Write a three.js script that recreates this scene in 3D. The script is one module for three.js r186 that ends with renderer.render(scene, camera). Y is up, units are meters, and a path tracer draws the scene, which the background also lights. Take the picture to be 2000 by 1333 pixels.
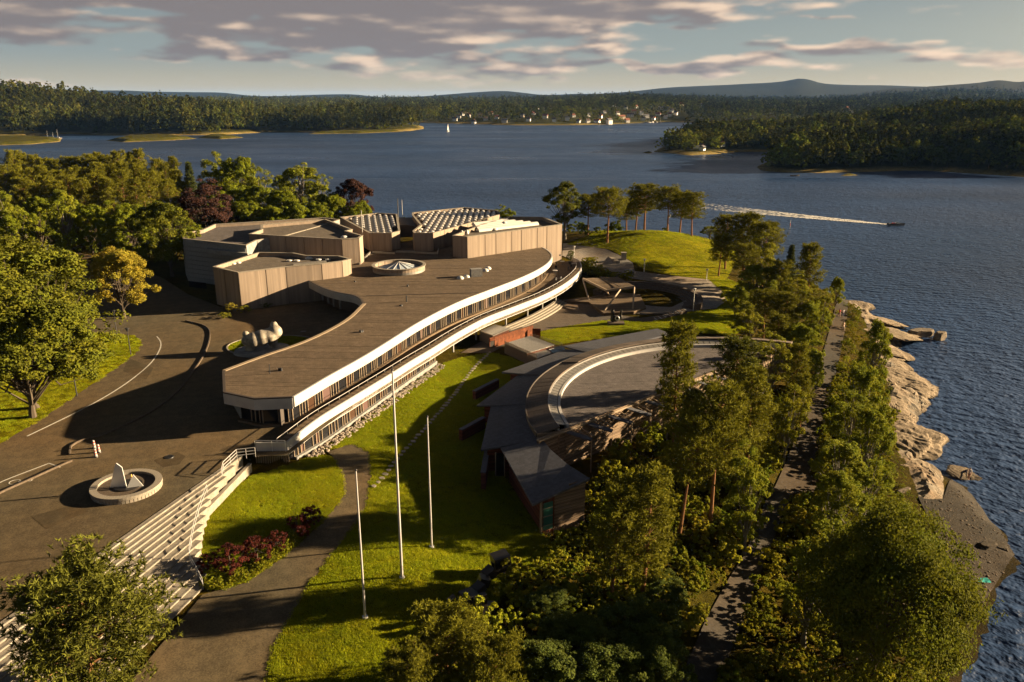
import * as THREE from 'three';
import { mergeGeometries } from 'three/addons/utils/BufferGeometryUtils.js';
import { MarchingCubes } from 'three/addons/objects/MarchingCubes.js';

// ---------- camera, sun, exposure ----------
const scene = new THREE.Scene();
const PITCH = 17.07 * Math.PI / 180, FOC = 1555, EYE = 50;          // a drone 50 m above the fjord, 28 mm lens
const CP = Math.cos(PITCH), SP = Math.sin(PITCH);
const camera = new THREE.PerspectiveCamera(2 * Math.atan(666.5 / FOC) * 180 / Math.PI, 1.5, 1, 60000);
camera.position.set(0, EYE, 0);
camera.rotation.x = -PITCH;
scene.add(camera);
const SUN = new THREE.Vector3(0.975, 0.226, -0.2).normalize();      // low evening sun from the right
const sun = new THREE.DirectionalLight(new THREE.Color().setRGB(1.0, 0.75, 0.44), 5);
sun.name = 'sun';
sun.position.copy(SUN).multiplyScalar(600).add(new THREE.Vector3(0, 0, -120));
sun.target.position.set(0, 0, -120);
sun.castShadow = true; sun.shadow.radius = 1.1;
sun.shadow.mapSize.set(4096, 4096);
Object.assign(sun.shadow.camera, { left: -260, right: 260, top: 200, bottom: -200, near: 1, far: 1400 });
scene.add(sun, sun.target);
const renderer = new THREE.WebGLRenderer({ antialias: true });
renderer.toneMapping = THREE.LinearToneMapping;
renderer.toneMappingExposure = 5.2;
renderer.shadowMap.enabled = true;

// ---------- numbers ----------
const mulberry = (a) => () => { a |= 0; a = a + 0x6D2B79F5 | 0; let t = Math.imul(a ^ a >>> 15, 1 | a); t = t + Math.imul(t ^ t >>> 7, 61 | t) ^ t; return ((t ^ t >>> 14) >>> 0) / 4294967296; };
const { lerp, clamp, smoothstep } = THREE.MathUtils;
const sm = (a, b, x) => smoothstep(x, a, b);
const hash2 = (x, y) => { let h = Math.imul(x, 374761393) + Math.imul(y, 668265263) | 0; h = Math.imul(h ^ h >>> 13, 1274126177); return ((h ^ h >>> 16) >>> 0) / 4294967296; };
function vnoise(x, y, px = 0, py = 0) {                                // value noise, optionally periodic
  const ix = Math.floor(x), iy = Math.floor(y), fx = x - ix, fy = y - iy, u = fx * fx * (3 - 2 * fx), v = fy * fy * (3 - 2 * fy);
  const w = (a, n) => n ? ((a % n) + n) % n : a;
  const x0 = w(ix, px), x1 = w(ix + 1, px), y0 = w(iy, py), y1 = w(iy + 1, py);
  return lerp(lerp(hash2(x0, y0), hash2(x1, y0), u), lerp(hash2(x0, y1), hash2(x1, y1), u), v);
}
function fbm(x, y, oct = 4, per = 0) { let s = 0, a = 0.5, n = 0; for (let i = 0; i < oct; i++) { s += a * vnoise(x + i * 17 * (per ? 0 : 1), y + i * 31 * (per ? 0 : 1), per, per); n += a; a *= 0.5; x *= 2; y *= 2; per *= 2; } return s / n; }

// pixel of the survey photograph (2000 x 1333) -> place in the world on the level y
function P(u, v, y = 0) {
  const yy = (v - 666.5) / FOC, d = (EYE - y) / (SP + yy * CP);
  return new THREE.Vector3((u - 1000) / FOC * d, y, -d * (CP - yy * SP));
}
function atForward(u, v, f) {                                        // ... or at the ground distance f
  const yy = (v - 666.5) / FOC, d = f / (CP - yy * SP);
  return new THREE.Vector3((u - 1000) / FOC * d, EYE - d * (SP + yy * CP), -f);
}

// ---------- names ----------
const taken = {};
function numbered(n) { const k = taken[n] = (taken[n] ?? -1) + 1; return k ? n + '_' + String(k).padStart(3, '0') : n; }
function tag(o, label, category, group) { o.userData.label = label; o.userData.category = category; if (group) o.userData.group = group; return o; }
function shade(o) { o.traverse((m) => { if (m.isMesh) { m.castShadow = true; m.receiveShadow = true; } }); return o; }
function thing(name, label, category, pos, turn = 0, group) {
  const o = new THREE.Group(); o.name = numbered(name); scene.add(o);
  if (pos) o.position.copy(pos); o.rotation.y = turn; o.userData.kind = 'thing';
  return tag(o, label, category, group);
}
function part(name, geo, mat, parent, label) {
  const m = new THREE.Mesh(geo, mat); m.name = name; m.castShadow = m.receiveShadow = true; parent.add(m);
  if (label) m.userData.label = label;
  return m;
}
function struct(name, geo, mat, label) {
  const m = new THREE.Mesh(geo, mat); m.name = numbered(name); m.castShadow = m.receiveShadow = true; m.userData.kind = 'structure';
  if (label) m.userData.label = label; scene.add(m); return m;
}

// ---------- geometry helpers ----------
function soup(tris, uvs, cols) {                                     // flat-shaded triangles
  const g = new THREE.BufferGeometry();
  g.setAttribute('position', new THREE.Float32BufferAttribute(tris, 3));
  if (!uvs) { uvs = []; for (let i = 0; i < tris.length; i += 3) uvs.push(tris[i] * 0.5, tris[i + 2] * 0.5); }
  g.setAttribute('uv', new THREE.Float32BufferAttribute(uvs, 2));
  if (cols) g.setAttribute('color', new THREE.Float32BufferAttribute(cols, 3));
  g.computeVertexNormals();
  return g;
}
const V2 = (p) => new THREE.Vector2(p.x, p.z);
function triangulate(poly) { return THREE.ShapeUtils.triangulateShape(poly.map(V2), []); }
function isCCW(poly) { return THREE.ShapeUtils.area(poly.map(V2)) > 0; }
// vertical prism over a plan polygon
function prism(poly, y0, y1, bottom = true) {
  const t = [], uv = [], n = poly.length, ccw = isCCW(poly);
  const quad = (a, b, c, d, l) => { t.push(...a, ...b, ...c, ...a, ...c, ...d); const h = c[1] - b[1]; uv.push(0, 0, l, 0, l, h, 0, 0, l, h, 0, h); };
  for (let i = 0; i < n; i++) {
    const a = poly[i], b = poly[(i + 1) % n], l = Math.hypot(a.x - b.x, a.z - b.z);
    const A = [a.x, y0, a.z], B = [b.x, y0, b.z], C = [b.x, y1, b.z], D = [a.x, y1, a.z];
    ccw ? quad(B, A, D, C, l) : quad(A, B, C, D, l);
  }
  for (const [i, j, k] of triangulate(poly)) for (const [y, up] of bottom ? [[y1, 1], [y0, 0]] : [[y1, 1]]) {
    let q = [poly[i], poly[j], poly[k]];
    const cr = (q[1].x - q[0].x) * (q[2].z - q[0].z) - (q[1].z - q[0].z) * (q[2].x - q[0].x);
    if ((cr < 0) !== !!up) q = [q[0], q[2], q[1]];
    for (const p of q) { t.push(p.x, y, p.z); uv.push(p.x, p.z); }
  }
  return soup(t, uv);
}
// free slab: top corners given in 3-D, thickness downwards
function slab(top, th) {
  const t = [], uv = [];
  const poly = top, ccw = isCCW(poly), n = poly.length;
  for (let i = 0; i < n; i++) {
    const a = poly[i], b = poly[(i + 1) % n], l = a.distanceTo(b);
    const A = [a.x, a.y - th, a.z], B = [b.x, b.y - th, b.z], C = [b.x, b.y, b.z], D = [a.x, a.y, a.z];
    ccw ? t.push(...B, ...A, ...D, ...B, ...D, ...C) : t.push(...A, ...B, ...C, ...A, ...C, ...D);
    uv.push(0, 0, l, 0, l, th, 0, 0, l, th, 0, th);
  }
  for (const [i, j, k] of triangulate(poly)) for (const up of [1, 0]) {
    let q = [poly[i], poly[j], poly[k]];
    const cr = (q[1].x - q[0].x) * (q[2].z - q[0].z) - (q[1].z - q[0].z) * (q[2].x - q[0].x);
    if ((cr < 0) !== !!up) q = [q[0], q[2], q[1]];
    for (const p of q) { t.push(p.x, p.y - (up ? 0 : th), p.z); uv.push(p.x, p.z); }
  }
  return soup(t, uv);
}
const boxGeo = (w, h, d, x = 0, y = 0, z = 0, ry = 0) => { const g = new THREE.BoxGeometry(w, h, d).toNonIndexed(); g.rotateY(ry); g.translate(x, y, z); return g; };
// a bar from a to b, w wide (level) and h tall, standing on the line a-b
function bar(a, b, w, h) {
  const d = b.clone().sub(a), L = d.length(), g = new THREE.BoxGeometry(w, h, L).toNonIndexed();
  const m = new THREE.Matrix4().lookAt(b, a, new THREE.Vector3(0, 1, 0));
  g.applyMatrix4(m); g.translate((a.x + b.x) / 2, (a.y + b.y) / 2, (a.z + b.z) / 2); return g;
}
function rod(a, b, r0, r1 = r0, seg = 8) {
  const d = b.clone().sub(a), g = new THREE.CylinderGeometry(r1, r0, d.length(), seg, 1, false).toNonIndexed();
  g.applyQuaternion(new THREE.Quaternion().setFromUnitVectors(new THREE.Vector3(0, 1, 0), d.clone().normalize()));
  g.translate((a.x + b.x) / 2, (a.y + b.y) / 2, (a.z + b.z) / 2); return g;
}
function tube(pts, r, seg = 6, n = 0) { return new THREE.TubeGeometry(new THREE.CatmullRomCurve3(pts, false, 'centripetal'), n || pts.length * 3, r, seg, false).toNonIndexed(); }
function plain(g) { for (const k of Object.keys(g.attributes)) if (!['position', 'normal', 'uv', 'color'].includes(k)) g.deleteAttribute(k); return g; }
function merge(list) { return mergeGeometries(list.map((g) => plain(g.index ? g.toNonIndexed() : g))); }
// smooth plan curve through points, one point every step metres
function curve(pts, step = 1) {
  const c = new THREE.CatmullRomCurve3(pts, false, 'centripetal'), n = Math.max(2, Math.round(c.getLength() / step));
  return c.getSpacedPoints(n);
}
// shift an open plan line sideways (positive: to the right of its direction, seen from above with z towards us)
function shift(pts, d, closed = false) {
  const n = pts.length;
  return pts.map((p, i) => {
    const a = closed ? pts[(i + n - 1) % n] : pts[Math.max(0, i - 1)], b = closed ? pts[(i + 1) % n] : pts[Math.min(n - 1, i + 1)];
    const u = new THREE.Vector2(p.x - a.x, p.z - a.z), v = new THREE.Vector2(b.x - p.x, b.z - p.z);
    if (u.lengthSq() < 1e-9) u.copy(v); if (v.lengthSq() < 1e-9) v.copy(u);
    u.normalize(); v.normalize();
    const nx = -(u.y + v.y), nz = u.x + v.x, l = Math.hypot(nx, nz), k = d / Math.max(0.35, (l * l) / 2) ;
    return new THREE.Vector3(p.x + nx * k * 1, p.y, p.z + nz * k * 1);
  });
}
// a wall (ribbon with thickness) along a plan line
function ribbon(line, d0, d1, y0, y1, closed = false) {
  const a = shift(line, d0, closed), b = shift(line, d1, closed), t = [], uv = [];
  const q = (A, B, C, D, l, h) => { t.push(...A, ...B, ...C, ...A, ...C, ...D); uv.push(l[0], h[0], l[1], h[0], l[1], h[1], l[0], h[0], l[1], h[1], l[0], h[1]); };
  let L = 0; const n = line.length, m = closed ? n : n - 1, o = (p, y) => [p.x, y, p.z];
  for (let i = 0; i < m; i++) {
    const j = (i + 1) % n, l = [L, L + line[i].distanceTo(line[j])]; L = l[1];
    q(o(a[j], y0), o(a[i], y0), o(a[i], y1), o(a[j], y1), [l[1], l[0]], [y0, y1]);
    q(o(b[i], y0), o(b[j], y0), o(b[j], y1), o(b[i], y1), l, [y0, y1]);
    q(o(a[i], y1), o(b[i], y1), o(b[j], y1), o(a[j], y1), [0, 1], [0, 1]);
    q(o(a[j], y0), o(b[j], y0), o(b[i], y0), o(a[i], y0), [0, 1], [0, 1]);
  }
  if (!closed) {
    q(o(a[0], y0), o(b[0], y0), o(b[0], y1), o(a[0], y1), [0, 0.3], [y0, y1]);
    const e = n - 1; q(o(b[e], y0), o(a[e], y0), o(a[e], y1), o(b[e], y1), [0, 0.3], [y0, y1]);
  }
  return soup(t, uv);
}
function inside(poly, x, z) {
  let c = false;
  for (let i = 0, j = poly.length - 1; i < poly.length; j = i++) { const a = poly[i], b = poly[j]; if ((a.z > z) !== (b.z > z) && x < (b.x - a.x) * (z - a.z) / (b.z - a.z) + a.x) c = !c; }
  return c;
}
function edgeDist(poly, x, z) {
  let best = 1e9;
  for (let i = 0, j = poly.length - 1; i < poly.length; j = i++) {
    const a = poly[j], b = poly[i], dx = b.x - a.x, dz = b.z - a.z, t = clamp(((x - a.x) * dx + (z - a.z) * dz) / (dx * dx + dz * dz || 1), 0, 1);
    best = Math.min(best, Math.hypot(x - a.x - dx * t, z - a.z - dz * t));
  }
  return best;
}

// ---------- procedural textures ----------
function tex(n, fn, srgb = true, m = n) {
  const d = new Uint8Array(n * m * 4);
  for (let y = 0; y < m; y++) for (let x = 0; x < n; x++) {
    const c = fn(x / n, y / m), o = (y * n + x) * 4;
    if (typeof c === 'number') d[o] = d[o + 1] = d[o + 2] = clamp(c, 0, 1) * 255; else for (let k = 0; k < 3; k++) d[o + k] = clamp(c[k], 0, 1) * 255;
    d[o + 3] = Array.isArray(c) && c.length > 3 ? clamp(c[3], 0, 1) * 255 : 255;
  }
  const t = new THREE.DataTexture(d, n, m, THREE.RGBAFormat);
  t.wrapS = t.wrapT = THREE.RepeatWrapping; t.magFilter = THREE.LinearFilter; t.minFilter = THREE.LinearMipmapLinearFilter; t.generateMipmaps = true;
  if (srgb) t.colorSpace = THREE.SRGBColorSpace;
  t.needsUpdate = true; return t;
}
const scaled = (t, sx, sy = sx) => { const c = t.clone(); c.repeat.set(1 / sx, 1 / sy); c.needsUpdate = true; return c; };   // uv in metres, one tile per s metres
const lin = (r, g, b) => new THREE.Color().setRGB(r, g, b);
const speckle = tex(512, (x, y) => 0.85 + 0.22 * (fbm(x * 8, y * 8, 5, 8) - 0.5) + 0.22 * (hash2(x * 512 | 0, y * 512 | 0) - 0.5) + 0.3 * (fbm(x * 64, y * 64, 3, 64) - 0.5));
const blotch = tex(512, (x, y) => 0.8 + 0.6 * (fbm(x * 6, y * 6, 6, 6) - 0.5));
const streak = tex(512, (x, y) => { const s = fbm(x * 40, y * 3, 3, 40) * 0.6 + vnoise(x * 128, y * 2, 128, 2) * 0.4; return 0.84 + 0.24 * (s - 0.5) + 0.14 * (fbm(x * 12, y * 12, 4, 12) - 0.5); });
const grassTex = tex(512, (x, y) => { const s = fbm(x * 90, y * 90, 3, 90), b = fbm(x * 7, y * 7, 4, 7); const k = 0.8 + 0.7 * (s - 0.5) + 0.3 * (b - 0.5); return [k * lerp(1.0, 1.1, b), k, k * 0.75]; });
const woodTex = tex(512, (x, y) => { const g = fbm(x * 4, y * 60, 4, 4 * 1) ; const p = Math.floor(y * 8), t = hash2(p, 7); const j = Math.abs(y * 8 - p - 0.5) > 0.47 ? 0.55 : 1; return (0.82 + 0.28 * (t - 0.5) + 0.3 * (vnoise(x * 6, y * 160, 6, 160) - 0.5) + 0.1 * (g - 0.5)) * j; });
const std = (color, roughness, extra = {}) => new THREE.MeshPhysicalMaterial({ color, roughness, metalness: 0, side: THREE.DoubleSide, specularIntensity: roughness >= 0.98 ? 0.05 : roughness > 0.8 ? 0.25 : 1, ...extra });
const M = {
  white: std(lin(0.44, 0.42, 0.41), 0.55, { map: scaled(tex(256, (x, y) => 0.9 + 0.14 * (fbm(x * 5, y * 5, 4, 5) - 0.5) + 0.05 * (fbm(x * 60, y * 3, 3, 60) - 0.5)), 8) }),
  concrete: std(lin(0.33, 0.26, 0.205), 0.9, { map: scaled(streak, 5, 9), bumpMap: scaled(streak, 5, 9), bumpScale: 0.03 }),
  paleConcrete: std(lin(0.27, 0.265, 0.26), 0.9, { map: scaled(speckle, 4) }),
  nosing: std(lin(0.26, 0.235, 0.2), 0.85, { map: scaled(speckle, 3) }),
  stepStone: std(lin(0.3, 0.265, 0.22), 0.85, { map: scaled(speckle, 3) }),
  felt: [0, 1, 2, 3].map((k) => std(lin(0.135 + 0.008 * k, 0.099 + 0.006 * k, 0.068 + 0.004 * k), 0.92, { map: scaled(speckle, 5), bumpMap: scaled(speckle, 1.2), bumpScale: 0.02 })),
  greyFelt: std(lin(0.15, 0.125, 0.102), 0.95, { map: scaled(speckle, 4) }),
  asphalt: std(lin(0.125, 0.092, 0.052), 0.95, { map: scaled(speckle, 6), bumpMap: scaled(speckle, 1), bumpScale: 0.012, vertexColors: true }),
  gravel: std(lin(0.075, 0.064, 0.052), 0.98, { map: scaled(speckle, 2), vertexColors: true }),
  paving: std(lin(0.32, 0.27, 0.22), 0.95, { map: scaled(speckle, 3), vertexColors: true }),
  brownPaving: std(lin(0.125, 0.096, 0.072), 0.95, { map: scaled(speckle, 3), vertexColors: true }),
  lawn: std(lin(0.205, 0.22, 0.008), 1, { map: scaled(grassTex, 7), bumpMap: scaled(grassTex, 2.3), bumpScale: 0.12, vertexColors: true }),
  soil: std(lin(0.07, 0.068, 0.02), 1, { map: scaled(grassTex, 5), bumpMap: scaled(grassTex, 3), bumpScale: 0.15, vertexColors: true }),
  marking: std(lin(0.48, 0.45, 0.4), 0.8, { map: scaled(speckle, 1.5) }),
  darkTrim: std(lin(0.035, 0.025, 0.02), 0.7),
  darkMetal: std(lin(0.03, 0.03, 0.033), 0.5, { metalness: 0.4 }),
  steel: std(lin(0.6, 0.6, 0.6), 0.4, { metalness: 0.5 }),
  glass: std(lin(0.012, 0.012, 0.014), 0.06),
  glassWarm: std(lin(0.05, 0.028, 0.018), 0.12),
  curtain: std(lin(0.05, 0.016, 0.012), 0.6),
  fin: std(lin(0.24, 0.18, 0.12), 0.7),
  deck: std(lin(0.17, 0.122, 0.08), 0.85, { map: scaled(woodTex, 1.6) }),
  planks: [0, 1, 2].map((k) => std(lin(0.27 - 0.04 * k, 0.195 - 0.03 * k, 0.135 - 0.02 * k), 0.9, { map: scaled(woodTex, 2.5, 1.2) })),
  redWood: std(lin(0.13, 0.045, 0.028), 0.85, { map: scaled(woodTex, 2, 1) }),
  slate: std(lin(0.105, 0.108, 0.13), 0.85, { map: scaled(speckle, 2.5) }),
  shingle: [0, 1, 2].map((k) => std(lin(0.145 + 0.02 * k, 0.115 + 0.015 * k, 0.095 + 0.012 * k), 0.9, { map: scaled(streak, 1.2, 3) })),
  discRoof: std(lin(0.14, 0.122, 0.118), 0.97, { map: scaled(speckle, 5), bumpMap: scaled(speckle, 2), bumpScale: 0.02 }),
  zinc: std(lin(0.32, 0.3, 0.275), 0.45, { metalness: 0.5, map: scaled(streak, 2) }),
  corten: std(lin(0.22, 0.07, 0.03), 0.85, { map: scaled(blotch, 3) }),
  tiers: std(lin(0.13, 0.1, 0.08), 0.95, { map: scaled(speckle, 2) }),
  glassClear: std(lin(0.45, 0.52, 0.58), 0.12, { metalness: 0.3 }),
  skyGlass: std(lin(0.1, 0.075, 0.05), 0.3),
  dome: std(lin(0.45, 0.44, 0.42), 0.35),
  bronze: std(lin(0.035, 0.03, 0.024), 0.4, { metalness: 0.5, map: scaled(blotch, 1) }),
  blackSteel: std(lin(0.018, 0.016, 0.016), 0.38, { metalness: 0.3 }),
  marble: std(lin(0.42, 0.37, 0.3), 0.6, { map: scaled(blotch, 2) }),
  rock: std(lin(0.25, 0.2, 0.148), 0.95, { map: scaled(speckle, 2.5), bumpMap: scaled(streak, 1.3), bumpScale: 0.12, vertexColors: true }),
  barkPine: std(lin(0.27, 0.14, 0.07), 1, { map: scaled(streak, 1, 2) }),
  bark: std(lin(0.1, 0.08, 0.06), 1, { map: scaled(streak, 1, 2) }),
  barkBirch: std(lin(0.22, 0.2, 0.17), 1, { map: scaled(streak, 0.7, 0.7) }),
  red: std(lin(0.45, 0.05, 0.03), 0.5), orange: std(lin(0.6, 0.3, 0.06), 0.6), teal: std(lin(0.03, 0.12, 0.09), 0.3),
};
// ---------- sky: computed air and clouds ----------
{
  const W = 4096, Hh = 2048, data = new Float32Array(W * Hh * 4), D2 = Math.PI / 180;
  const sunAz = Math.atan2(SUN.x, -SUN.z) / D2, sunEl = Math.asin(SUN.y) / D2;
  // cloud banks: azimuth, elevation, half sizes (degrees), weight
  const banks = [
    [-20, 7.0, 34, 3.3, 1.9], [-2, 5.9, 18, 2.0, 1.6], [8, 4.7, 8, 0.75, 1.15], [-32, 3.9, 15, 1.0, 1.05], [-8, 3.9, 15, 1.6, 1.2], [-3, 2.2, 9, 1.6, 0.85], [-20, 2.6, 10, 0.7, 0.9],
    [10, 2.1, 14, 0.55, 0.85], [21, 2.9, 8, 0.75, 0.95], [32, 2.0, 8, 0.8, 0.9], [24, 1.75, 9, 0.35, 0.6], [2, 1.9, 5, 0.4, 0.6], [20.5, 4.5, 3, 0.16, 0.6], [33, 5.2, 2.2, 0.3, 0.7], [-31, 0.55, 2.6, 0.22, 0.5],
    [60, 5.5, 22, 2.2, 0.7], [110, 4, 26, 2.0, 0.6], [-80, 6, 30, 3, 0.95], [-140, 5, 35, 3, 0.8], [170, 5, 35, 3, 0.7],
  ];
  const mix3 = (a, b, t) => [lerp(a[0], b[0], t), lerp(a[1], b[1], t), lerp(a[2], b[2], t)];
  for (let row = 0; row < Hh; row++) {
    const el = ((row + 0.5) / Hh - 0.5) * 180, e = Math.max(el, 0);
    for (let col = 0; col < W; col++) {
      const round = ((col + 0.5) / W - 0.5) * 2 * Math.PI, ce = Math.cos(el * D2), x = Math.cos(round) * ce, z = Math.sin(round) * ce, y = Math.sin(el * D2);
      const az = Math.atan2(x, -z) / D2;
      let daz = az - sunAz; if (daz > 180) daz -= 360; if (daz < -180) daz += 360;
      const cosS = x * SUN.x + y * SUN.y + z * SUN.z, glow = Math.pow(Math.max(0, cosS), 6);
      // clear air
      let c = mix3([0.27, 0.225, 0.15], [0.15, 0.172, 0.17], sm(0, 3.0, e));
      c = mix3(c, [0.098, 0.128, 0.15], sm(2.5, 8, e));
      c = mix3(c, [0.034, 0.064, 0.135], sm(8, 55, e));
      const warm = 0.5 + 0.5 * cosS, hz = 1 - sm(0, 16, e);
      c = [c[0] * (0.82 + 0.3 * warm) + 0.5 * glow * (0.3 + hz), c[1] * (0.84 + 0.24 * warm) + 0.36 * glow * (0.3 + hz), c[2] * (0.86 + 0.14 * warm) + 0.18 * glow * (0.3 + hz)];
      // clouds
      if (el > 0.1) {
        let dens = 0;
        if (el < 20) {
          const wx = az + 2.2 * (fbm(az * 0.22 + 40, el * 0.8, 3) - 0.5) * 2, wy = el + 0.9 * (fbm(az * 0.3 + 9, el * 1.1 + 5, 3) - 0.5) * 2;
          for (const [a, b, sx, sy, w] of banks) { let dx = wx - a; if (dx > 180) dx -= 360; if (dx < -180) dx += 360; dx /= sx; if (Math.abs(dx) < 2.2) { const dy = (wy - b) / sy; dens = Math.max(dens, w * Math.exp(-Math.pow(dx * dx + dy * dy, 1.3))); } }
        }
        { const gx = (az + 24.5) / 4.5, gy = (el - 4.95) / 0.42; dens *= 1 - 0.75 * Math.exp(-(gx * gx + gy * gy)); }
        const over = sm(6.5, 14, el) * (0.5 + 0.5 * (1 - sm(50, 90, el)));
        const k = 1 / (0.12 + y);
        const cl = fbm(x * k * 1.3 + 7, z * k * 1.3 + 3, 4);
        dens = Math.max(dens, over * sm(0.36, 0.62, cl));
        const det = el < 20 ? fbm(az * 0.3 + 11, el * 1.65, 6) : fbm(x * k * 6, z * k * 6, 4);
        const al = sm(0.26, 0.62, dens * 0.72 + (det - 0.5) * 1.05) ;
        if (al > 0.002) {
          // light on the cloud: tops and sun side paler
          const det2 = el < 20 ? fbm((az + 1.1) * 0.3 + 11, (el + 0.4) * 1.65, 6) : det - 0.03;
          const lit = clamp(0.36 + (det - det2) * lerp(2.6, 1.1, sm(0.5, 1.2, dens)) - dens * 0.29 + (1 - al) * 0.36 + 0.75 * (fbm(az * 0.1 + 5, el * 0.8 + 2, 3) - 0.45), 0, 1);
          const dark = mix3([0.108, 0.094, 0.094], [0.048, 0.06, 0.09], sm(8, 40, e)), pale = mix3([0.4, 0.3, 0.22], [0.3, 0.27, 0.24], sm(6, 40, e));
          let cc = mix3(dark, pale, lit * lit * (3 - 2 * lit));
          cc = cc.map((q, i) => q * (0.9 + 0.22 * warm) + glow * [0.5, 0.34, 0.17][i]);
          c = mix3(c, cc, al * 0.95);
        }
      }
      if (el < 0) c = mix3(c, [0.05, 0.055, 0.05], sm(0, -6, el));
      const o = (row * W + col) * 4, S = 0.42 * lerp(1, 0.33, sm(6, 26, e)); data[o] = c[0] * S; data[o + 1] = c[1] * S; data[o + 2] = c[2] * S; data[o + 3] = 1;
    }
  }
  const t = new THREE.DataTexture(data, W, Hh, THREE.RGBAFormat, THREE.FloatType);
  t.mapping = THREE.EquirectangularReflectionMapping; t.magFilter = THREE.LinearFilter; t.needsUpdate = true;
  scene.background = t; scene.environment = t;
}
scene.fog = new THREE.FogExp2(lin(0.2, 0.42, 0.95), 0.000016);

// ---------- terrain ----------
const FT = (x, f) => new THREE.Vector3(x, 0, -f);
const COAST = [[44, 15], [41, 40], [41, 59], [51, 72], [58, 80], [62.2, 96], [59.5, 104], [62, 116], [73.5, 128], [76, 146], [85, 168], [89, 192], [86, 203], [81, 222], [64, 246], [30, 256], [0, 252], [-25, 264], [-60, 292], [-110, 322], [-200, 335], [-330, 320], [-330, 15]].map(([x, f]) => FT(x, f));
// surveyed levels on the lower side, pixel and height
const LOW = [[785, 1130, 10.4], [843, 1070, 10.2], [713, 1208, 10.2], [600, 950, 10.5], [530, 965, 10.6], [660, 1050, 10.4], [420, 1130, 10.5], [300, 1333, 10.4], [700, 880, 10.5], [560, 1250, 10.3], [640, 1333, 10],
  [640, 872, 10.5], [760, 777, 10.5], [850, 710, 10.3], [950, 800, 9.4], [940, 950, 8.8], [980, 1000, 8.7], [1060, 1045, 8.5], [900, 1100, 9.4], [930, 1190, 9], [1050, 690, 9.8], [1200, 662, 9.8], [1150, 648, 9.8], [1300, 642, 9.6], [1420, 642, 9],
  [1050, 622, 9.6], [1180, 612, 9.6], [1100, 595, 9.7], [1300, 545, 10.6], [1400, 592, 9.8], [1340, 605, 9.7], [1150, 500, 12.6], [1110, 485, 13], [1205, 522, 12.2], [1240, 540, 11], [1290, 452, 16.2], [1200, 466, 15], [1250, 490, 14.2], [1300, 502, 13], [1350, 522, 11.6], [1385, 470, 13.6], [1410, 560, 9.9], [1440, 605, 9],
  [1180, 1160, 8], [1280, 885, 8.2], [1200, 1280, 7], [1000, 1300, 8.6], [850, 1333, 9.2], [1340, 1333, 4.7], [1400, 1240, 4.4], [1450, 1150, 4.2], [1500, 1030, 4.2], [1560, 900, 4.2], [1610, 760, 4.2], [1640, 620, 4.5], [1650, 592, 4.6], [1400, 900, 6.6], [1380, 1020, 6.4], [1500, 760, 6.4], [1560, 650, 6.2], [1500, 600, 7.6], [1530, 525, 5.5],
  [1700, 900, 3.4], [1680, 720, 3.2], [1640, 1100, 3.4], [1770, 1040, 1.8], [1700, 1250, 2.4], [1600, 1333, 3]];
const pts = LOW.map(([u, v, y]) => { const p = P(u, v, y); return [p.x, -p.z, y]; });
for (const [x, f, y] of [[-40, 30, 10.4], [-25, 30, 10.3], [-5, 30, 9.5], [20, 30, 5], [36, 40, 2.6], [-90, 200, 12.4], [-40, 225, 11.5], [0, 225, 12], [40, 225, 13], [60, 215, 11], [75, 195, 4], [-120, 150, 12.8], [-120, 90, 13], [-70, 140, 12.8], [-55, 100, 13], [-60, 60, 13], [-120, 40, 13], [-20, 180, 12.8], [10, 195, 13], [-150, 260, 11], [-250, 200, 12], [-250, 60, 13], [-40, 130, 12], [-10, 160, 12.5]]) pts.push([x, f, y]);
const TPS = (() => {                                                 // thin plate spline through the levels
  const n = pts.length, N = n + 3, A = Array.from({ length: N }, () => new Float64Array(N + 1)), U = (r2) => r2 < 1e-9 ? 0 : r2 * Math.log(r2) * 0.5;
  for (let i = 0; i < n; i++) {
    for (let j = 0; j < n; j++) A[i][j] = U((pts[i][0] - pts[j][0]) ** 2 + (pts[i][1] - pts[j][1]) ** 2) + (i === j ? 25 : 0);
    A[i][n] = A[n][i] = 1; A[i][n + 1] = A[n + 1][i] = pts[i][0]; A[i][n + 2] = A[n + 2][i] = pts[i][1]; A[i][N] = pts[i][2];
  }
  for (let i = 0; i < N; i++) {
    let b = i; for (let r = i; r < N; r++) if (Math.abs(A[r][i]) > Math.abs(A[b][i])) b = r;
    [A[i], A[b]] = [A[b], A[i]];
    for (let r = 0; r < N; r++) if (r !== i) { const k = A[r][i] / A[i][i]; if (k) for (let c = i; c <= N; c++) A[r][c] -= k * A[i][c]; }
  }
  const w = A.map((r, i) => r[N] / r[i]);
  return (x, f) => { let s = w[n] + w[n + 1] * x + w[n + 2] * f; for (let i = 0; i < n; i++) { const r2 = (x - pts[i][0]) ** 2 + (f - pts[i][1]) ** 2; if (r2 > 1e-9) s += w[i] * r2 * Math.log(r2) * 0.5; } return s; };
})();
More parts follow.
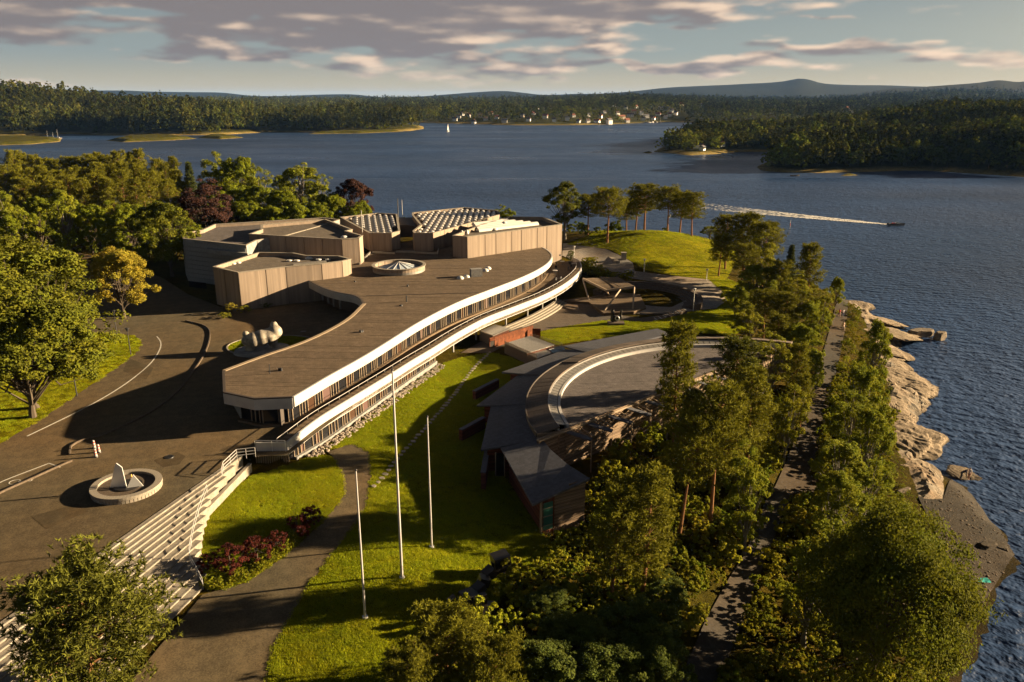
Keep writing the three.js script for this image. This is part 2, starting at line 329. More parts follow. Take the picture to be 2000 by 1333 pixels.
// the raised forecourt west of the stair and the long building
const stairA = P(480, 880, 13), stairB = P(0, 1215, 13), stairDir = stairB.clone().sub(stairA).normalize();
const UPPER = [stairB.clone().addScaledVector(stairDir, 60), stairA.clone().add(new THREE.Vector3(-0.2, 0, 0)), P(500, 872, 13), P(540, 868, 13), P(600, 838, 13), P(700, 760, 13), P(800, 690, 13), P(800, 660, 13), P(720, 600, 13), FT(-15, 150), FT(-5, 185), FT(5, 200), FT(-40, 260), FT(-330, 260), FT(-330, 10)];
function T(x, z) {
  const f = -z; let h = clamp(TPS(clamp(x, -250, 95), clamp(f, 25, 270)), -1, 17);
  const ins = inside(UPPER, x, z), du = edgeDist(UPPER, x, z);
  const k = ins ? sm(0, 1.2, du) : 0;
  const up = 13 - 0.6 * sm(170, 260, f);
  h = lerp(h, up, k);
  const s = (inside(COAST, x, z) ? 1 : -1) * edgeDist(COAST, x, z) + 5 * (fbm(x * 0.16, z * 0.16, 4) - 0.5);
  const beach = -0.15 + (s > 0 ? 0.34 : 0.5) * s + (s > 5 ? (s - 5) * 0.4 : 0);
  return s < 40 ? Math.min(h + 0.1 * (fbm(x * 0.3, z * 0.3, 3) - 0.5), Math.max(beach, -6)) : h;
}
const tcache = new Map();
const Tq = (x, z) => { const k = Math.round(x * 4) * 100003 + Math.round(z * 4); if (!tcache.has(k)) tcache.set(k, T(x, z)); return tcache.get(k); };
function G(u, v, y = 10) { let p = P(u, v, y); for (let i = 0; i < 9; i++) { const h = T(p.x, p.z); p = P(u, v, lerp(p.y, h, 0.75)); } p.y = T(p.x, p.z); return p; }
const groundAt = (x, z) => new THREE.Vector3(x, T(x, z), z);
const patch = (x, z, s = 0.05, lo = 0.72, hi = 1.2) => lerp(lo, hi, clamp(fbm(x * s + 31, z * s + 17, 5) * 1.6 - 0.3, 0, 1));
{
  const x0 = -330, x1 = 104, f0 = 12, f1 = 345, st = 1.5, nx = Math.round((x1 - x0) / st), nf = Math.round((f1 - f0) / st), pos = [], uv = [], col = [], idx = [];
  for (let j = 0; j <= nf; j++) for (let i = 0; i <= nx; i++) {
    const x = x0 + i * st, z = -(f0 + j * st), y = T(x, z); pos.push(x, y - 0.04, z); uv.push(x, z);
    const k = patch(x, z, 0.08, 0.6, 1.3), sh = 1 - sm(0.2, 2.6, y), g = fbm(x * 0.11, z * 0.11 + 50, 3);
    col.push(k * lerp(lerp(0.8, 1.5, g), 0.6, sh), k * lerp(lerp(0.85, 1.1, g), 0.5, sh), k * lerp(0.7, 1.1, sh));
  }
  for (let j = 0; j < nf; j++) for (let i = 0; i < nx; i++) { const a = j * (nx + 1) + i; idx.push(a, a + 1, a + nx + 1, a + 1, a + nx + 2, a + nx + 1); }
  const g = new THREE.BufferGeometry(); g.setAttribute('position', new THREE.Float32BufferAttribute(pos, 3)); g.setAttribute('uv', new THREE.Float32BufferAttribute(uv, 2)); g.setAttribute('color', new THREE.Float32BufferAttribute(col, 3)); g.setIndex(idx); g.computeVertexNormals();
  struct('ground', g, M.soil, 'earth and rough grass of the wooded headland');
}
// a sheet laid over the ground inside a plan polygon
function drape(poly, lift, max = 1.6, s = 0.06, lo = 0.78, hi = 1.18, flat = null) {
  let tris = triangulate(poly).map((t) => t.map((i) => [poly[i].x, poly[i].z]));
  for (let it = 0; it < 9; it++) {
    const out = []; let split = false;
    for (const t of tris) {
      const l = [0, 1, 2].map((i) => Math.hypot(t[i][0] - t[(i + 1) % 3][0], t[i][1] - t[(i + 1) % 3][1])), k = l.indexOf(Math.max(...l));
      if (l[k] < max) { out.push(t); continue; }
      split = true; const a = t[k], b = t[(k + 1) % 3], c = t[(k + 2) % 3], m = [(a[0] + b[0]) / 2, (a[1] + b[1]) / 2];
      out.push([a, m, c], [m, b, c]);
    }
    tris = out; if (!split) break;
  }
  const pos = [], uv = [], col = [];
  for (const t of tris) {
    const cr = (t[1][0] - t[0][0]) * (t[2][1] - t[0][1]) - (t[1][1] - t[0][1]) * (t[2][0] - t[0][0]);
    for (const [x, z] of cr < 0 ? t : [t[0], t[2], t[1]]) { pos.push(x, (flat ?? Tq(x, z)) + lift, z); uv.push(x, z); const k = patch(x, z, s, lo, hi), k2 = patch(x + 90, z, s * 1.7, 0.88, 1.14); col.push(k * k2, k, k / k2); }
  }
  const g = soup(pos, uv, col);
  // smooth normals over the sheet
  const n = g.attributes.normal, e = 0.7;
  if (flat === null) for (let i = 0; i < n.count; i++) { const x = pos[i * 3], z = pos[i * 3 + 2], v = new THREE.Vector3(Tq(x - e, z) - Tq(x + e, z), 2 * e, Tq(x, z - e) - Tq(x, z + e)).normalize(); n.setXYZ(i, v.x, v.y, v.z); }
  return g;
}
const pix = (list, y) => list.map(([u, v]) => y === undefined ? G(u, v) : P(u, v, y));

// ---------- water ----------
{
  const waves = tex(1024, (x, y) => {
    let h = 0.42 * fbm(x * 10 + 0.6 * fbm(x * 6, y * 6, 3, 6), y * 34, 4, 0) ;
    h = 0.5 * (Math.sin(2 * Math.PI * (y * 17 + x * 4 + 1.1 * fbm(x * 5, y * 5, 3, 5))) * 0.25 + 0.5) * fbm(x * 9, y * 9, 2, 9) + 0.5 * fbm(x * 20, y * 44 / 2, 4, 20) + 0.35 * fbm(x * 60, y * 120 / 2, 3, 60);
    return h * 0.72;
  }, false);
  const gusts = tex(512, (x, y) => 0.35 + 0.5 * fbm(x * 6, y * 9, 5, 6) + 0.12 * (fbm(x * 40, y * 20, 3, 40) - 0.5), false);
  const bp = waves.clone(); bp.repeat.set(1 / 46, 1 / 46); bp.rotation = 0.5; bp.needsUpdate = true;
  const rp = gusts.clone(); rp.repeat.set(1 / 520, 1 / 520); rp.needsUpdate = true;
  const wm = new THREE.MeshPhysicalMaterial({ color: lin(0.023, 0.066, 0.185), roughness: 0.62, specularIntensity: 0.5, map: scaled(tex(256, (x, y) => 0.72 + 0.55 * (fbm(x * 5, y * 8, 5, 0) - 0.5) * Math.sin(Math.PI * x) * Math.sin(Math.PI * y) + 0.2 * (fbm(x * 8, y * 12, 4, 4) - 0.5)), 900, 640), bumpMap: bp, bumpScale: 0.95, roughnessMap: rp, side: THREE.FrontSide });
  const g = new THREE.PlaneGeometry(44000, 32000); g.rotateX(-Math.PI / 2); g.translate(0, 0, -15000 + 200);
  const p = g.attributes.position, uv = []; for (let i = 0; i < p.count; i++) uv.push(p.getX(i), p.getZ(i)); g.setAttribute('uv', new THREE.Float32BufferAttribute(uv, 2));
  struct('water', g, wm, 'dark blue rippled water of the fjord');
}

// ---------- paved ground and lawns ----------
struct('plaza', drape([P(-700, 1690, 13), P(0, 1213, 13), P(481, 879, 13), P(500, 893, 13), P(560, 890, 13), P(760, 740, 13), P(700, 600, 13), P(600, 560, 13), P(430, 600, 13), P(366, 575, 13), P(320, 545, 13), P(240, 510, 13), P(60, 478, 13), P(-300, 478, 13), P(-900, 560, 13)], 0.03, 2.5, 0.05, 0.8, 1.15, 13), M.asphalt, 'brown asphalt of the forecourt and drive');
const LAWNS = {
  drive: pix([[-260, 1010], [0, 868], [80, 820], [150, 772], [230, 718], [268, 688], [277, 670], [262, 656], [200, 651], [130, 653], [0, 640], [-260, 640]]),
  bank: pix([[489, 934], [457, 952], [430, 985], [402, 1012], [390, 1042], [381, 1092], [400, 1152], [440, 1150], [480, 1139], [545, 1094], [600, 1048], [650, 998], [671, 968], [668, 930], [648, 893], [620, 890], [565, 911], [520, 925]]),
  main: pix([[521, 1333], [535, 1270], [562, 1218], [602, 1150], [652, 1080], [692, 1030], [716, 990], [726, 930], [722, 885], [690, 868], [640, 880], [628, 884], [760, 786], [856, 716], [900, 700], [960, 690], [1000, 700], [1030, 715], [990, 760], [960, 800], [945, 890], [990, 940], [1054, 1035], [1090, 1085], [1060, 1110], [1000, 1130], [960, 1200], [870, 1235], [790, 1333], [700, 1500], [540, 1500]]),
  north: pix([[1036, 652], [1062, 664], [1085, 675], [1130, 668], [1290, 648], [1420, 656], [1468, 648], [1480, 600], [1450, 558], [1420, 545], [1385, 547], [1412, 570], [1420, 590], [1400, 604], [1335, 612], [1270, 630], [1180, 627], [1100, 640]]),
  hill: pix([[1105, 478], [1150, 462], [1205, 449], [1290, 443], [1360, 450], [1420, 470], [1440, 510], [1420, 545], [1385, 547], [1330, 541], [1260, 528], [1235, 512], [1218, 503], [1190, 488], [1150, 482]]),
  island: (() => { const c = P(535, 676, 13), o = []; for (let i = 0; i < 40; i++) { const a = i / 40 * 2 * Math.PI; o.push(new THREE.Vector3(c.x + 7.0 * Math.cos(a), 13, c.z + 5.2 * Math.sin(a))); } return o; })(),
};
const lawnNames = { drive: 'grass beside the curving drive', bank: 'grass bank between the stair and the path', main: 'large lawn with the flagpoles', north: 'sunlit lawn north of the round wooden building', hill: 'grassy mound by the water', island: 'round grass bed around the pale sculpture' };
for (const k in LAWNS) struct('lawn', drape(LAWNS[k], 0.07, 1.6, 0.12, 0.7, 1.3), M.lawn, lawnNames[k]);
const PATHPOLY = pix([[90, 1500], [250, 1340], [395, 1163], [440, 1151], [480, 1140], [545, 1095], [600, 1049], [650, 999], [672, 968], [669, 930], [649, 892], [640, 884], [690, 866], [724, 884], [727, 930], [717, 990], [693, 1030], [653, 1080], [603, 1150], [563, 1218], [536, 1270], [522, 1333], [540, 1500]]);
struct('path', drape(PATHPOLY, 0.05, 1.6), M.asphalt, 'asphalt path curving below the stair');
const SHOREPATH = pix([[1290, 1400], [1345, 1290], [1380, 1210], [1425, 1130], [1458, 1080], [1480, 1020], [1500, 970], [1515, 950], [1535, 905], [1552, 860], [1570, 800], [1590, 740], [1608, 690], [1622, 640], [1632, 600], [1640, 585], [1656, 585], [1655, 620], [1648, 660], [1636, 720], [1620, 780], [1606, 840], [1592, 900], [1580, 930], [1605, 944], [1600, 962], [1552, 966], [1530, 1000], [1510, 1060], [1490, 1110], [1460, 1190], [1430, 1270], [1400, 1340], [1385, 1400]]);
struct('footpath', drape(SHOREPATH, 0.09, 1.2), M.gravel, 'grey footpath along the shore through the trees');
struct('terrace_paving', drape(pix([[1098, 500], [1100, 476], [1150, 474], [1185, 488], [1216, 503], [1236, 514], [1240, 530], [1300, 538], [1390, 548], [1414, 572], [1420, 588], [1400, 603], [1335, 611], [1300, 606], [1345, 585], [1330, 565], [1290, 552], [1236, 545], [1190, 530], [1150, 520]]), 0.06, 1.6), M.paving, 'pale paving around the amphitheatre');
struct('lower_paving', drape(pix([[900, 690], [990, 640], [1100, 592], [1150, 584], [1180, 612], [1250, 622], [1335, 611], [1270, 629], [1180, 626], [1100, 639], [1036, 651], [1000, 668], [960, 690]]), 0.055, 1.6), M.brownPaving, 'brown paving below the terrace');
// ---------- the long museum building ----------
const ROOF = 17;
const main = thing('museum_building', 'long curved museum with flat brown roof, white fascia bands and concrete gallery blocks', 'building', null);
const px = (list, y) => list.map(([u, v]) => P(u, v, y));
const seLine = curve(px([[571, 776], [605, 756], [637, 737], [700, 702], [737, 680], [775, 656], [812, 633], [860, 607], [905, 586], [950, 569], [1012, 545], [1050, 527], [1070, 513], [1077, 500], [1072, 492], [1060, 484]], ROOF), 1.1);
const westLine = curve(px([[600, 547], [610, 552], [635, 564], [662, 572], [690, 577], [703, 583], [711, 594]], ROOF), 0.9);
const westLine2 = curve(px([[711, 594], [675, 627], [595, 668], [512, 697], [437, 725]], ROOF), 2);
const front = px([[439, 767], [497, 779], [571, 776]], ROOF);
const roofPoly = [...westLine2.slice(0, -1), P(437, 725, ROOF), ...front.slice(0, 2), ...seLine, P(1000, 470, ROOF), P(800, 470, ROOF), P(700, 500, ROOF), P(640, 520, ROOF), ...westLine.slice(0, -1)];
// clip a plan polygon to a strip along a direction
function strip(poly, dirx, dirz, lo, hi) {
  const cut = (pl, sgn, lim) => { const o = []; for (let i = 0; i < pl.length; i++) { const a = pl[i], b = pl[(i + 1) % pl.length], da = sgn * (a.x * dirx + a.z * dirz) - sgn * lim, db = sgn * (b.x * dirx + b.z * dirz) - sgn * lim; if (da >= 0) o.push(a); if ((da >= 0) !== (db >= 0)) o.push(a.clone().lerp(b, da / (da - db))); } return o; };
  return cut(cut(poly, 1, lo), -1, hi);
}
part('roof_slab', prism(roofPoly, ROOF - 1.15, ROOF - 0.03), M.darkTrim, main);
{
  const rng = mulberry(5), nx = 0.06, nz = -0.998; const ks = roofPoly.map((p) => p.x * nx + p.z * nz), lo = Math.min(...ks), hi = Math.max(...ks);
  const inner = shift(roofPoly, 0, true);
  for (let k = lo; k < hi; k += 1.35) { const s = strip(inner, nx, nz, k + 0.015, Math.min(k + 1.335, hi)); if (s.length > 2) part('felt_strip', prism(s, ROOF - 0.028, ROOF + 0.004 + 0.02 * rng(), false), M.felt[rng() * 4 | 0], main); }
}
const fasciaA = [...px([[437, 725]], ROOF), ...front];
part('fascia', ribbon(seLine, 0.22, -0.05, ROOF - 1.2, ROOF + 0.07), M.white, main, 'long white fascia along the lawn side');
part('fascia', ribbon(fasciaA, 0.22, -0.05, ROOF - 1.35, ROOF - 0.06), M.white, main, 'white fascia round the blunt front end');
part('fascia', ribbon(westLine, 0.22, -0.05, ROOF - 1.3, ROOF + 0.03), M.white, main, 'curved white fascia over the entrance');
part('fascia', ribbon(westLine2, 0.22, -0.05, ROOF - 1.2, ROOF + 0.03), M.white, main);
part('edge_trim', ribbon(fasciaA, 0.2, -0.12, ROOF - 0.055, ROOF + 0.1), M.darkTrim, main);
part('edge_trim', ribbon(westLine2, 0.24, -0.35, ROOF + 0.035, ROOF + 0.1), M.fin, main);
part('edge_trim', ribbon(westLine, 0.24, -0.12, ROOF + 0.035, ROOF + 0.1), M.darkTrim, main);
// upper storey walls
const inSE = shift(seLine, -1.35), inFront = shift([...fasciaA, seLine[3]], -1.5).slice(1, 4), wallW = shift(westLine2, -0.7);
const glassLine = [...inFront.slice(0, 2), ...inSE.slice(1, -5)];
part('wall', ribbon([...wallW, inFront[0]], 0, -0.3, 12.9, ROOF - 1.16), M.paleConcrete, main);
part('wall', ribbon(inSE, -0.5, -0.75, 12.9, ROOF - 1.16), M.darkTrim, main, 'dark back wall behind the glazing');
part('sill', ribbon(glassLine, 0.55, -0.2, 12.95, 13.32), M.deck, main, 'low wooden ledge under the window band');
function glazing(line, y0, y1, parent, seed, wide = 1.5, narrow = 0.5) {
  const rng = mulberry(seed), c = new THREE.CatmullRomCurve3(line, false, 'catmullrom', 0.01), L = c.getLength(); c.arcLengthDivisions = 900;
  let s = 0.1, k = 0; const at = (d) => c.getPointAt(clamp(d / L, 0, 1)), V = (p, y) => new THREE.Vector3(p.x, y, p.z);
  while (s < L - 0.2) {
    const w = k % 4 === 0 ? wide * (0.85 + 0.5 * rng()) : narrow * (0.9 + 0.5 * rng()); k++;
    const a = at(s), b = at(Math.min(s + w, L)), q = rng();
    part('window', bar(V(a, (y0 + y1) / 2), V(b, (y0 + y1) / 2), 0.05, y1 - y0), q < 0.82 ? M.glass : q < 0.95 ? M.glassWarm : M.curtain, parent);
    const dir = b.clone().sub(a).setY(0).normalize(), out = new THREE.Vector3(-dir.z, 0, dir.x);
    const f0 = V(b, (y0 + y1) / 2).addScaledVector(out, -0.08), f1 = f0.clone().addScaledVector(out, 0.22);
    part('mullion', bar(f0, f1, 0.07, y1 - y0), M.fin, parent);
    s += w;
  }
}
glazing(glassLine, 13.32, ROOF - 1.2, main, 11);
// terrace with its white parapet
const para = curve(px([[560, 865], [625, 816], [690, 776], [762, 732], [810, 702], [847, 680], [885, 656], [920, 636], [950, 621], [1012, 597], [1062, 577], [1100, 557], [1125, 538], [1135, 526], [1136, 517], [1130, 508], [1118, 501]], 14), 1.1);
const paraEnd = px([[499, 866], [560, 865]], 14);
part('terrace_floor', prism([...para, ...shift(seLine, -1.2).reverse(), P(571, 776, 17), P(520, 850, 13)], 12.55, 13.0), M.deck, main);
part('parapet', ribbon(para, 0, -0.22, 12.45, 14.03), M.white, main, 'long white parapet of the terrace');
part('parapet', ribbon(paraEnd, 0, -0.22, 12.45, 14.03), M.white, main, 'shaded white end of the terrace parapet');
part('parapet_shelf', ribbon(para.slice(0, -6), -0.23, -1.15, 13.02, 13.97), M.deck, main, 'broad wooden shelf behind the white parapet');
{
  const rl = shift(para.slice(0, -4), -1.2).map((p) => p.clone().setY(14.35)); part('handrail', tube(rl, 0.035, 5, rl.length), M.white, main);
  const ps = []; for (let i = 0; i < rl.length; i += 2) ps.push(rod(rl[i].clone().setY(13), rl[i], 0.02, 0.02, 5)); part('rail_posts', merge(ps), M.steel, main).userData.kind = 'stuff';
  const fr = [P(497, 861, 14.3), P(530, 861, 14.3), P(556, 861, 14.3)]; part('handrail', merge([tube(fr, 0.03, 5), ...fr.map((p) => rod(p.clone().setY(13), p, 0.025, 0.025, 5))]), M.steel, main);
}
// lower storey under the terrace
const lowLine = curve(px([[562, 906], [600, 884], [630, 866], [700, 816], [762, 771], [810, 737], [850, 709]], 10.6), 1.1);
part('plinth', ribbon(lowLine.slice(1), 0.35, -0.6, 10, 10.95), M.paleConcrete, main, 'pale concrete plinth along the lower windows');
glazing(shift(lowLine, -0.12), 10.95, 12.55, main, 23, 1.2, 0.5);
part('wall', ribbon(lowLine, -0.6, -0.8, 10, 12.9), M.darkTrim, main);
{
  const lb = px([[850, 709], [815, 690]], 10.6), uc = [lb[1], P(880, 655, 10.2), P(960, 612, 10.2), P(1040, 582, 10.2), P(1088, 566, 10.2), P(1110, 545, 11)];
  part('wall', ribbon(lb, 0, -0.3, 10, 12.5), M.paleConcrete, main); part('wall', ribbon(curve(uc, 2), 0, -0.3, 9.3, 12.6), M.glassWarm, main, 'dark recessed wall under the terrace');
  for (const [u, v] of [[988, 640], [1030, 624], [1059, 609], [1085, 594], [930, 668], [885, 692]]) { const p = P(u, v, 9.9); part('column', rod(p.clone().setY(9.4), p.clone().setY(12.5), 0.16, 0.16, 10), M.white, main); }
  // slatted front under the terrace end
  const fl = px([[500, 914], [562, 907]], 10.6); for (let i = 0; i <= 14; i++) { const p = fl[0].clone().lerp(fl[1], i / 14); part('slat', boxGeo(0.12, 2.2, 0.25, p.x, 11.5, p.z - 0.4), M.fin, main); }
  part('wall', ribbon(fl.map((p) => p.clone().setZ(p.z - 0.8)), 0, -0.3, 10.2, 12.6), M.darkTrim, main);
}
// pebble strip
{
  const rng = mulberry(77), ps = [], base = new THREE.IcosahedronGeometry(0.2, 0).toNonIndexed(); const l = shift(lowLine, 0.9);
  for (let i = 3; i < l.length; i++) for (let k = 0; k < 16; k++) { const g = base.clone(), p = l[i].clone().lerp(l[i - 1], rng()); g.scale(0.6 + rng(), 0.4 + 0.4 * rng(), 0.6 + rng()); g.rotateY(rng() * 6); const ox = (rng() - 0.5) * 1.3, oz = (rng() - 0.5) * 1.3; g.translate(p.x + ox + 0.3, T(p.x + ox + 0.3, p.z + oz) + 0.12, p.z + oz); ps.push(g); }
  const o = struct('pebble_strip', merge(ps), M.paving, 'strip of loose pebbles along the lower windows'); o.userData.kind = 'stuff';
}
// gallery blocks
function block(label, outline, y0, y1, opt = {}) {
  const poly = px(outline, y1), dir = isCCW(poly) ? 1 : -1, g = new THREE.Mesh(prism(poly, y0, y1 - 0.75), opt.mat ?? M.concrete);
  g.name = 'gallery_block'; g.castShadow = g.receiveShadow = true; g.userData.label = label; main.add(g);
  const rng = mulberry(outline[0][0] + 9), n = poly.length;
  const outer = shift(poly, -dir * 0.14, true);   // push outwards
  for (let i = 0; i < n; i++) {
    const a = outer[i], b = outer[(i + 1) % n], L = a.distanceTo(b); if (L < 0.3) continue;
    const k = Math.max(1, Math.round(L / (opt.panel ?? 4.2))), cuts = [0]; for (let j = 1; j < k; j++) cuts.push(clamp(j / k + (rng() - 0.5) * 0.5 / k, 0, 1)); cuts.push(1);
    const inn = new THREE.Vector3(-(b.z - a.z), 0, b.x - a.x).normalize().multiplyScalar(dir * 0.1), gap = 0.075 / L;
    for (let j = 0; j < k; j++) { const p = a.clone().lerp(b, cuts[j] + gap).add(inn).setY((y0 + y1) / 2), q = a.clone().lerp(b, cuts[j + 1] - gap).add(inn).setY((y0 + y1) / 2); if (p.distanceTo(q) > 0.15) part('wall_panel', bar(p, q, 0.2, y1 - y0), opt.mat ?? M.concrete, g); }
  }
  part('coping', ribbon(poly, -dir * 0.2, dir * 0.32, y1 + 0.002, y1 + 0.12, true), M.stepStone, g);
  part('parapet', ribbon(poly, dir * 0.08, dir * 0.25, y1 - 0.75, y1 - 0.002, true), M.concrete, g);
  part('roof', prism(shift(poly, dir * 0.26, true), y1 - 0.74, y1 - 0.62), opt.roof ?? M.greyFelt, g);
  return { g, poly };
}
const b1 = block('low concrete gallery block beside the entrance court', [[417, 522], [465, 533], [557, 522], [627, 516], [667, 511], [684, 507], [662, 501], [597, 500], [572, 495], [505, 494]], 12.9, 20, { panel: 5.2 });
const b2 = block('grey brick service block with a projecting beam', [[354, 457], [359, 467], [480, 480], [500, 470], [560, 460], [632, 440], [662, 430], [632, 426], [419, 439], [395, 450]], 12.2, 21.8, { mat: M.paleConcrete, panel: 30, roof: M.discRoof });
const b2b = block('dark roofed gallery block with a raised parapet', [[487, 458], [667, 468], [700, 466], [707, 461], [675, 452], [687, 449], [635, 429], [510, 440], [511, 449]], ROOF, 22.4, { panel: 4.0, roof: M.greyFelt });
const b3 = block('gallery block with rows of white skylights, left of the gap', [[665, 425], [722, 456], [727, 456], [764, 456], [780, 452], [775, 419], [737, 417]], ROOF, 21, { panel: 3.4, roof: M.deck });
const b4 = block('gallery block with rows of white skylights, right of the gap', [[806, 416], [806, 421], [822, 440], [807, 452], [810, 456], [845, 456], [900, 441], [975, 420], [972, 412], [907, 406]], ROOF, 21, { panel: 3.6, roof: M.deck });
const b5 = block('sunlit gallery block at the water end of the roof', [[885, 461], [912, 463], [1097, 439], [1060, 425], [995, 424], [942, 439]], 13, 21.6, { panel: 3.9 });
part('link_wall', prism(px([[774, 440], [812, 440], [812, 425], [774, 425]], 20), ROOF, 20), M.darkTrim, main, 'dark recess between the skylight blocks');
part('link_wall', prism(px([[640, 452], [735, 440], [735, 428], [640, 432]], 19), ROOF, 19), M.concrete, main);
part('link_wall', prism(px([[840, 458], [890, 452], [930, 440], [880, 440]], 19.4), ROOF, 19.4), M.concrete, main);
// base strips where the blocks meet the roof
for (const l of [[[700, 517], [722, 494]], [[728, 494], [772, 496]], [[810, 494], [853, 496], [857, 478], [887, 463]], [[773, 493], [810, 493]]]) part('flashing', ribbon(px(l, ROOF + 0.1), 0.28, 0, ROOF + 0.03, ROOF + 0.45), M.zinc, main);
// skylight domes
function domes(b, u0, v0, u1, v1, y, sp, rows) {
  const A = P(u0, v0, y), B = P(u1, v1, y), ax = B.clone().sub(A).setY(0).normalize(), az = new THREE.Vector3(-ax.z, 0, ax.x);
  const dome = new THREE.CylinderGeometry(0.58, 0.58, 1.3, 9, 1, false, 0, Math.PI).toNonIndexed(); dome.rotateX(Math.PI / 2); dome.rotateZ(Math.PI / 2); dome.computeVertexNormals();
  const inn = shift(b.poly, (isCCW(b.poly) ? 1 : -1) * 0.9, true);
  for (let i = -14; i < 16; i++) for (let j = -12; j < rows; j++) {
    const p = A.clone().addScaledVector(ax, i * sp * 0.84).addScaledVector(az, -j * sp);
    if (!inside(inn, p.x, p.z)) continue;
    const m = part('skylight', dome, (i + j) % 2 ? M.dome : M.skyGlass, b.g); m.position.set(p.x, y - 0.2, p.z); m.rotation.y = Math.atan2(-ax.z, ax.x);
  }
  const ribs = []; for (let i = -14; i < 16; i++) { const l = []; for (let j = -12; j < rows; j += 0.5) { const p = A.clone().addScaledVector(ax, (i + 0.5) * sp * 0.84).addScaledVector(az, -j * sp); if (inside(inn, p.x, p.z)) l.push(p.setY(y - 0.1)); } if (l.length > 1) ribs.push(bar(l[0], l[l.length - 1], 0.1, 0.1)); }
  for (let j = -12; j < rows; j++) { const l = []; for (let i = -14; i < 16; i += 0.5) { const p = A.clone().addScaledVector(ax, i * sp * 0.84).addScaledVector(az, -(j + 0.5) * sp); if (inside(inn, p.x, p.z)) l.push(p.setY(y - 0.12)); } if (l.length > 1) ribs.push(bar(l[0], l[l.length - 1], 0.1, 0.08)); }
  if (ribs.length) part('skylight_frame', merge(ribs), M.white, b.g);
}
domes(b3, 735, 452, 768, 451, 20.7, 1.75, 24); domes(b4, 820, 452, 845, 452, 20.7, 1.75, 30);
// long glazed ridge lights of the water-end block
{ const A = P(938, 451, 21.4), B = P(1058, 437, 21.4), ax = B.clone().sub(A), nrm = new THREE.Vector3(ax.z, 0, -ax.x).normalize();
  for (let i = 0; i < 5; i++) { const o = nrm.clone().multiplyScalar(1.1 + i * 2.0), c = A.clone().add(o).addScaledVector(ax, 0.06 * i), d = A.clone().add(o).addScaledVector(ax, 0.97 - 0.04 * i); const g = new THREE.CylinderGeometry(0.75, 0.75, c.distanceTo(d), 10, 1, false, 0, Math.PI).toNonIndexed(); g.rotateX(Math.PI / 2); g.rotateZ(Math.PI / 2); g.applyMatrix4(new THREE.Matrix4().lookAt(d, c, new THREE.Vector3(0, 1, 0))); g.translate((c.x + d.x) / 2, 21.05, (c.z + d.z) / 2); g.computeVertexNormals(); part('ridge_light', g, M.dome, b5.g, 'long white rounded ridge light'); } }
// beam and pier on the service block
part('projecting_beam', slab(px([[404, 483], [478, 487], [483, 495], [404, 487]], 20.6), 1.0), M.paleConcrete, b2.g); part('pier', rod(P(447, 512, 17).setY(16), P(447, 491, 20).setY(19.7), 0.4, 0.4, 8), M.paleConcrete, b2.g);
part('window', slab([P(368, 549, 14.2), P(402, 553, 14.2), P(402, 553.4, 14), P(368, 549.4, 14)], 1.4), M.glass, b2.g);
{ const rng = mulberry(3), f = px([[365, 470], [478, 484]], 21.4); for (let r = 0; r < 9; r++) for (let c = 0; c < 11; c++) { const p = P(359, 467, 21.8).lerp(P(480, 480, 21.8), (c + 0.5) / 11), q = P(480, 480, 21.8).sub(P(359, 467, 21.8)).setY(0).normalize(), out = new THREE.Vector3(-q.z, 0, q.x).multiplyScalar(0.26); part('wall_block', bar(p.clone().add(out).addScaledVector(q, -0.78).setY(13.4 + r * 0.93), p.clone().add(out).addScaledVector(q, 0.78).setY(13.4 + r * 0.93), 0.1 + 0.03 * rng(), 0.88), M.paleConcrete, b2.g); } }
// equipment of block roofs
for (const [b, y, l] of [[b1, 19.45, [[605, 505, 0.9, 0.6], [580, 510, 0.5, 0.25], [565, 510, 0.5, 0.25], [622, 508, 0.5, 0.25], [640, 508, 0.5, 0.25], [455, 516, 0.5, 0.3], [465, 514, 0.5, 0.3]]], [b5, 21.1, [[985, 440, 0.7, 0.9], [902, 458, 0.4, 0.9], [912, 457, 0.4, 0.9], [965, 449, 0.8, 0.5], [1088, 439, 0.5, 0.5]]], [b2b, 21.8, [[672, 465, 0.7, 0.5]]]]) for (const [u, v, r, h] of l) { const p = P(u, v, y), g = new THREE.LatheGeometry([[0, h], [r * 0.6, h * 0.9], [r * 0.95, h * 0.55], [r, 0.2], [r * 1.1, 0.18], [r * 1.1, 0]].map(([a, c]) => new THREE.Vector2(a, c)), 12).toNonIndexed(); g.translate(p.x, y, p.z); part('roof_vent', g, M.dome, b.g); }
part('roof_duct', bar(P(572, 517, 19.5), P(637, 511, 19.5), 0.5, 0.35), M.zinc, b1.g);
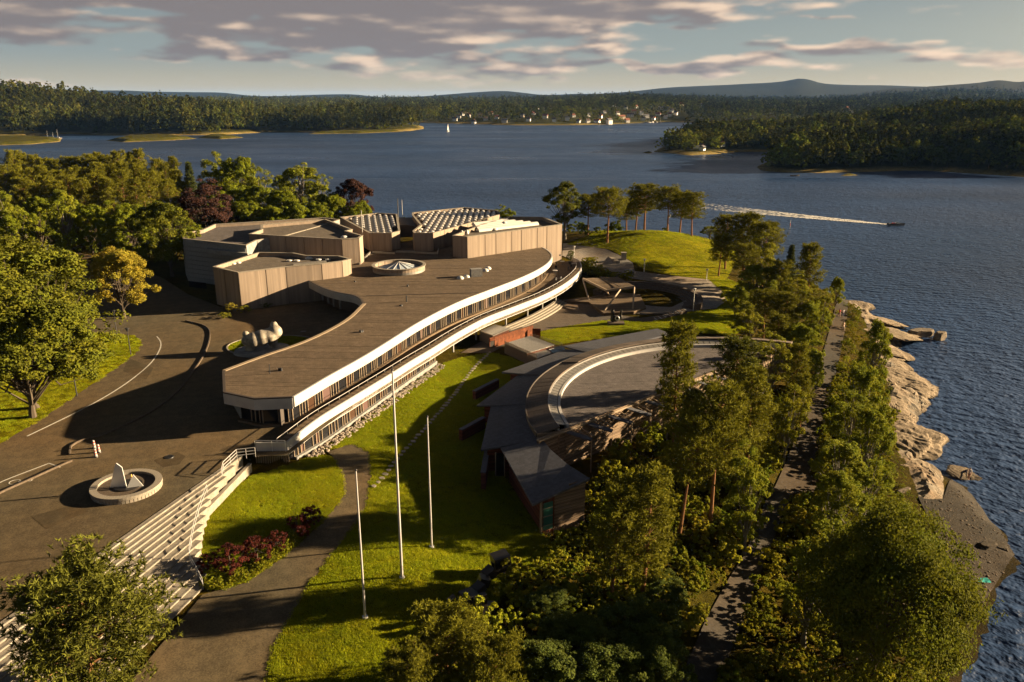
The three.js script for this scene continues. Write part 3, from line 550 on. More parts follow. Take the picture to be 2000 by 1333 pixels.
// round skylight drum and small things on the main roof
{ const c = P(779, 519, 18), r = 4.85, L = 24, ringPts = []; for (let i = 0; i < 48; i++) { const a = i / 48 * 2 * Math.PI; ringPts.push(new THREE.Vector3(c.x + r * Math.cos(a), 0, c.z + r * Math.sin(a))); }
  const drum = part('skylight_drum', ribbon(ringPts, 0, -0.25, ROOF, ROOF + 1.15, true), M.concrete, main, 'round concrete drum around a glass pyramid');
  for (let i = 0; i < 16; i++) { const seg = ringPts.slice(i * 3, i * 3 + 4); if (seg.length < 4) seg.push(ringPts[0]); part('wall_panel', ribbon(seg.map((p, k) => k === 0 ? p.clone().lerp(seg[1], 0.1) : k === 3 ? p.clone().lerp(seg[2], 0.1) : p), 0.12, 0.004, ROOF + 0.04, ROOF + 1.1), M.concrete, drum); }
  part('coping', ribbon(ringPts, 0.14, -0.5, ROOF + 1.152, ROOF + 1.24, true), M.stepStone, drum);
  for (let i = 0; i < 14; i++) { const a = i / 14 * 2 * Math.PI, b = (i + 1) / 14 * 2 * Math.PI, q = (t, rr, y) => new THREE.Vector3(c.x + rr * Math.cos(t), y, c.z + rr * Math.sin(t)); const A = q(a, 3.9, ROOF + 0.6), B = q(b, 3.9, ROOF + 0.6), C = new THREE.Vector3(c.x, ROOF + 1.75, c.z); part('pane', soup([...A, ...C, ...B, ...A.clone().setY(A.y - 0.05), ...B.clone().setY(B.y - 0.05), ...C.clone().setY(C.y - 0.05)]), M.glassClear, drum); part('glazing_bar', rod(A.clone().setY(A.y + 0.03), C.clone().setY(C.y + 0.04), 0.06, 0.06, 5), M.white, drum); }
  part('roof', prism(shift(ringPts, -0.3, true), ROOF + 0.05, ROOF + 0.5), M.zinc, drum);
  const bx = (n, u, v, w, h, d, m, ry = 0) => { const p = P(u, v, ROOF); return part(n, boxGeo(w, h, d, p.x, ROOF + h / 2, p.z, ry), m, main); };
  bx('roof_unit', 930, 540, 2.2, 1.5, 1.3, M.paleConcrete, 0.3);
  for (const [u, v] of [[899, 545], [911, 542], [948, 530], [953, 526]]) { const p = P(u, v, ROOF), g = new THREE.LatheGeometry([[0, 0.55], [0.35, 0.5], [0.6, 0.3], [0.66, 0.12], [0.66, 0]].map(([a, b]) => new THREE.Vector2(a, b)), 12).toNonIndexed(); g.translate(p.x, ROOF, p.z); part('roof_vent', g, M.dome, main); }
  for (const [u, v, h, r] of [[794, 590, 1.1, 0.12], [796, 560, 0.3, 0.2], [527, 731, 1.3, 0.06], [549, 725, 0.4, 0.18], [545, 724, 0.3, 0.15], [704, 650, 0.4, 0.2], [708, 649, 0.3, 0.16], [783, 598, 0.2, 0.3], [1094, 500, 0.3, 0.2], [693, 551, 0.2, 0.2], [706, 649, 0.25, 0.3]]) { const p = P(u, v, ROOF); part('roof_pipe', rod(p, p.clone().setY(ROOF + h), r, r * 0.9, 8), M.darkMetal, main); }
  for (const [u, v, vt, r, m] of [[778, 432, 388, 0.16, M.darkMetal], [786, 424, 391, 0.09, M.white], [708, 462, 411, 0.1, M.white]]) { const p = P(u, v, 20); const t = atForward(u - (v - vt) * 0.02, vt, -p.z); part('mast', rod(p, p.clone().setY(t.y), r, r * 0.6, 6), m, main); }
  // joint across the roof
  part('roof_joint', bar(P(715, 578, ROOF + 0.05), P(935, 572, ROOF + 0.05), 0.2, 0.06), M.darkTrim, main);
}
// entrance recess under the curved fascia
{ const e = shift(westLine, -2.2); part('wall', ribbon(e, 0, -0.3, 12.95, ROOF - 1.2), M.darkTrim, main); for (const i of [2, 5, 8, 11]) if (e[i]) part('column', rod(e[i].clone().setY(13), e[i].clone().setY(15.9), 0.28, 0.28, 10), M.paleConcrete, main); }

// ---------- stair, retaining wall and rails ----------
const stair = thing('stone_stair', 'broad pale stone stair fanning down from the forecourt to the lower path', 'stairs', null);
{
  const A = stairA.clone().add(new THREE.Vector3(0.05, 0, 0)), n = new THREE.Vector3(-stairDir.z, 0, stairDir.x); if (n.x < 0) n.negate();
  // where each flight ends: n offset -> s
  const ends = [[0, 0.4], [1.2, 6], [2.0, 9.4], [2.7, 11], [3.75, 13.3], [5.9, 16.9], [8.0, 19.2], [9.6, 20.6], [12, 22.5]], endAt = (o) => { for (let i = 1; i < ends.length; i++) if (o <= ends[i][0]) return lerp(ends[i - 1][1], ends[i][1], (o - ends[i - 1][0]) / (ends[i][0] - ends[i - 1][0])); return 22; };
  const NS = 15, rise = 2.52 / NS; let off = 0;
  for (let i = 0; i < NS; i++) {
    const w0 = off, tr0 = 0.42 + 0.022 * i, s0 = endAt(off + tr0 * 0.5), far = 52; const y1 = 13.02 - i * rise;
    const q = (o, s) => A.clone().addScaledVector(n, o).addScaledVector(stairDir, s);
    // treads widen slightly away from the building
    const w = (s) => 1 + (s - 10) * 0.006; const a = q(w0 * w(s0) , s0), b = q((w0 + tr0) * w(s0), s0), c = q((w0 + tr0) * w(far), far), d = q(w0 * w(far), far);
    part('step', prism([a, b, c, d].map((p, k) => p), 9.9, y1), M.stepStone, stair);
    part('nosing', slab([b.clone().addScaledVector(n, 0.05), c.clone().addScaledVector(n, 0.05), c.clone().addScaledVector(n, -0.12), b.clone().addScaledVector(n, -0.12)].map((p) => p.setY(y1 + 0.012)), 0.07), M.nosing, stair);
    off += tr0;
  }
  const wl = [P(489, 930, 10.5).add(new THREE.Vector3(-0.1, 0, -0.4)), P(455, 953, 10.6), P(428, 983, 10.8), P(403, 1009, 11)];
  wl.forEach((p) => { p.y = 0; });
  const wall = thing('retaining_wall', 'pale plastered retaining wall between the stair and the grass bank', 'wall', null); part('wall', ribbon([wl[0], wl[3]], 0.12, -0.2, 9.8, 11.75), M.stepStone, wall); part('coping', ribbon([wl[0], wl[3]], 0.16, -0.24, 11.752, 11.84), M.stepStone, wall);
  // rails
  const rail = thing('stair_railing', 'white tubular railing at the head of the stair by the terrace', 'railing', null);
  const L = [P(499, 893, 13), P(463, 897, 13), P(437, 922, 13), P(432, 930, 13)];
  for (const y of [14.1, 13.75, 13.4]) part('rail', merge([rod(L[0].clone().setY(y), L[1].clone().setY(y), 0.035), rod(L[1].clone().setY(y), L[2].clone().setY(y), 0.035), rod(L[2].clone().setY(y), L[3].clone().setY(y - 0.5), 0.035)]), M.white, rail);
  for (const p of [L[0], L[0].clone().lerp(L[1], 0.5), L[1], L[1].clone().lerp(L[2], 0.5), L[2]]) part('post', rod(p.clone().setY(12.95), p.clone().setY(14.1), 0.03, 0.03, 6), M.white, rail);
  const rail2 = thing('stair_railing', 'thin metal railing following the lower edge of the stair beside the red shrubs', 'railing', null);
  const q2 = [[405, 965, 12.4], [388, 1012, 12], [374, 1070, 11.4], [372, 1102, 11.2], [384, 1125, 10.8], [397, 1152, 10.5]].map(([u, v, y]) => P(u, v, y));
  for (const h of [1.0, 0.55]) part('rail', tube(q2.map((p) => p.clone().setY(p.y + h)), 0.03, 5, 24), M.steel, rail2); for (const p of q2) part('post', rod(p.clone().setY(p.y - 0.3), p.clone().setY(p.y + 1), 0.025, 0.025, 6), M.steel, rail2);
}
{ // curved steps under the far terrace
  const st = thing('curved_steps', 'four long curved steps under the far end of the terrace', 'stairs', null);
  const l = curve(px([[985, 646], [1010, 636], [1040, 623], [1065, 610], [1085, 598], [1100, 586]], 10.4), 1.5); for (let i = 0; i < 4; i++) part('step', ribbon(l, -1.4 + 0.55 * i, -0.87 + 0.55 * i, 9.2, 10.55 - 0.2 * i), M.stepStone, st);
}

// ---------- round wooden building ----------
const rw = thing('round_wooden_building', 'low round timber museum wing with a flat grey roof and fanned dark roof slabs', 'building', null);
{
  const C = FT(31.4, 91.2), Y = 13.5, chordA = FT(6.1, 84.5), cd = new THREE.Vector3(10.5, 0, -9.6).normalize(), cn = new THREE.Vector3(-cd.z, 0, cd.x);  // cn points to the camera right side
  const on = (r, a, y = 0) => new THREE.Vector3(C.x + r * Math.cos(a), y, C.z - r * Math.sin(a));
  // chord ends on radius r
  const angles = (r, off = 0) => { const h = 12.1 + off, base = Math.atan2(-(-cn.z), -cn.x); const nA = Math.atan2(cn.z, -cn.x); const half = Math.acos(clamp(h / r, -1, 1)); return [nA - half, nA + half]; };
  const arc = (r, a0, a1, n, y) => Array.from({ length: n + 1 }, (_, i) => on(r, lerp(a0, a1, i / n), y));
  const [d0, d1] = angles(25.6), [b0, b1_] = angles(27);
  const disc = arc(25.6, d0, d1, 60, 0);
  part('disc_roof', prism(disc, 12.9, 13.2), M.discRoof, rw, 'flat grey roof of the round hall');
  { const rng = mulberry(4); for (let i = 0; i < 34; i++) { const k = -60 + i * 2; const s = strip(disc, 0.1, 0.995, C.z - 40 + i * 1.9, C.z - 40 + i * 1.9 + 1.87); if (s.length > 2) part('felt_strip', prism(s, 13.202, 13.215 + rng() * 0.012, false), M.discRoof, rw); } }
  // white glazed band round the disc: two white rims with glass between
  part('rim', ribbon(arc(25.6, d0 + 0.02, d1 - 0.02, 70), 0.14, -0.2, 12.9, 13.62), M.white, rw, 'inner white rim of the glazed ring');
  part('rim', ribbon(arc(26.95, b0 + 0.02, b1_ - 0.02, 70), 0.1, -0.14, 12.9, 13.85), M.white, rw, 'outer white rim of the glazed ring');
  for (let i = 0; i < 60; i++) { const a = lerp(d0 + 0.02, d1 - 0.02, i / 60), b = lerp(d0 + 0.02, d1 - 0.02, (i + 1) / 60) - 0.004; part('pane', slab([on(25.8, a, 13.56), on(26.82, a, 13.8), on(26.82, b, 13.8), on(25.8, b, 13.56)], 0.05), M.zinc, rw); }
  // shingled ring roof in three lengths
  const e0 = b0 - 0.06, e1 = b1_ + 0.0, N = 84, rng = mulberry(9);
  for (let i = 0; i < N; i++) { const a = lerp(e0, e1, i / N), b = lerp(e0, e1, (i + 1) / N) - 0.0006; const lift = i > 50 ? 0 : 0.14; const dy = 0.025 * rng(); part('shingle_course', slab([on(26.98, a, 14.0 + dy + lift), on(29.7, a, 13.45 + dy + lift), on(29.7, b, 13.45 + dy + lift), on(26.98, b, 14.0 + dy + lift)], 0.16), M.shingle[rng() * 3 | 0], rw); }
  part('ring_wall', ribbon(arc(29.4, e0, e1, 80), 0, 0.2, 8.5, 13.35), M.planks[1], rw); part('ring_edge', ribbon(arc(29.72, e0, e1, 80), -0.06, 0.06, 13.1, 13.62), M.darkTrim, rw);
  // end wall of the ring
  for (const a of [e1]) { const p = on(27, a), q = on(29.7, a); part('end_wall', ribbon([p, q], 0.08, -0.1, 8, 13.5), M.planks[0], rw); }
  // straight sunlit plank wall along the chord
  const w0 = chordA.clone().addScaledVector(cd, -4.2), LW = 50; let k = 0; const rn = mulberry(21);
  part('wall', ribbon([w0, w0.clone().addScaledVector(cd, LW)], -0.1, -0.35, 6, 13.15), M.darkTrim, rw);
  for (let y = 7.2; y < 13.1; y += 0.42) for (let s = 0; s < LW; s += 4.2) { const a = w0.clone().addScaledVector(cd, s + 0.02).setY(y + 0.2), b = w0.clone().addScaledVector(cd, Math.min(LW, s + 4.18)).setY(y + 0.2); if (k++ < 290) part('plank', bar(a, b, 0.07 + 0.03 * rn(), 0.39), M.planks[rn() * 3 | 0], rw); }
  part('coping', ribbon([w0, w0.clone().addScaledVector(cd, LW)], 0.18, -0.4, 13.16, 13.34), M.fin, rw);
  part('sill_beam', ribbon([w0, w0.clone().addScaledVector(cd, LW)], 0.25, -0.1, 6.6, 7.2), M.paleConcrete, rw);
  for (let i = 0; i < 9; i++) { // pergola fins along the wall
    const p = w0.clone().addScaledVector(cd, 4.5 + i * 3.6).addScaledVector(cn, 0.1).setY(13.05), q = p.clone().addScaledVector(cn, 2.6).addScaledVector(cd, 1.3).setY(12.55);
    part('sunshade', bar(p, q, 0.75, 0.16), M.slate, rw); for (let j = 0; j < 3; j++) part('batten', bar(p.clone().addScaledVector(cd, 0.8 + j * 0.7).setY(12.95), p.clone().addScaledVector(cd, 0.8 + j * 0.7).addScaledVector(cn, 2.0).setY(12.55), 0.09, 0.12), M.fin, rw);
    if (i % 2 === 0) part('post', rod(q.clone().setY(7), q, 0.07, 0.07, 6), M.fin, rw);
  }
  // fanned roof slabs
  const W = (u, v, y) => P(u, v, y);
  const wedges = [
    [[W(1100, 676, 12.2), W(1284, 642, 12.2), W(1310, 652, 13.2), W(1250, 668, 13.2), W(1169, 682, 13.2), W(1145, 688, 13.0)], 'farthest roof slab'],
    [[W(980, 727, 12.0), W(1105, 682.5, 12.0), W(1160, 686, 13.1), W(1110, 706, 13.1), W(1075, 725, 13.1), W(1062, 733, 13.1)], 'roof slab beside the corrugated shed'],
    [[W(931, 792, 12.1), W(1010, 734, 12.1), W(1062, 731, 12.9), W(1046, 752, 13.0), W(1036, 773, 13.0), W(1037, 790, 13.0)], 'middle roof slab'],
    [[W(939, 879, 12.1), W(959, 792, 12.1), W(1037, 790, 13.0), W(1041, 818, 13.0), W(1050, 842, 13.0), W(1060, 858, 13.0)], 'second roof slab from the front'],
    [[W(1040, 986, 12.2), W(978, 875, 12.4), W(1058, 857, 13.0), W(1075, 878, 13.05), W(1107, 906, 13.1), W(1152, 935, 13.5)], 'front roof slab, bluish in the shade'],
  ];
  const eave = [];
  wedges.forEach(([pl, label], i) => { const s = part('roof_slab', slab(pl, 0.22), M.slate, rw, label); const c = pl.reduce((a, p) => a.add(p), new THREE.Vector3()).multiplyScalar(1 / pl.length);
    // standing seams
    const a = pl[0], b = pl[1], dir = c.clone().sub(a.clone().add(b).multiplyScalar(0.5)).setY(0);
    const foot = pl.map((p) => p.clone().lerp(c, 0.16)); const low = T(c.x, c.z) - 1.6; if (i < 4) part('wall', prism(foot, low, Math.min(...pl.map((p) => p.y)) - 0.2), i === 4 ? M.redWood : M.redWood, rw); });
  // front wing walls
  const f = [W(1059, 1047, 8.5), W(1126, 1047, 8.5), W(1143, 960, 9.5), W(1000, 880, 12)].map((p) => p.clone());
  const A = P(1057, 978, 12.2), B = P(1143, 938, 13.2), D = P(992, 884, 12.2); for (const p of [A, B, D]) p.y = 0;
  part('wall', ribbon([D, A], -0.1, -0.3, 8, 11.9), M.redWood, rw, 'shaded reddish side wall'); 
  for (let y = 8.2, i = 0; y < 13.0; y += 0.36, i++) { const t0 = clamp((y - 11.5) / 2.2, 0, 0.9), a = A.clone().lerp(B, Math.max(0.3, t0)).setY(y + 0.18), b = B.clone().setY(y + 0.18); part('plank', bar(a, b, 0.12, 0.34), M.planks[i % 3], rw); }
  part('wall', soup([...A.clone().setY(7.6), ...B.clone().setY(7.6), ...B.clone().setY(13.1), ...A.clone().setY(7.6), ...B.clone().setY(13.1), ...A.clone().setY(11.95)]), M.redWood, rw);
  { const a = A.clone().lerp(B, 0.04), b = A.clone().lerp(B, 0.26); part('window', bar(a.clone().setY(10.3), b.clone().setY(10.3), 0.1, 3.0), M.teal, rw, 'tall green-framed corner window'); for (const y of [9.3, 10.3, 11.2]) part('window_bar', bar(a.clone().setY(y), b.clone().setY(y), 0.16, 0.07), M.fin, rw); part('corner_post', rod(A.clone().setY(7.8), A.clone().setY(12), 0.12, 0.12, 8), M.fin, rw); }
  for (let i = 0; i < 16; i++) { const p = A.clone().lerp(B, 0.05 + i * 0.06); part('slat', boxGeo(0.06, 1.5, 0.06, p.x + 0.25, 8.2, p.z + 0.3), M.fin, rw); }
  // door bay in the notch between the front slabs
  { const p = P(968, 905, 10.5), q = P(985, 905, 10.5); part('door', bar(p.clone().setY(10.2), q.clone().setY(10.2), 0.1, 3), M.glass, rw); part('door_frame', merge([rod(p.clone().setY(8.6), p.clone().setY(11.8), 0.07), rod(q.clone().setY(8.6), q.clone().setY(11.8), 0.07)]), M.fin, rw); }
}
// two low dark garden walls running out from under the fanned roofs
for (const [a, b, l] of [[[900, 862], [945, 838], 'dark earth-covered wall end beside the middle roof slab'], [[926, 782], [972, 758], 'dark earth-covered wall end beside the upper roof slab'], [[944, 958], [953, 900], 'dark wall end beside the front roof slabs']]) { const p = G(...a), q = G(...b), w = thing('garden_wall', l, 'wall', null); part('wall', ribbon(curve([p, p.clone().lerp(q, 0.5), q], 1), 0.25, -0.25, 7.5, 10.9), M.redWood, w); part('coping', ribbon(curve([p, p.clone().lerp(q, 0.5), q], 1), 0.3, -0.3, 10.9, 11), M.slate, w); }

// ---------- sheds with slatted walls, and the rusty wall ----------
function slatRow(t, a, b, y0, y1, n, dy = 0.25) { const rng = mulberry(n * 7 + 1); for (let i = 0; i <= n; i++) { const p = a.clone().lerp(b, i / n); part('slat', boxGeo(0.09, y1 - y0 + dy * rng(), 0.09, p.x, (y0 + y1) / 2, p.z), M.fin, t); } }
{
  const s1 = thing('slatted_shed', 'small slatted shed tucked under the terrace parapet', 'shed', null), r = px([[937, 647], [967, 634], [996, 642], [962, 656]], 11.9);
  part('roof', slab(r, 0.15), M.zinc, s1); slatRow(s1, r[0].clone().setY(0), r[3].clone().setY(0), 9.4, 11.95, 18); slatRow(s1, r[3].clone().setY(0), r[2].clone().setY(0), 9.4, 11.95, 16); part('wall', prism(r.map((p) => p.clone().lerp(r[0].clone().lerp(r[2], 0.5), 0.08)), 9.2, 11.7), M.redWood, s1);
  const s2 = thing('slatted_shed', 'slatted shed with pale corrugated roof between the rusty wall and the round building', 'shed', null), q = px([[986, 671], [1036, 656], [1084, 674], [1030, 690]], 11.6);
  part('wall', prism(q.map((p) => p.clone().lerp(q[0].clone().lerp(q[2], 0.5), 0.06)), 9, 11.35), M.redWood, s2);
  const nC = 14; for (let i = 0; i < nC; i++) { const a = q[0].clone().lerp(q[3], i / nC), b = q[1].clone().lerp(q[2], i / nC), c = q[1].clone().lerp(q[2], (i + 0.86) / nC), d = q[0].clone().lerp(q[3], (i + 0.86) / nC); part('roof_sheet', slab([a, b, c, d], 0.1), M.zinc, s2); }
  const lower = px([[1031, 691], [1066, 681], [1079, 690], [1049, 700]], 11.2); part('roof_sheet', slab(lower, 0.1), M.zinc, s2, 'lower sheet of the corrugated roof');
  slatRow(s2, q[0].clone().setY(0), P(1048, 701, 11.3).setY(0), 9.2, 11.95, 42); slatRow(s2, q[1].clone().setY(0), P(1098, 675, 11.6).setY(0), 10.4, 11.95, 26);
  part('skylight', slab(px([[1070, 681], [1098, 675], [1106, 684], [1080, 690]], 11.3), 0.1), M.glass, s2);
  const c = thing('rusty_wall', 'rust-red steel wall box between the two slatted sheds', 'wall', null), A = P(966, 684, 9.6), B = P(1039, 656, 9.9), A2 = P(956, 662, 11.7); for (const p of [A, B, A2]) p.y = 0;
  const n = 10; for (let i = 0; i < n; i++) part('steel_panel', ribbon([A.clone().lerp(B, i / n), A.clone().lerp(B, (i + 0.985) / n)], 0.05, -0.05, 9, 11.75), M.corten, c);
  part('end_panel', ribbon([P(1040, 641, 11.6).setY(0), P(1056, 641, 11.6).setY(0)], 0.05, -0.05, 9.3, 11.5), M.corten, c); part('back_panel', ribbon([A2, P(1041, 637, 11.7).setY(0)], 0.05, -0.05, 9.2, 11.8), M.corten, c);
  part('lintel', bar(A2.clone().setY(11.5), A.clone().setY(11.5), 0.5, 0.4), M.corten, c); part('door', ribbon([A2, A], 0.02, -0.02, 9, 11.3), M.darkTrim, c);
}

// ---------- amphitheatre ----------
{
  const am = thing('amphitheatre', 'sunken round amphitheatre with curved stone tiers and a flat stage', 'amphitheatre', null);
  const C = P(1262, 589, 9.9); const R0 = 8.2;
  const arc = (r, a0, a1, n = 40) => Array.from({ length: n + 1 }, (_, i) => { const a = lerp(a0, a1, i / n); return new THREE.Vector3(C.x + r * Math.cos(a), 0, C.z - r * 1.18 * Math.sin(a)); });
  part('arena_floor', prism(arc(R0, 0, 2 * Math.PI, 48).slice(0, -1), 9.3, 9.78), M.paving, am, 'pale round arena floor');
  for (let i = 0; i < 5; i++) part('tier', ribbon(arc(R0 + 0.75 * i, 2.75, -0.55, 44), 0, 0.74, 9.2, 10.0 + 0.28 * i), M.tiers, am);
  part('rim_wall', ribbon(arc(R0 + 0.1, -0.6, -1.9, 26), 0, 0.4, 9, 9.98), M.brownPaving, am);
  const stg = px([[1092, 587], [1150, 590], [1180, 612], [1238, 609], [1262, 600], [1250, 575], [1200, 570], [1152, 580]], 10.25);
  part('stage', prism(stg, 9.1, 10.25), M.deck, am, 'low wooden stage');
  const st = thing('garden_stair', 'short outdoor stair with pale edges beside the amphitheatre', 'stairs', null), a = P(1335, 607, 9.9), b = P(1262, 628, 9.5);
  for (let i = 0; i < 9; i++) { const p = a.clone().lerp(b, i / 9), q = a.clone().lerp(b, (i + 0.9) / 9), o = new THREE.Vector3(0.25, 0, 1).multiplyScalar(1.6), y = 10.35 - i * 0.08; part('step', prism([p, q, q.clone().add(o), p.clone().add(o)], 8.9, y), M.tiers, st); part('nosing', slab([p, p.clone().lerp(q, 0.22), p.clone().lerp(q, 0.22).add(o), p.clone().add(o)].map((v) => v.clone().setY(y + 0.03)), 0.05), M.marking, st); }
  const cp = thing('stage_canopy', 'angular wooden stage canopy on pale slanted timber legs', 'canopy', null);
  const q = [P(1139, 544, 13.4), P(1207, 541, 12.6), P(1239, 559, 13.2), P(1185, 567, 12.6)];
  { const n = 12; for (let i = 0; i < n; i++) { const a2 = q[0].clone().lerp(q[3], i / n), b2 = q[1].clone().lerp(q[2], i / n), c2 = q[1].clone().lerp(q[2], (i + 0.95) / n), d2 = q[0].clone().lerp(q[3], (i + 0.95) / n); part('roof_plank', slab([a2, b2, c2, d2], 0.16), M.deck, cp); } }
  part('beam', bar(q[0].clone().setY(q[0].y - 0.1), q[3].clone().setY(q[3].y - 0.1), 0.3, 0.42), M.fin, cp); part('beam', bar(q[3].clone().setY(q[3].y - 0.1), q[2].clone().setY(q[2].y - 0.1), 0.3, 0.42), M.fin, cp);
  for (const [p, u, v] of [[q[0], 1150, 586], [q[2], 1236, 604], [q[3].clone().lerp(q[2], 0.5), 1181, 607], [q[3], 1190, 576]]) part('leg', rod(P(u, v, 10.2), p.clone().setY(p.y - 0.25), 0.17, 0.17, 8), M.fin, cp);
  part('brace', bar(q[0].clone().lerp(q[1], 0.5).setY(13.2), q[3].clone().lerp(q[2], 0.5).setY(13.1), 0.1, 0.1), M.darkTrim, cp);
  const wl = thing('stone_wall', 'low pale wall and ramp at the foot of the grassy mound', 'wall', null); const w1 = px([[1174, 492], [1207, 512]], 12.9), w2 = px([[1212, 514], [1232, 530]], 12); part('wall', ribbon(w1, 0.5, -0.5, 11.8, 13.1), M.stepStone, wl); part('ramp', ribbon(w2, 0.9, -0.9, 10.5, 11.9), M.paleConcrete, wl);
  const st2 = thing('garden_stair', 'dark flight of wide steps between the shrubs and the ramp', 'stairs', null); for (let i = 0; i < 7; i++) { const p = P(1172, 514 + i * 2.6, 12.4), r = P(1214, 514 + i * 2.6, 12.4); part('step', bar(p.setY(12.4 - i * 0.22), r.setY(12.4 - i * 0.22), 1.2, 0.3), M.tiers, st2); }
  part('bottom_step', bar(P(1183, 533, 11), P(1215, 533, 11), 1.2, 0.3), M.stepStone, st2);
}
// ---------- trees ----------
function ringTube(L, pts, r0, r1, seg = 6) {                         // tapered limb appended to a triangle list
  const n = pts.length; let prev = null;
  for (let i = 0; i < n; i++) {
    const d = pts[Math.min(n - 1, i + 1)].clone().sub(pts[Math.max(0, i - 1)]).normalize(), a = Math.abs(d.y) > 0.9 ? new THREE.Vector3(1, 0, 0) : new THREE.Vector3(0, 1, 0), u = a.clone().cross(d).normalize(), v = d.clone().cross(u), r = lerp(r0, r1, i / (n - 1));
    const ring = Array.from({ length: seg }, (_, k) => { const t = k / seg * 2 * Math.PI; return pts[i].clone().addScaledVector(u, r * Math.cos(t)).addScaledVector(v, r * Math.sin(t)); });
    if (prev) for (let k = 0; k < seg; k++) { const m = (k + 1) % seg; for (const p of [prev[k], prev[m], ring[m], prev[k], ring[m], ring[k]]) L.push(p.x, p.y, p.z); }
    prev = ring;
  }
}
const V3 = (x, y, z) => new THREE.Vector3(x, y, z);
const rv = (rng) => { const z = rng() * 2 - 1, a = rng() * 2 * Math.PI, r = Math.sqrt(1 - z * z); return new THREE.Vector3(r * Math.cos(a), z, r * Math.sin(a)); };
function leaf(L, c, n, s, rng, tint, asp = 0.62) {
  const t = rv(rng).cross(n); if (t.lengthSq() < 1e-4) return; t.normalize(); const b = n.clone().cross(t), w = s * asp * 0.5, h = s * 0.5, f = n.clone().multiplyScalar(-s * 0.14);
  const A = c.clone().addScaledVector(t, -h), B = c.clone().addScaledVector(b, w).add(f), C = c.clone().addScaledVector(t, h), D = c.clone().addScaledVector(b, -w).add(f);
  for (const p of [A, B, C, A, C, D]) { L.p.push(p.x, p.y, p.z); L.c.push(...tint); }
}
function tuft(L, c, dir, len, nb, rng, tint) {
  for (let i = 0; i < nb; i++) {
    const d = dir.clone().multiplyScalar(0.55).add(rv(rng)).normalize(), s = rv(rng).cross(d).normalize().multiplyScalar(len * 0.13), e = c.clone().addScaledVector(d, len * (0.75 + 0.5 * rng()));
    for (const p of [c.clone().add(s), c.clone().sub(s), e]) { L.p.push(p.x, p.y, p.z); L.c.push(...tint); }
  }
}
const geoOf = (L) => soup(L.p, L.p.map((_, i) => i % 2).slice(0, L.p.length / 3 * 2), L.c);
const woodGeo = (w) => { const g = soup(w); return g; };
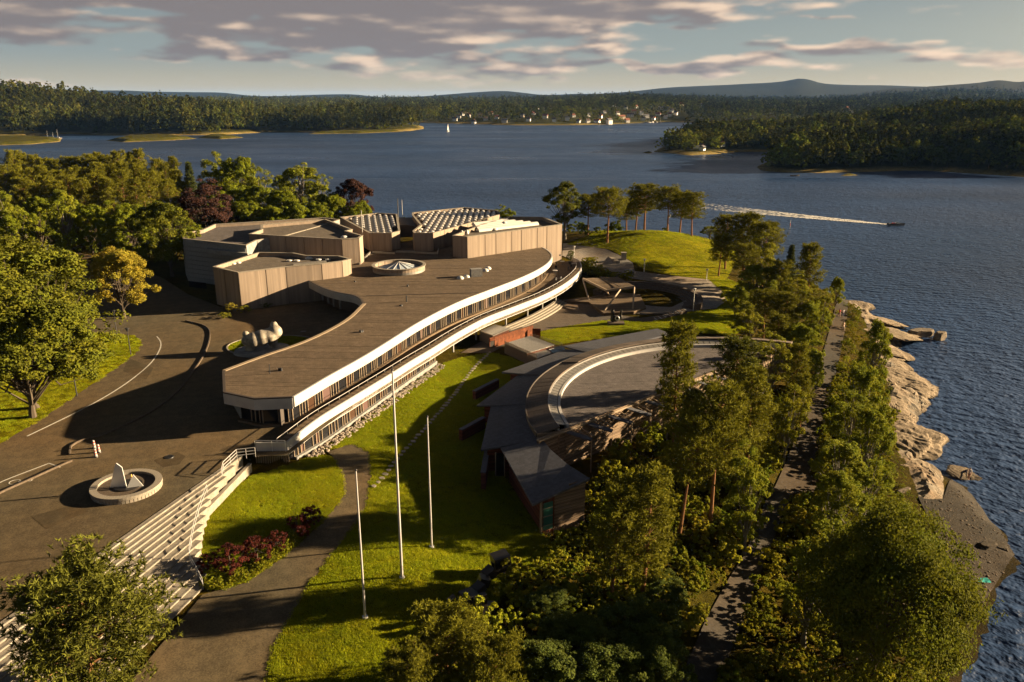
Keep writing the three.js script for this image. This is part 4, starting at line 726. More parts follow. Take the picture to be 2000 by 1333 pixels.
// broad-leaved crown: clumps of leaves on an uneven envelope
function broadTree({ seed, h, r, base = 0.22, clumps = 130, leaves = 150, size = 0.3, squash = 1, droop = 0, vary = 0.3, top = 1 }) {
  const rng = mulberry(seed), L = { p: [], c: [] }, w = [], cy = h * (base + 1) / 2 + h * 0.03, ry = h * (1 - base) / 2 * squash;
  const lob = Array.from({ length: 9 }, () => [rv(rng), (h < 4 ? 0.4 : 1) * (0.16 + 0.36 * rng())]);
  const R = (d) => { let k = 0.82; for (const [q, a] of lob) k += a * Math.max(0, d.dot(q) - 0.45) * 1.3; return k; };
  const lobes = Array.from({ length: Math.round(8 + clumps / 24) }, () => { const d = rv(rng); if (d.y < (base < 0.05 ? -0.97 : base < 0.13 ? -0.72 : -0.4)) d.y *= -0.7; d.normalize(); const k = R(d) * (0.62 + 0.16 * rng()); return [V3(d.x * r * k * (1 - 0.25 * Math.max(0, d.y) * (1 - top)), cy + d.y * ry * k, d.z * r * k), (0.27 + 0.14 * rng()) * Math.min(r, ry * 1.2), 0.86 + 0.28 * rng()]; });
  const hub = new THREE.Vector3(0, h * base * 1.1, 0), lean = (rng() - 0.5) * 0.6;
  ringTube(w, [new THREE.Vector3(0, -0.6, 0), new THREE.Vector3(lean * 0.2, h * base * 0.5, 0), hub.clone().setX(lean * 0.5), new THREE.Vector3(lean, h * 0.62, lean * 0.4), new THREE.Vector3(lean * 1.2, h * 0.86, 0)], h * 0.026 + 0.06, 0.05, 8);
  for (let i = 0; i < clumps; i++) {
    const d = rv(rng); if (d.y < -0.55) d.y *= -0.6; d.normalize();
    const f = i < clumps * 0.75 ? 0.72 + 0.28 * rng() : 0.3 + 0.4 * rng(), k = R(d) * f, prof = 1 - 0.25 * Math.max(0, d.y) * (1 - top);
    let lt = 1; const c = new THREE.Vector3(d.x * r * k * prof, cy + d.y * ry * k, d.z * r * k * prof); if (h < 4 ? i % 2 : i % 3) { const lb = lobes[i % lobes.length], q = d.clone(); q.addScaledVector(lb[0].clone().setY(lb[0].y - cy).normalize(), 0.5).normalize(); c.copy(lb[0]).addScaledVector(q, lb[1] * (0.75 + 0.25 * rng())); lt = lb[2]; } if (c.y < h * base * 0.6) c.y = h * base * (0.6 + 0.5 * rng());
    const cr = (0.1 + 0.1 * rng()) * Math.min(r, ry * 1.3), tone = (1 - vary / 2 + vary * rng()) * lt, hue = (rng() - 0.5) * 0.16;
    if (i % 6 === 0) { const m = hub.clone().lerp(c, 0.5); m.y += h * 0.05; ringTube(w, [new THREE.Vector3(lean * 0.7, h * lerp(base, 0.6, rng()), 0), m, c], h * 0.007 + 0.02, 0.02, 5); }
    const out = c.clone().sub(new THREE.Vector3(0, cy - ry * 0.3, 0)).normalize();
    for (let j = 0; j < leaves; j++) {
      const q = rv(rng), rr = cr * Math.pow(rng(), 0.4); q.addScaledVector(out, 0.35).normalize();
      const p = c.clone().add(new THREE.Vector3(q.x * rr * 1.15, q.y * rr * (0.75 + droop) - droop * rr * rng(), q.z * rr * 1.15));
      const n = q.clone().multiplyScalar(0.6).add(rv(rng).multiplyScalar(0.75)).addScaledVector(out, 0.25); n.y += 0.2; n.normalize();
      const t = tone * (0.82 + 0.36 * rng()); leaf(L, p, n, size * (0.7 + 0.6 * rng()), rng, [t * (1 + hue), t, t * (1 - hue)]);
    }
  }
  return { crown: geoOf(L), trunk: woodGeo(w), h, w: r * 2 };
}
// Scots pine: bare trunk, uneven plates of needles
function pineTree({ seed, h, r, base = 0.42, limbs = 46, tufts = 26, blades = 11, len = 0.42, cone = 0, bend = 0.5 }) {
  const rng = mulberry(seed), L = { p: [], c: [] }, w = [], bx = (rng() - 0.5) * bend * 2, bz = (rng() - 0.5) * bend * 2, ax = (t) => new THREE.Vector3(bx * Math.sin(t * 2.2), t * h, bz * Math.sin(t * 1.7 + 0.4) - bz * Math.sin(0.4));
  ringTube(w, [0, 0.08, 0.2, 0.35, 0.5, 0.65, 0.8, 0.95].map((t) => { const p = ax(t); if (!t) p.y = -0.6; return p; }), h * 0.014 + 0.08, 0.05, 8);
  for (let i = 0; i < limbs; i++) {
    const t = lerp(base, 0.985, Math.pow(i / (limbs - 1), 0.85)), u = (t - base) / (1 - base), prof = cone ? (1 - u) * 0.95 + 0.07 : Math.sqrt(Math.max(0.03, Math.sin(Math.PI * (0.2 + 0.74 * u)))) * (0.72 + 0.5 * rng());
    const a = i * 2.4 + rng() * 0.9, len2 = r * prof * (0.7 + 0.4 * rng()), o = ax(t), dir = new THREE.Vector3(Math.cos(a), cone ? -0.12 : 0.22 + 0.35 * u, Math.sin(a));
    const e = o.clone().addScaledVector(dir, len2), m = o.clone().lerp(e, 0.5); m.y -= 0.05 * len2;
    if (!cone || i % 3 === 0) ringTube(w, [o, m, e], 0.035 + 0.012 * len2, 0.015, 4);
    const np = cone ? 3 : 3 + (len2 > r * 0.6 ? 2 : 0), tone = 0.82 + 0.36 * rng();
    for (let k = 0; k < np; k++) {
      const s = lerp(0.42, 1.05, (k + 0.5) / np), side = (rng() - 0.5) * len2 * (cone ? 0.35 : 0.55) * s, c = o.clone().lerp(e, s).add(new THREE.Vector3(-Math.sin(a) * side, 0.1 + 0.25 * rng(), Math.cos(a) * side)), pr = (cone ? 0.28 : 0.36) * Math.sqrt(len2 * r) * (0.5 + 0.45 * rng()) * 0.62 + 0.2;
      for (let j = 0; j < tufts / np * 2.2; j++) {
        const q = rv(rng), p = c.clone().add(new THREE.Vector3(q.x * pr, q.y * pr * 0.5, q.z * pr)), d = new THREE.Vector3(q.x * 0.5 + dir.x * 0.3, 0.5 + 0.3 * q.y, q.z * 0.5 + dir.z * 0.3).normalize(), t2 = tone * (0.8 + 0.4 * rng());
        tuft(L, p, d, len * (0.8 + 0.4 * rng()), blades, rng, [t2 * 1.02, t2, t2 * 0.95]);
      }
    }
  }
  return { crown: geoOf(L), trunk: woodGeo(w), h, w: r * 2 };
}
const leafMat = (r, g, b, tr = 0.3) => new THREE.MeshPhysicalMaterial({ color: lin(r, g, b), roughness: 1, vertexColors: true, side: THREE.DoubleSide, transmission: tr, thickness: 0, specularIntensity: 0.12 });
const LM = {
  pine: leafMat(0.125, 0.125, 0.011, 0.22), pineDark: leafMat(0.085, 0.092, 0.012, 0.22), maple: leafMat(0.13, 0.15, 0.008), birch: leafMat(0.16, 0.175, 0.011), gold: leafMat(0.22, 0.18, 0.018), copper: leafMat(0.045, 0.022, 0.018, 0.15), spruce: leafMat(0.06, 0.075, 0.022, 0.15),
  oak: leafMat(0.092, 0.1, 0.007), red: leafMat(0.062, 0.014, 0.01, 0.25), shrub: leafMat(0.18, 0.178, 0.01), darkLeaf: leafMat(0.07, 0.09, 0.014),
};
const PROTO = {
  pine: [1, 2, 3, 4].map((s) => pineTree({ seed: s * 31, h: 17, r: 3.6 + 0.3 * s, base: 0.3 + 0.05 * s, limbs: 56, tufts: 14, blades: 7, len: 0.55 })),
  slim: [5, 6].map((s) => pineTree({ seed: s * 37, h: 17, r: 3.1, base: 0.2, limbs: 66, tufts: 13, blades: 7, len: 0.52, bend: 0.8 })),
  low: [7, 8].map((s) => pineTree({ seed: s * 41, h: 11, r: 4.6, base: 0.16, limbs: 72, tufts: 30, blades: 8, len: 0.42, bend: 0.8 })),
  spruce: [9, 10].map((s) => pineTree({ seed: s * 13, h: 18, r: 3.0, base: 0.07, limbs: 90, tufts: 16, blades: 7, len: 0.5, cone: 1, bend: 0.1 })),
  maple: [11, 12, 13].map((s) => broadTree({ seed: s * 17, h: 15, r: 5.4, base: 0.1, clumps: 260, leaves: 85, size: 0.4 })),
  fine: [14].map((s) => broadTree({ seed: s * 17, h: 18, r: 6.6, base: 0.03, clumps: 520, leaves: 90, size: 0.36, vary: 0.36 })),
  birch: [15, 16, 17].map((s) => broadTree({ seed: s * 19, h: 16, r: 3.3, base: 0.12, clumps: 200, leaves: 70, size: 0.3, droop: 0.35, vary: 0.25, top: 0.3 })),
  oak: [18].map((s) => broadTree({ seed: s * 23, h: 15, r: 8.6, base: 0.1, clumps: 560, leaves: 100, size: 0.3, vary: 0.4 })),
  shrub: [19, 20, 21].map((s) => broadTree({ seed: s * 29, h: 3, r: 1.7, base: 0.02, clumps: 64, leaves: 50, size: 0.17 })),
};
const treeName = { pine: 'pine_tree', slim: 'pine_tree', low: 'pine_tree', spruce: 'spruce_tree', maple: 'maple_tree', fine: 'maple_tree', birch: 'birch_tree', oak: 'oak_tree', shrub: 'shrub' };
for (const k in PROTO) for (const p of PROTO[k]) { p.crown.computeBoundingBox(); const b = p.crown.boundingBox; p.h = b.max.y - 0.25; p.w = (b.max.x - b.min.x + b.max.z - b.min.z) / 2 * 0.94; }
let treeNo = 0;
function plant(kind, pos, height, width, label, { mat, group, turn, name, tilt } = {}) {
  const list = PROTO[kind], k = treeNo++ % list.length, p = list[k], m = LM[mat ?? ({ slim: 'pine', low: 'pine', fine: 'maple' }[kind] ?? kind)];
  const o = thing(name ?? treeName[kind], label, kind === 'shrub' ? 'shrub' : 'tree', pos, turn ?? treeNo * 2.4, group);
  o.scale.set(width / p.w, height / p.h, width / p.w); if (tilt) o.rotation.z = tilt;
  part('trunk', p.trunk, kind === 'birch' ? M.barkBirch : ['pine', 'slim', 'low'].includes(kind) ? M.barkPine : M.bark, o); part('crown', p.crown, m, o);
  return o;
}
// a tree standing at ground distance f whose top shows at the pixel (u, vtop), crown wpx pixels wide
function treeAt(u, vtop, f, kind, wpx, label, opt = {}) {
  const t = atForward(u, vtop, f), y = T(t.x, t.z), d = f * CP + (EYE - y) * SP;
  return plant(kind, new THREE.Vector3(t.x, y, t.z), Math.max(1, t.y - y), wpx * d / FOC, label, opt);
}
const wood = (list, label, group) => list.forEach(([u, v, f, k, w, m], i) => treeAt(u, v, f, k, w, label(k, m, i), { mat: m, group: group(k, m) }));
const WOODNAME = { pine: 'tall pine', slim: 'tall pine', spruce: 'dark pointed spruce', maple: 'leafy green maple', birch: 'pale green birch' };
// wood west and north of the museum
wood([[20, 290, 285, 'pine', 45], [62, 300, 290, 'pine', 42], [105, 308, 280, 'pine', 45], [150, 300, 285, 'pine', 42], [182, 296, 290, 'slim', 38], [225, 291, 280, 'slim', 44], [268, 289, 285, 'slim', 41], [302, 305, 290, 'pine', 35], [338, 304, 280, 'slim', 32],
  [40, 345, 235, 'pine', 53], [85, 340, 230, 'pine', 53], [130, 336, 245, 'pine', 51], [185, 335, 240, 'pine', 56], [235, 330, 245, 'pine', 53], [285, 332, 240, 'pine', 56], [322, 345, 232, 'pine', 45], [-40, 300, 285, 'pine', 45], [-30, 350, 230, 'pine', 53], [-60, 400, 190, 'maple', 80], [355, 350, 255, 'pine', 44], [60, 325, 262, 'pine', 48], [160, 325, 262, 'pine', 48], [210, 318, 265, 'pine', 48], [-15, 325, 262, 'pine', 48], [112, 330, 266, 'pine', 45], [42, 296, 292, 'slim', 40], [84, 306, 286, 'pine', 40], [128, 303, 288, 'slim', 40], [168, 300, 282, 'slim', 38], [205, 300, 286, 'pine', 42], [248, 296, 284, 'slim', 40], [320, 312, 286, 'pine', 36], [5, 320, 260, 'slim', 44], [32, 318, 266, 'slim', 44], [80, 322, 258, 'slim', 44], [140, 322, 256, 'pine', 46], [185, 316, 258, 'slim', 44], [232, 312, 262, 'slim', 46], [262, 316, 258, 'pine', 46], [300, 325, 256, 'slim', 44], [262, 345, 236, 'slim', 50], [160, 345, 232, 'slim', 50], [208, 345, 228, 'slim', 50], [108, 350, 226, 'slim', 50], [340, 330, 262, 'slim', 40]],
  (k) => k === 'maple' ? 'leafy maple at the outer edge of the wood by the car park' : 'tall pine in the dense wood behind the car park', (k) => k === 'maple' ? undefined : 'pines of the dense wood behind the car park');
wood([[455, 345, 228, 'maple', 82], [505, 362, 224, 'maple', 78], [552, 372, 222, 'maple', 72], [600, 385, 220, 'maple', 68], [420, 372, 220, 'maple', 72], [480, 392, 216, 'maple', 66], [640, 368, 232, 'maple', 58], [705, 392, 226, 'maple', 42], [655, 380, 225, 'maple', 54], [625, 395, 218, 'maple', 55], [575, 398, 214, 'maple', 60], [530, 402, 212, 'maple', 60], [690, 400, 222, 'maple', 46]],
  (k, m, i) => ['leafy maple left of the first copper beech gap, beside the service block', 'tall leafy maple next to the broad pale birch', 'leafy maple under the narrow birch', 'leafy maple directly below the broad pale birch', 'leafy maple touching the large copper beech', 'leafy maple right above the dark roofed gallery block', 'maple just left of the farther copper beech', 'small maple at the right end of the wood, by the roof mast', 'maple in front of the farther copper beech', 'maple low behind the white pole of the roof', 'low maple behind the raised parapet', 'lowest maple behind the service block roof', 'small maple behind the left skylight block'][i], () => 'maples behind the gallery blocks');
wood([[65, 385, 192, 'maple', 72], [165, 398, 186, 'maple', 74], [205, 392, 182, 'maple', 78], [245, 398, 180, 'maple', 78], [278, 408, 184, 'maple', 66], [358, 428, 188, 'maple', 76], [20, 420, 175, 'maple', 70]],
  (k, m, i) => ['dark maple between the two birches of the car park edge', 'dark maple right of the tall floodlight post', 'dark maple above the golden maple, left side', 'dark maple directly above the golden maple', 'narrow dark maple between the golden maple and the large round maple', 'dark maple squeezed against the service block wall', 'dark maple behind the top of the huge sunlit maple'][i], () => 'maples along the car park edge');
treeAt(15, 372, 186, 'birch', 78, 'birch at the left frame edge behind the car park lamp', {}); treeAt(116, 370, 182, 'birch', 76, 'light green birch with pale trunk behind the tall car park lamp', {});
treeAt(318, 393, 168, 'maple', 122, 'large round maple close to the grey service block', { mat: 'oak' });
treeAt(366, 316, 282, 'spruce', 42, 'lone dark spruce rising above the water behind the wood'); treeAt(430, 296, 262, 'maple', 84, 'tall bright leafy tree rising above the wood against the water', { mat: 'birch' }); treeAt(470, 306, 258, 'maple', 72, 'second tall leafy tree beside the brightest one against the water');
treeAt(497, 324, 252, 'birch', 58, 'slender birch at the middle of the wood skyline'); treeAt(545, 342, 248, 'birch', 46, 'narrow birch left of the broad pale birch'); treeAt(580, 316, 240, 'birch', 92, 'broad pale birch standing highest behind the gallery blocks'); treeAt(614, 340, 238, 'birch', 62, 'birch right of the broad pale birch');
treeAt(392, 348, 208, 'maple', 118, 'large dark copper beech behind the service block', { mat: 'copper', name: 'copper_beech' }); treeAt(682, 350, 232, 'maple', 80, 'dark copper beech at the right end of the wood', { mat: 'copper', name: 'copper_beech' });
treeAt(222, 484, 134, 'maple', 132, 'golden-leaved maple standing alone by the drive', { mat: 'gold' });
treeAt(6, 470, 92, 'fine', 335, 'huge sunlit maple on the grass at the left frame edge', { mat: 'oak' }); treeAt(20, 590, 89, 'maple', 250, 'lower leafy tree merging with the huge maple at the left edge', { mat: 'oak' }); treeAt(152, 638, 106, 'birch', 46, 'small yellowish sapling at the tip of the drive grass', { mat: 'shrub' });
// pines on the mound
treeAt(1105, 355, 212, 'birch', 78, 'dense broad-leaved tree at the left of the mound pines', { mat: 'oak' });
[[1150, 378, 216, 'pine', 66, 'dark pine between the dense leafy tree and the sunlit pine on the mound'], [1190, 362, 201, 'pine', 94, 'broad sunlit pine with the tallest bare trunk on the mound'], [1226, 386, 224, 'pine', 56, 'thin pine behind the broad sunlit pine on the mound'], [1245, 370, 222, 'pine', 62, 'pine left of the mound crest pine'], [1263, 357, 219, 'pine', 80, 'tall pine on the crest of the mound'], [1309, 360, 214, 'pine', 78, 'pine beside the pale bird-like sculpture'], [1333, 371, 215, 'pine', 60, 'slim pine right of the pale sculpture'], [1357, 374, 209, 'pine', 62, 'rightmost pine of the mound group']].forEach(([u, v, f, k, w, l]) => treeAt(u, v, f, k, w, l));
treeAt(985, 400, 216, 'maple', 48, 'round leafy tree peeping over the water-end gallery block'); treeAt(1388, 440, 214, 'birch', 36, 'thin young birch right of the mound pines');
// wooded slope down to the shore
wood([[1425, 418, 186, 'pine', 74], [1462, 413, 183, 'pine', 80], [1500, 430, 178, 'pine', 74], [1455, 470, 170, 'pine', 84], [1410, 455, 180, 'pine', 60], [1500, 565, 140, 'pine', 84]], (k, m, i) => ['leftmost tall pine above the shore beyond the north lawn', 'highest pine of the shore group, beside the leftmost', 'right-hand pine of the shore group against the water', 'pine in front of the shore group with a bare trunk', 'pine nearest the mound in the shore group', 'pine halfway down the slope above the footpath'][i], () => 'pines above the shore beyond the lawn');
wood([[1490, 455, 172, 'birch', 73, 'shrub'], [1525, 505, 158, 'slim', 63], [1480, 520, 158, 'maple', 92, 'birch'], [1570, 530, 150, 'birch', 67, 'shrub'], [1545, 570, 138, 'slim', 69], [1590, 590, 138, 'maple', 72, 'birch'], [1470, 590, 134, 'birch', 67, 'shrub'], [1520, 610, 124, 'slim', 70], [1575, 635, 122, 'maple', 84, 'birch'], [1515, 645, 112, 'birch', 83, 'shrub'], [1562, 668, 112, 'slim', 63], [1590, 690, 118, 'maple', 60, 'birch'], [1548, 745, 94, 'birch', 67, 'shrub'], [1575, 730, 104, 'slim', 54], [1440, 560, 150, 'maple', 60, 'birch'], [1610, 560, 150, 'birch', 48, 'shrub']], (k, m, i) => ['yellow-green birch highest on the slope, below the tall pines', 'slim pine right of the lawn edge, near the leaning pine', 'rounded tree at the right end of the north lawn', 'yellow-green birch before the leaning pine', 'slim pine halfway down the slope above the far footpath', 'rounded tree against the far footpath, beside the walkers', 'yellow-green birch at the corner of the north lawn', 'slim pine rising behind the round building end', 'rounded tree left of the footpath opposite the first rocks', 'yellow-green birch behind the dark pine of the round building', 'slim pine left of the footpath opposite the stone slab', 'rounded tree touching the middle of the footpath', 'yellow-green birch between the bare pine trunks and the footpath', 'slim pine crowding the footpath before the bend', 'rounded tree on the lawn edge beyond the amphitheatre', 'yellow-green birch at the far end of the footpath'][i], (k) => ({ slim: 'slim pines', birch: 'birches', maple: 'rounded trees' })[k] + ' left of the shore footpath');
treeAt(1548, 478, 168, 'spruce', 40, 'slim dark spruce beside the leaning pine'); treeAt(1592, 474, 160, 'slim', 70, 'pine leaning towards the water beyond the slope', { tilt: -0.12 }); treeAt(1638, 541, 170, 'maple', 32, 'small round tree alone at the far end of the footpath', { mat: 'birch' });
treeAt(1332, 622, 90, 'slim', 98, 'slender pine in front of the flat round roof'); treeAt(1452, 655, 98, 'slim', 116, 'dark pine at the right end of the round building', { mat: 'pineDark' }); treeAt(1480, 715, 88, 'slim', 116, 'bushy pine on the slope behind the two bare pine trunks'); treeAt(1360, 762, 86, 'slim', 80, 'small dark pine touching the sunshades of the plank wall', { mat: 'pineDark' });
treeAt(1410, 745, 76, 'pine', 150, 'tall bare-trunked pine right of the leaning trunk'); treeAt(1345, 800, 73.5, 'pine', 130, 'pine with an orange leaning trunk below the round building', { tilt: -0.1 });
treeAt(1203, 935, 60, 'slim', 118, 'left of the two broad pines before the front wing'); treeAt(1268, 908, 61.5, 'slim', 130, 'right of the two broad pines before the front wing');
treeAt(1475, 860, 72, 'birch', 90, 'leafy tree beside the path fork, left of it', { mat: 'birch' });
wood([[1718, 625, 120, 'birch', 66], [1695, 700, 100, 'birch', 92], [1672, 760, 96, 'birch', 92], [1705, 800, 88, 'birch', 92], [1652, 850, 84, 'birch', 104], [1700, 890, 80, 'birch', 92], [1640, 920, 74, 'birch', 100]], (k, m, i) => ['farthest tall birch between the footpath and the rocks', 'birch opposite the stone slab in the water', 'birch close to the footpath opposite the largest ribbed rock', 'birch above the largest ribbed rock', 'birch at the footpath bend, second nearest', 'birch above the big sloping rock', 'nearest of the birches, touching the great oak'][i], () => 'birches between the shore footpath and the rocks');
treeAt(1758, 980, 56, 'oak', 345, 'great spreading oak over the beach corner'); treeAt(1600, 1010, 60, 'birch', 120, 'birch with a pale trunk left of the great oak'); 
treeAt(125, 1100, 44, 'low', 330, 'big bushy pine over the foot of the stair', { mat: 'pineDark' }); treeAt(870, 1190, 47, 'low', 190, 'bushy young pine beside the black block sculpture'); treeAt(960, 1240, 45, 'low', 150, 'young pine at the bottom of the lawn, right of the bushier one'); treeAt(790, 1275, 43, 'low', 150, 'low pine at the bottom edge of the lawn');
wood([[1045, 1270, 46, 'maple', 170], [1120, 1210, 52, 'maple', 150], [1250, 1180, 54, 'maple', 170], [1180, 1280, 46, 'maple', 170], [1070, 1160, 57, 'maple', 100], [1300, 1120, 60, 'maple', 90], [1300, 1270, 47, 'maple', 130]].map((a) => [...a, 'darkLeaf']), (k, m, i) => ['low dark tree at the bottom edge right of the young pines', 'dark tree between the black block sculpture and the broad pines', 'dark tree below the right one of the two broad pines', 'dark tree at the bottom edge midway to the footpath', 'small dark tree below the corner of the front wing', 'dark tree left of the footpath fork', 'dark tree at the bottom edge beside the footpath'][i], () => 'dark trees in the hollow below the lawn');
// red and green shrubs along the path
[[405, 1122, 44, 'leftmost dark red shrub, next to the stair railing'], [452, 1118, 56, 'second dark red shrub from the stair railing'], [503, 1100, 50, 'third and widest dark red shrub in the path bed'], [543, 1076, 42, 'fourth dark red shrub in the path bed'], [583, 1050, 44, 'fifth dark red shrub, beside the last one'], [608, 1028, 38, 'farthest dark red shrub along the path bed']].forEach(([u, v, w, l], i) => { const p = G(u, v), d = -p.z * CP + (EYE - p.y) * SP; plant('shrub', p, w * d / FOC * (0.9 + 0.1 * (i % 3)), w * d / FOC * 1.08, l, { mat: 'red' }); });
// loose undergrowth
const FOOT = SHOREPATH, blocked = (x, z) => inside(FOOT, x, z) || edgeDist(FOOT, x, z) < 0.25 || inside(PATHPOLY, x, z) || LAWNS.main && inside(LAWNS.main, x, z) || inside(LAWNS.north, x, z) || inside(LAWNS.hill, x, z) || inside(LAWNS.bank, x, z);
const CH = (x, z) => { const dx = x - 6.1, dz = -z - 84.5; return dx * 0.675 - dz * 0.738; };               // metres to the camera side of the plank wall
function scatter(geo, mat, name, label, n, poly, sizes, seed, keep) {
  const rng = mulberry(seed), xs = poly.map((p) => p.x), zs = poly.map((p) => p.z), x0 = Math.min(...xs), x1 = Math.max(...xs), z0 = Math.min(...zs), z1 = Math.max(...zs), mats = [], cols = [], q = new THREE.Quaternion(), up = new THREE.Vector3(0, 1, 0);
  for (let i = 0; i < n * 6 && mats.length < n; i++) {
    const x = lerp(x0, x1, rng()), z = lerp(z0, z1, rng()); if (!inside(poly, x, z) || keep && !keep(x, z, rng)) continue;
    const s = lerp(sizes[0], sizes[1], rng() * rng()), y = Tq(x, z); q.setFromAxisAngle(up, rng() * 6.28);
    mats.push(new THREE.Matrix4().compose(new THREE.Vector3(x, y + (sizes[2] ?? -0.05), z), q, new THREE.Vector3(s, s * (0.8 + 0.4 * rng()), s))); const t = 0.75 + 0.5 * fbm(x * 0.2, z * 0.2, 3) * 1.2 + (rng() - 0.5) * 0.25; const dry = sm(0.48, 0.72, fbm(x * 0.13 + 40, z * 0.13, 4)); cols.push([t * (0.88 + 0.2 * rng() + 0.12 * dry), t, t * 0.9]);
  }
  const o = new THREE.InstancedMesh(geo, mat, mats.length); o.name = numbered(name); mats.forEach((m, i) => { o.setMatrixAt(i, m); o.setColorAt(i, new THREE.Color().setRGB(...cols[i])); });
  o.userData.kind = 'stuff'; tag(o, label, 'vegetation'); o.castShadow = o.receiveShadow = true; scene.add(o); return o;
}
const SLOPE = pix([[1060, 1060], [1130, 1050], [1150, 960], [1180, 910], [1290, 850], [1330, 810], [1470, 690], [1480, 600], [1440, 550], [1420, 510], [1440, 470], [1500, 500], [1600, 560], [1645, 585], [1700, 640], [1715, 700], [1730, 760], [1740, 830], [1740, 900], [1760, 960], [1790, 1020], [1850, 1100], [1860, 1200], [1850, 1400], [1300, 1500], [700, 1480], [800, 1333], [870, 1240], [960, 1205], [1000, 1135], [1060, 1110]]);
const freeSlope = (x, z) => !blocked(x, z) && !(CH(x, z) < 1.2 && -z > 66 && x > 0);
const bushGeo = (seed, n, s) => broadTree({ seed, h: 1.5, r: 1.0, base: 0.01, clumps: n, leaves: 36, size: s }).crown;
scatter(bushGeo(71, 20, 0.2), LM.shrub, 'undergrowth', 'sunlit shrubs and saplings covering the wooded slope', 2300, SLOPE, [0.5, 1.9], 3, freeSlope);
scatter(bushGeo(72, 22, 0.17), LM.maple, 'undergrowth', 'low leafy undergrowth under the slope trees', 2600, SLOPE, [0.4, 1.5], 4, freeSlope);
scatter(bushGeo(78, 24, 0.16), LM.shrub, 'undergrowth', 'leafy bushes crowding both edges of the shore footpath', 700, SLOPE, [0.7, 1.5], 14, (x, z) => !blocked(x, z) && edgeDist(FOOT, x, z) < 2.6);
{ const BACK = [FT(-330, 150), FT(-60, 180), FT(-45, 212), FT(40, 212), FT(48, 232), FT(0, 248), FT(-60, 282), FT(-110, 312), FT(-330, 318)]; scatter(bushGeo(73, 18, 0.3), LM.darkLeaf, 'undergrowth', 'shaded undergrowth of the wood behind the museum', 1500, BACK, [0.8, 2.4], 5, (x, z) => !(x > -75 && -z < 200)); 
  const CREST = pix([[1120, 462], [1200, 447], [1290, 441], [1420, 462], [1440, 480], [1400, 466], [1290, 447], [1200, 452]]); scatter(bushGeo(74, 16, 0.25), LM.shrub, 'undergrowth', 'low bushes along the crest of the mound', 90, CREST, [0.5, 1.3], 6);
  const BED = pix([[395, 1152], [440, 1150], [480, 1138], [545, 1092], [600, 1046], [632, 1014], [622, 1010], [590, 1040], [540, 1078], [480, 1118], [430, 1128], [395, 1135]]); scatter(bushGeo(75, 14, 0.16), LM.shrub, 'ground_cover', 'bright green ground cover edging the path below the red shrubs', 330, BED, [0.25, 0.6], 7);
  const RB = pix([[1140, 512], [1165, 510], [1180, 535], [1240, 540], [1235, 549], [1150, 542], [1138, 530]]); scatter(bushGeo(76, 18, 0.22), LM.shrub, 'undergrowth', 'dense bushes between the terrace end and the dark steps', 60, RB, [0.6, 1.3], 8);
  const SHORE = pix([[1645, 590], [1690, 625], [1720, 700], [1745, 760], [1760, 850], [1770, 930], [1790, 1010], [1740, 1010], [1720, 900], [1690, 760], [1660, 640]]); scatter(bushGeo(77, 14, 0.14), LM.birch, 'beach_grass', 'yellow-green grass and herbs above the shore rocks', 700, SHORE, [0.2, 0.6], 9);
}
// grass blades on the lawns
{
  const rng = mulberry(8), L = { p: [], c: [] }; for (let i = 0; i < 46; i++) { const a = rng() * 6.28, d = 0.42 * Math.sqrt(rng()), x = d * Math.cos(a), z = d * Math.sin(a), h = 0.07 + 0.07 * rng(), b = rng() * 6.28, w = 0.022, t = 0.8 + 0.4 * rng(); for (const p of [[x + w * Math.cos(b), 0, z + w * Math.sin(b)], [x - w * Math.cos(b), 0, z - w * Math.sin(b)], [x + 0.06 * (rng() - 0.5), h, z + 0.06 * (rng() - 0.5)]]) { L.p.push(...p); L.c.push(t, t, t); } }
  const g = geoOf(L); const lab = { drive: 'mown grass blades beside the curving drive', bank: 'mown grass blades of the bank beside the stair', main: 'mown grass blades of the flagpole lawn', north: 'mown grass blades of the sunlit north lawn', hill: 'mown grass blades of the mound', island: 'grass blades around the pale sculpture' }, num = { drive: 5000, bank: 3600, main: 15000, north: 5000, hill: 6000, island: 500 };
  for (const k in LAWNS) scatter(g, leafMat(0.225, 0.25, 0.008, 0.3), 'grass', lab[k], num[k], LAWNS[k], [0.8, 1.3, 0.06], 20 + k.length);
}
// ---------- flagpoles, lamps, kerbs, markings ----------
function pole(name, label, cat, u, v, vt, r0, r1, mat, group) {
  const p = G(u, v, 10.4), t = atForward(u, vt, -p.z), h = t.y - p.y, o = thing(name, label, cat, p, 0, group);
  part('pole', rod(new THREE.Vector3(0, -0.2, 0), new THREE.Vector3(0, h, 0), r0, r1, 12), mat, o); part('base_plate', new THREE.CylinderGeometry(0.22, 0.26, 0.16, 12).toNonIndexed(), M.steel, o).position.y = 0.1; const kn = new THREE.SphereGeometry(0.1, 10, 8).toNonIndexed(); part('finial', kn, M.darkMetal, o).position.y = h + 0.05;
  return o;
}
pole('flagpole', 'tallest white flagpole, in the middle of the three on the lawn', 'flagpole', 785, 1130, 724, 0.13, 0.07, M.white); pole('flagpole', 'shorter white flagpole nearest the asphalt path', 'flagpole', 713, 1208, 920, 0.1, 0.055, M.white); pole('flagpole', 'shorter white flagpole nearest the wooden building', 'flagpole', 843, 1070, 815, 0.1, 0.055, M.white);
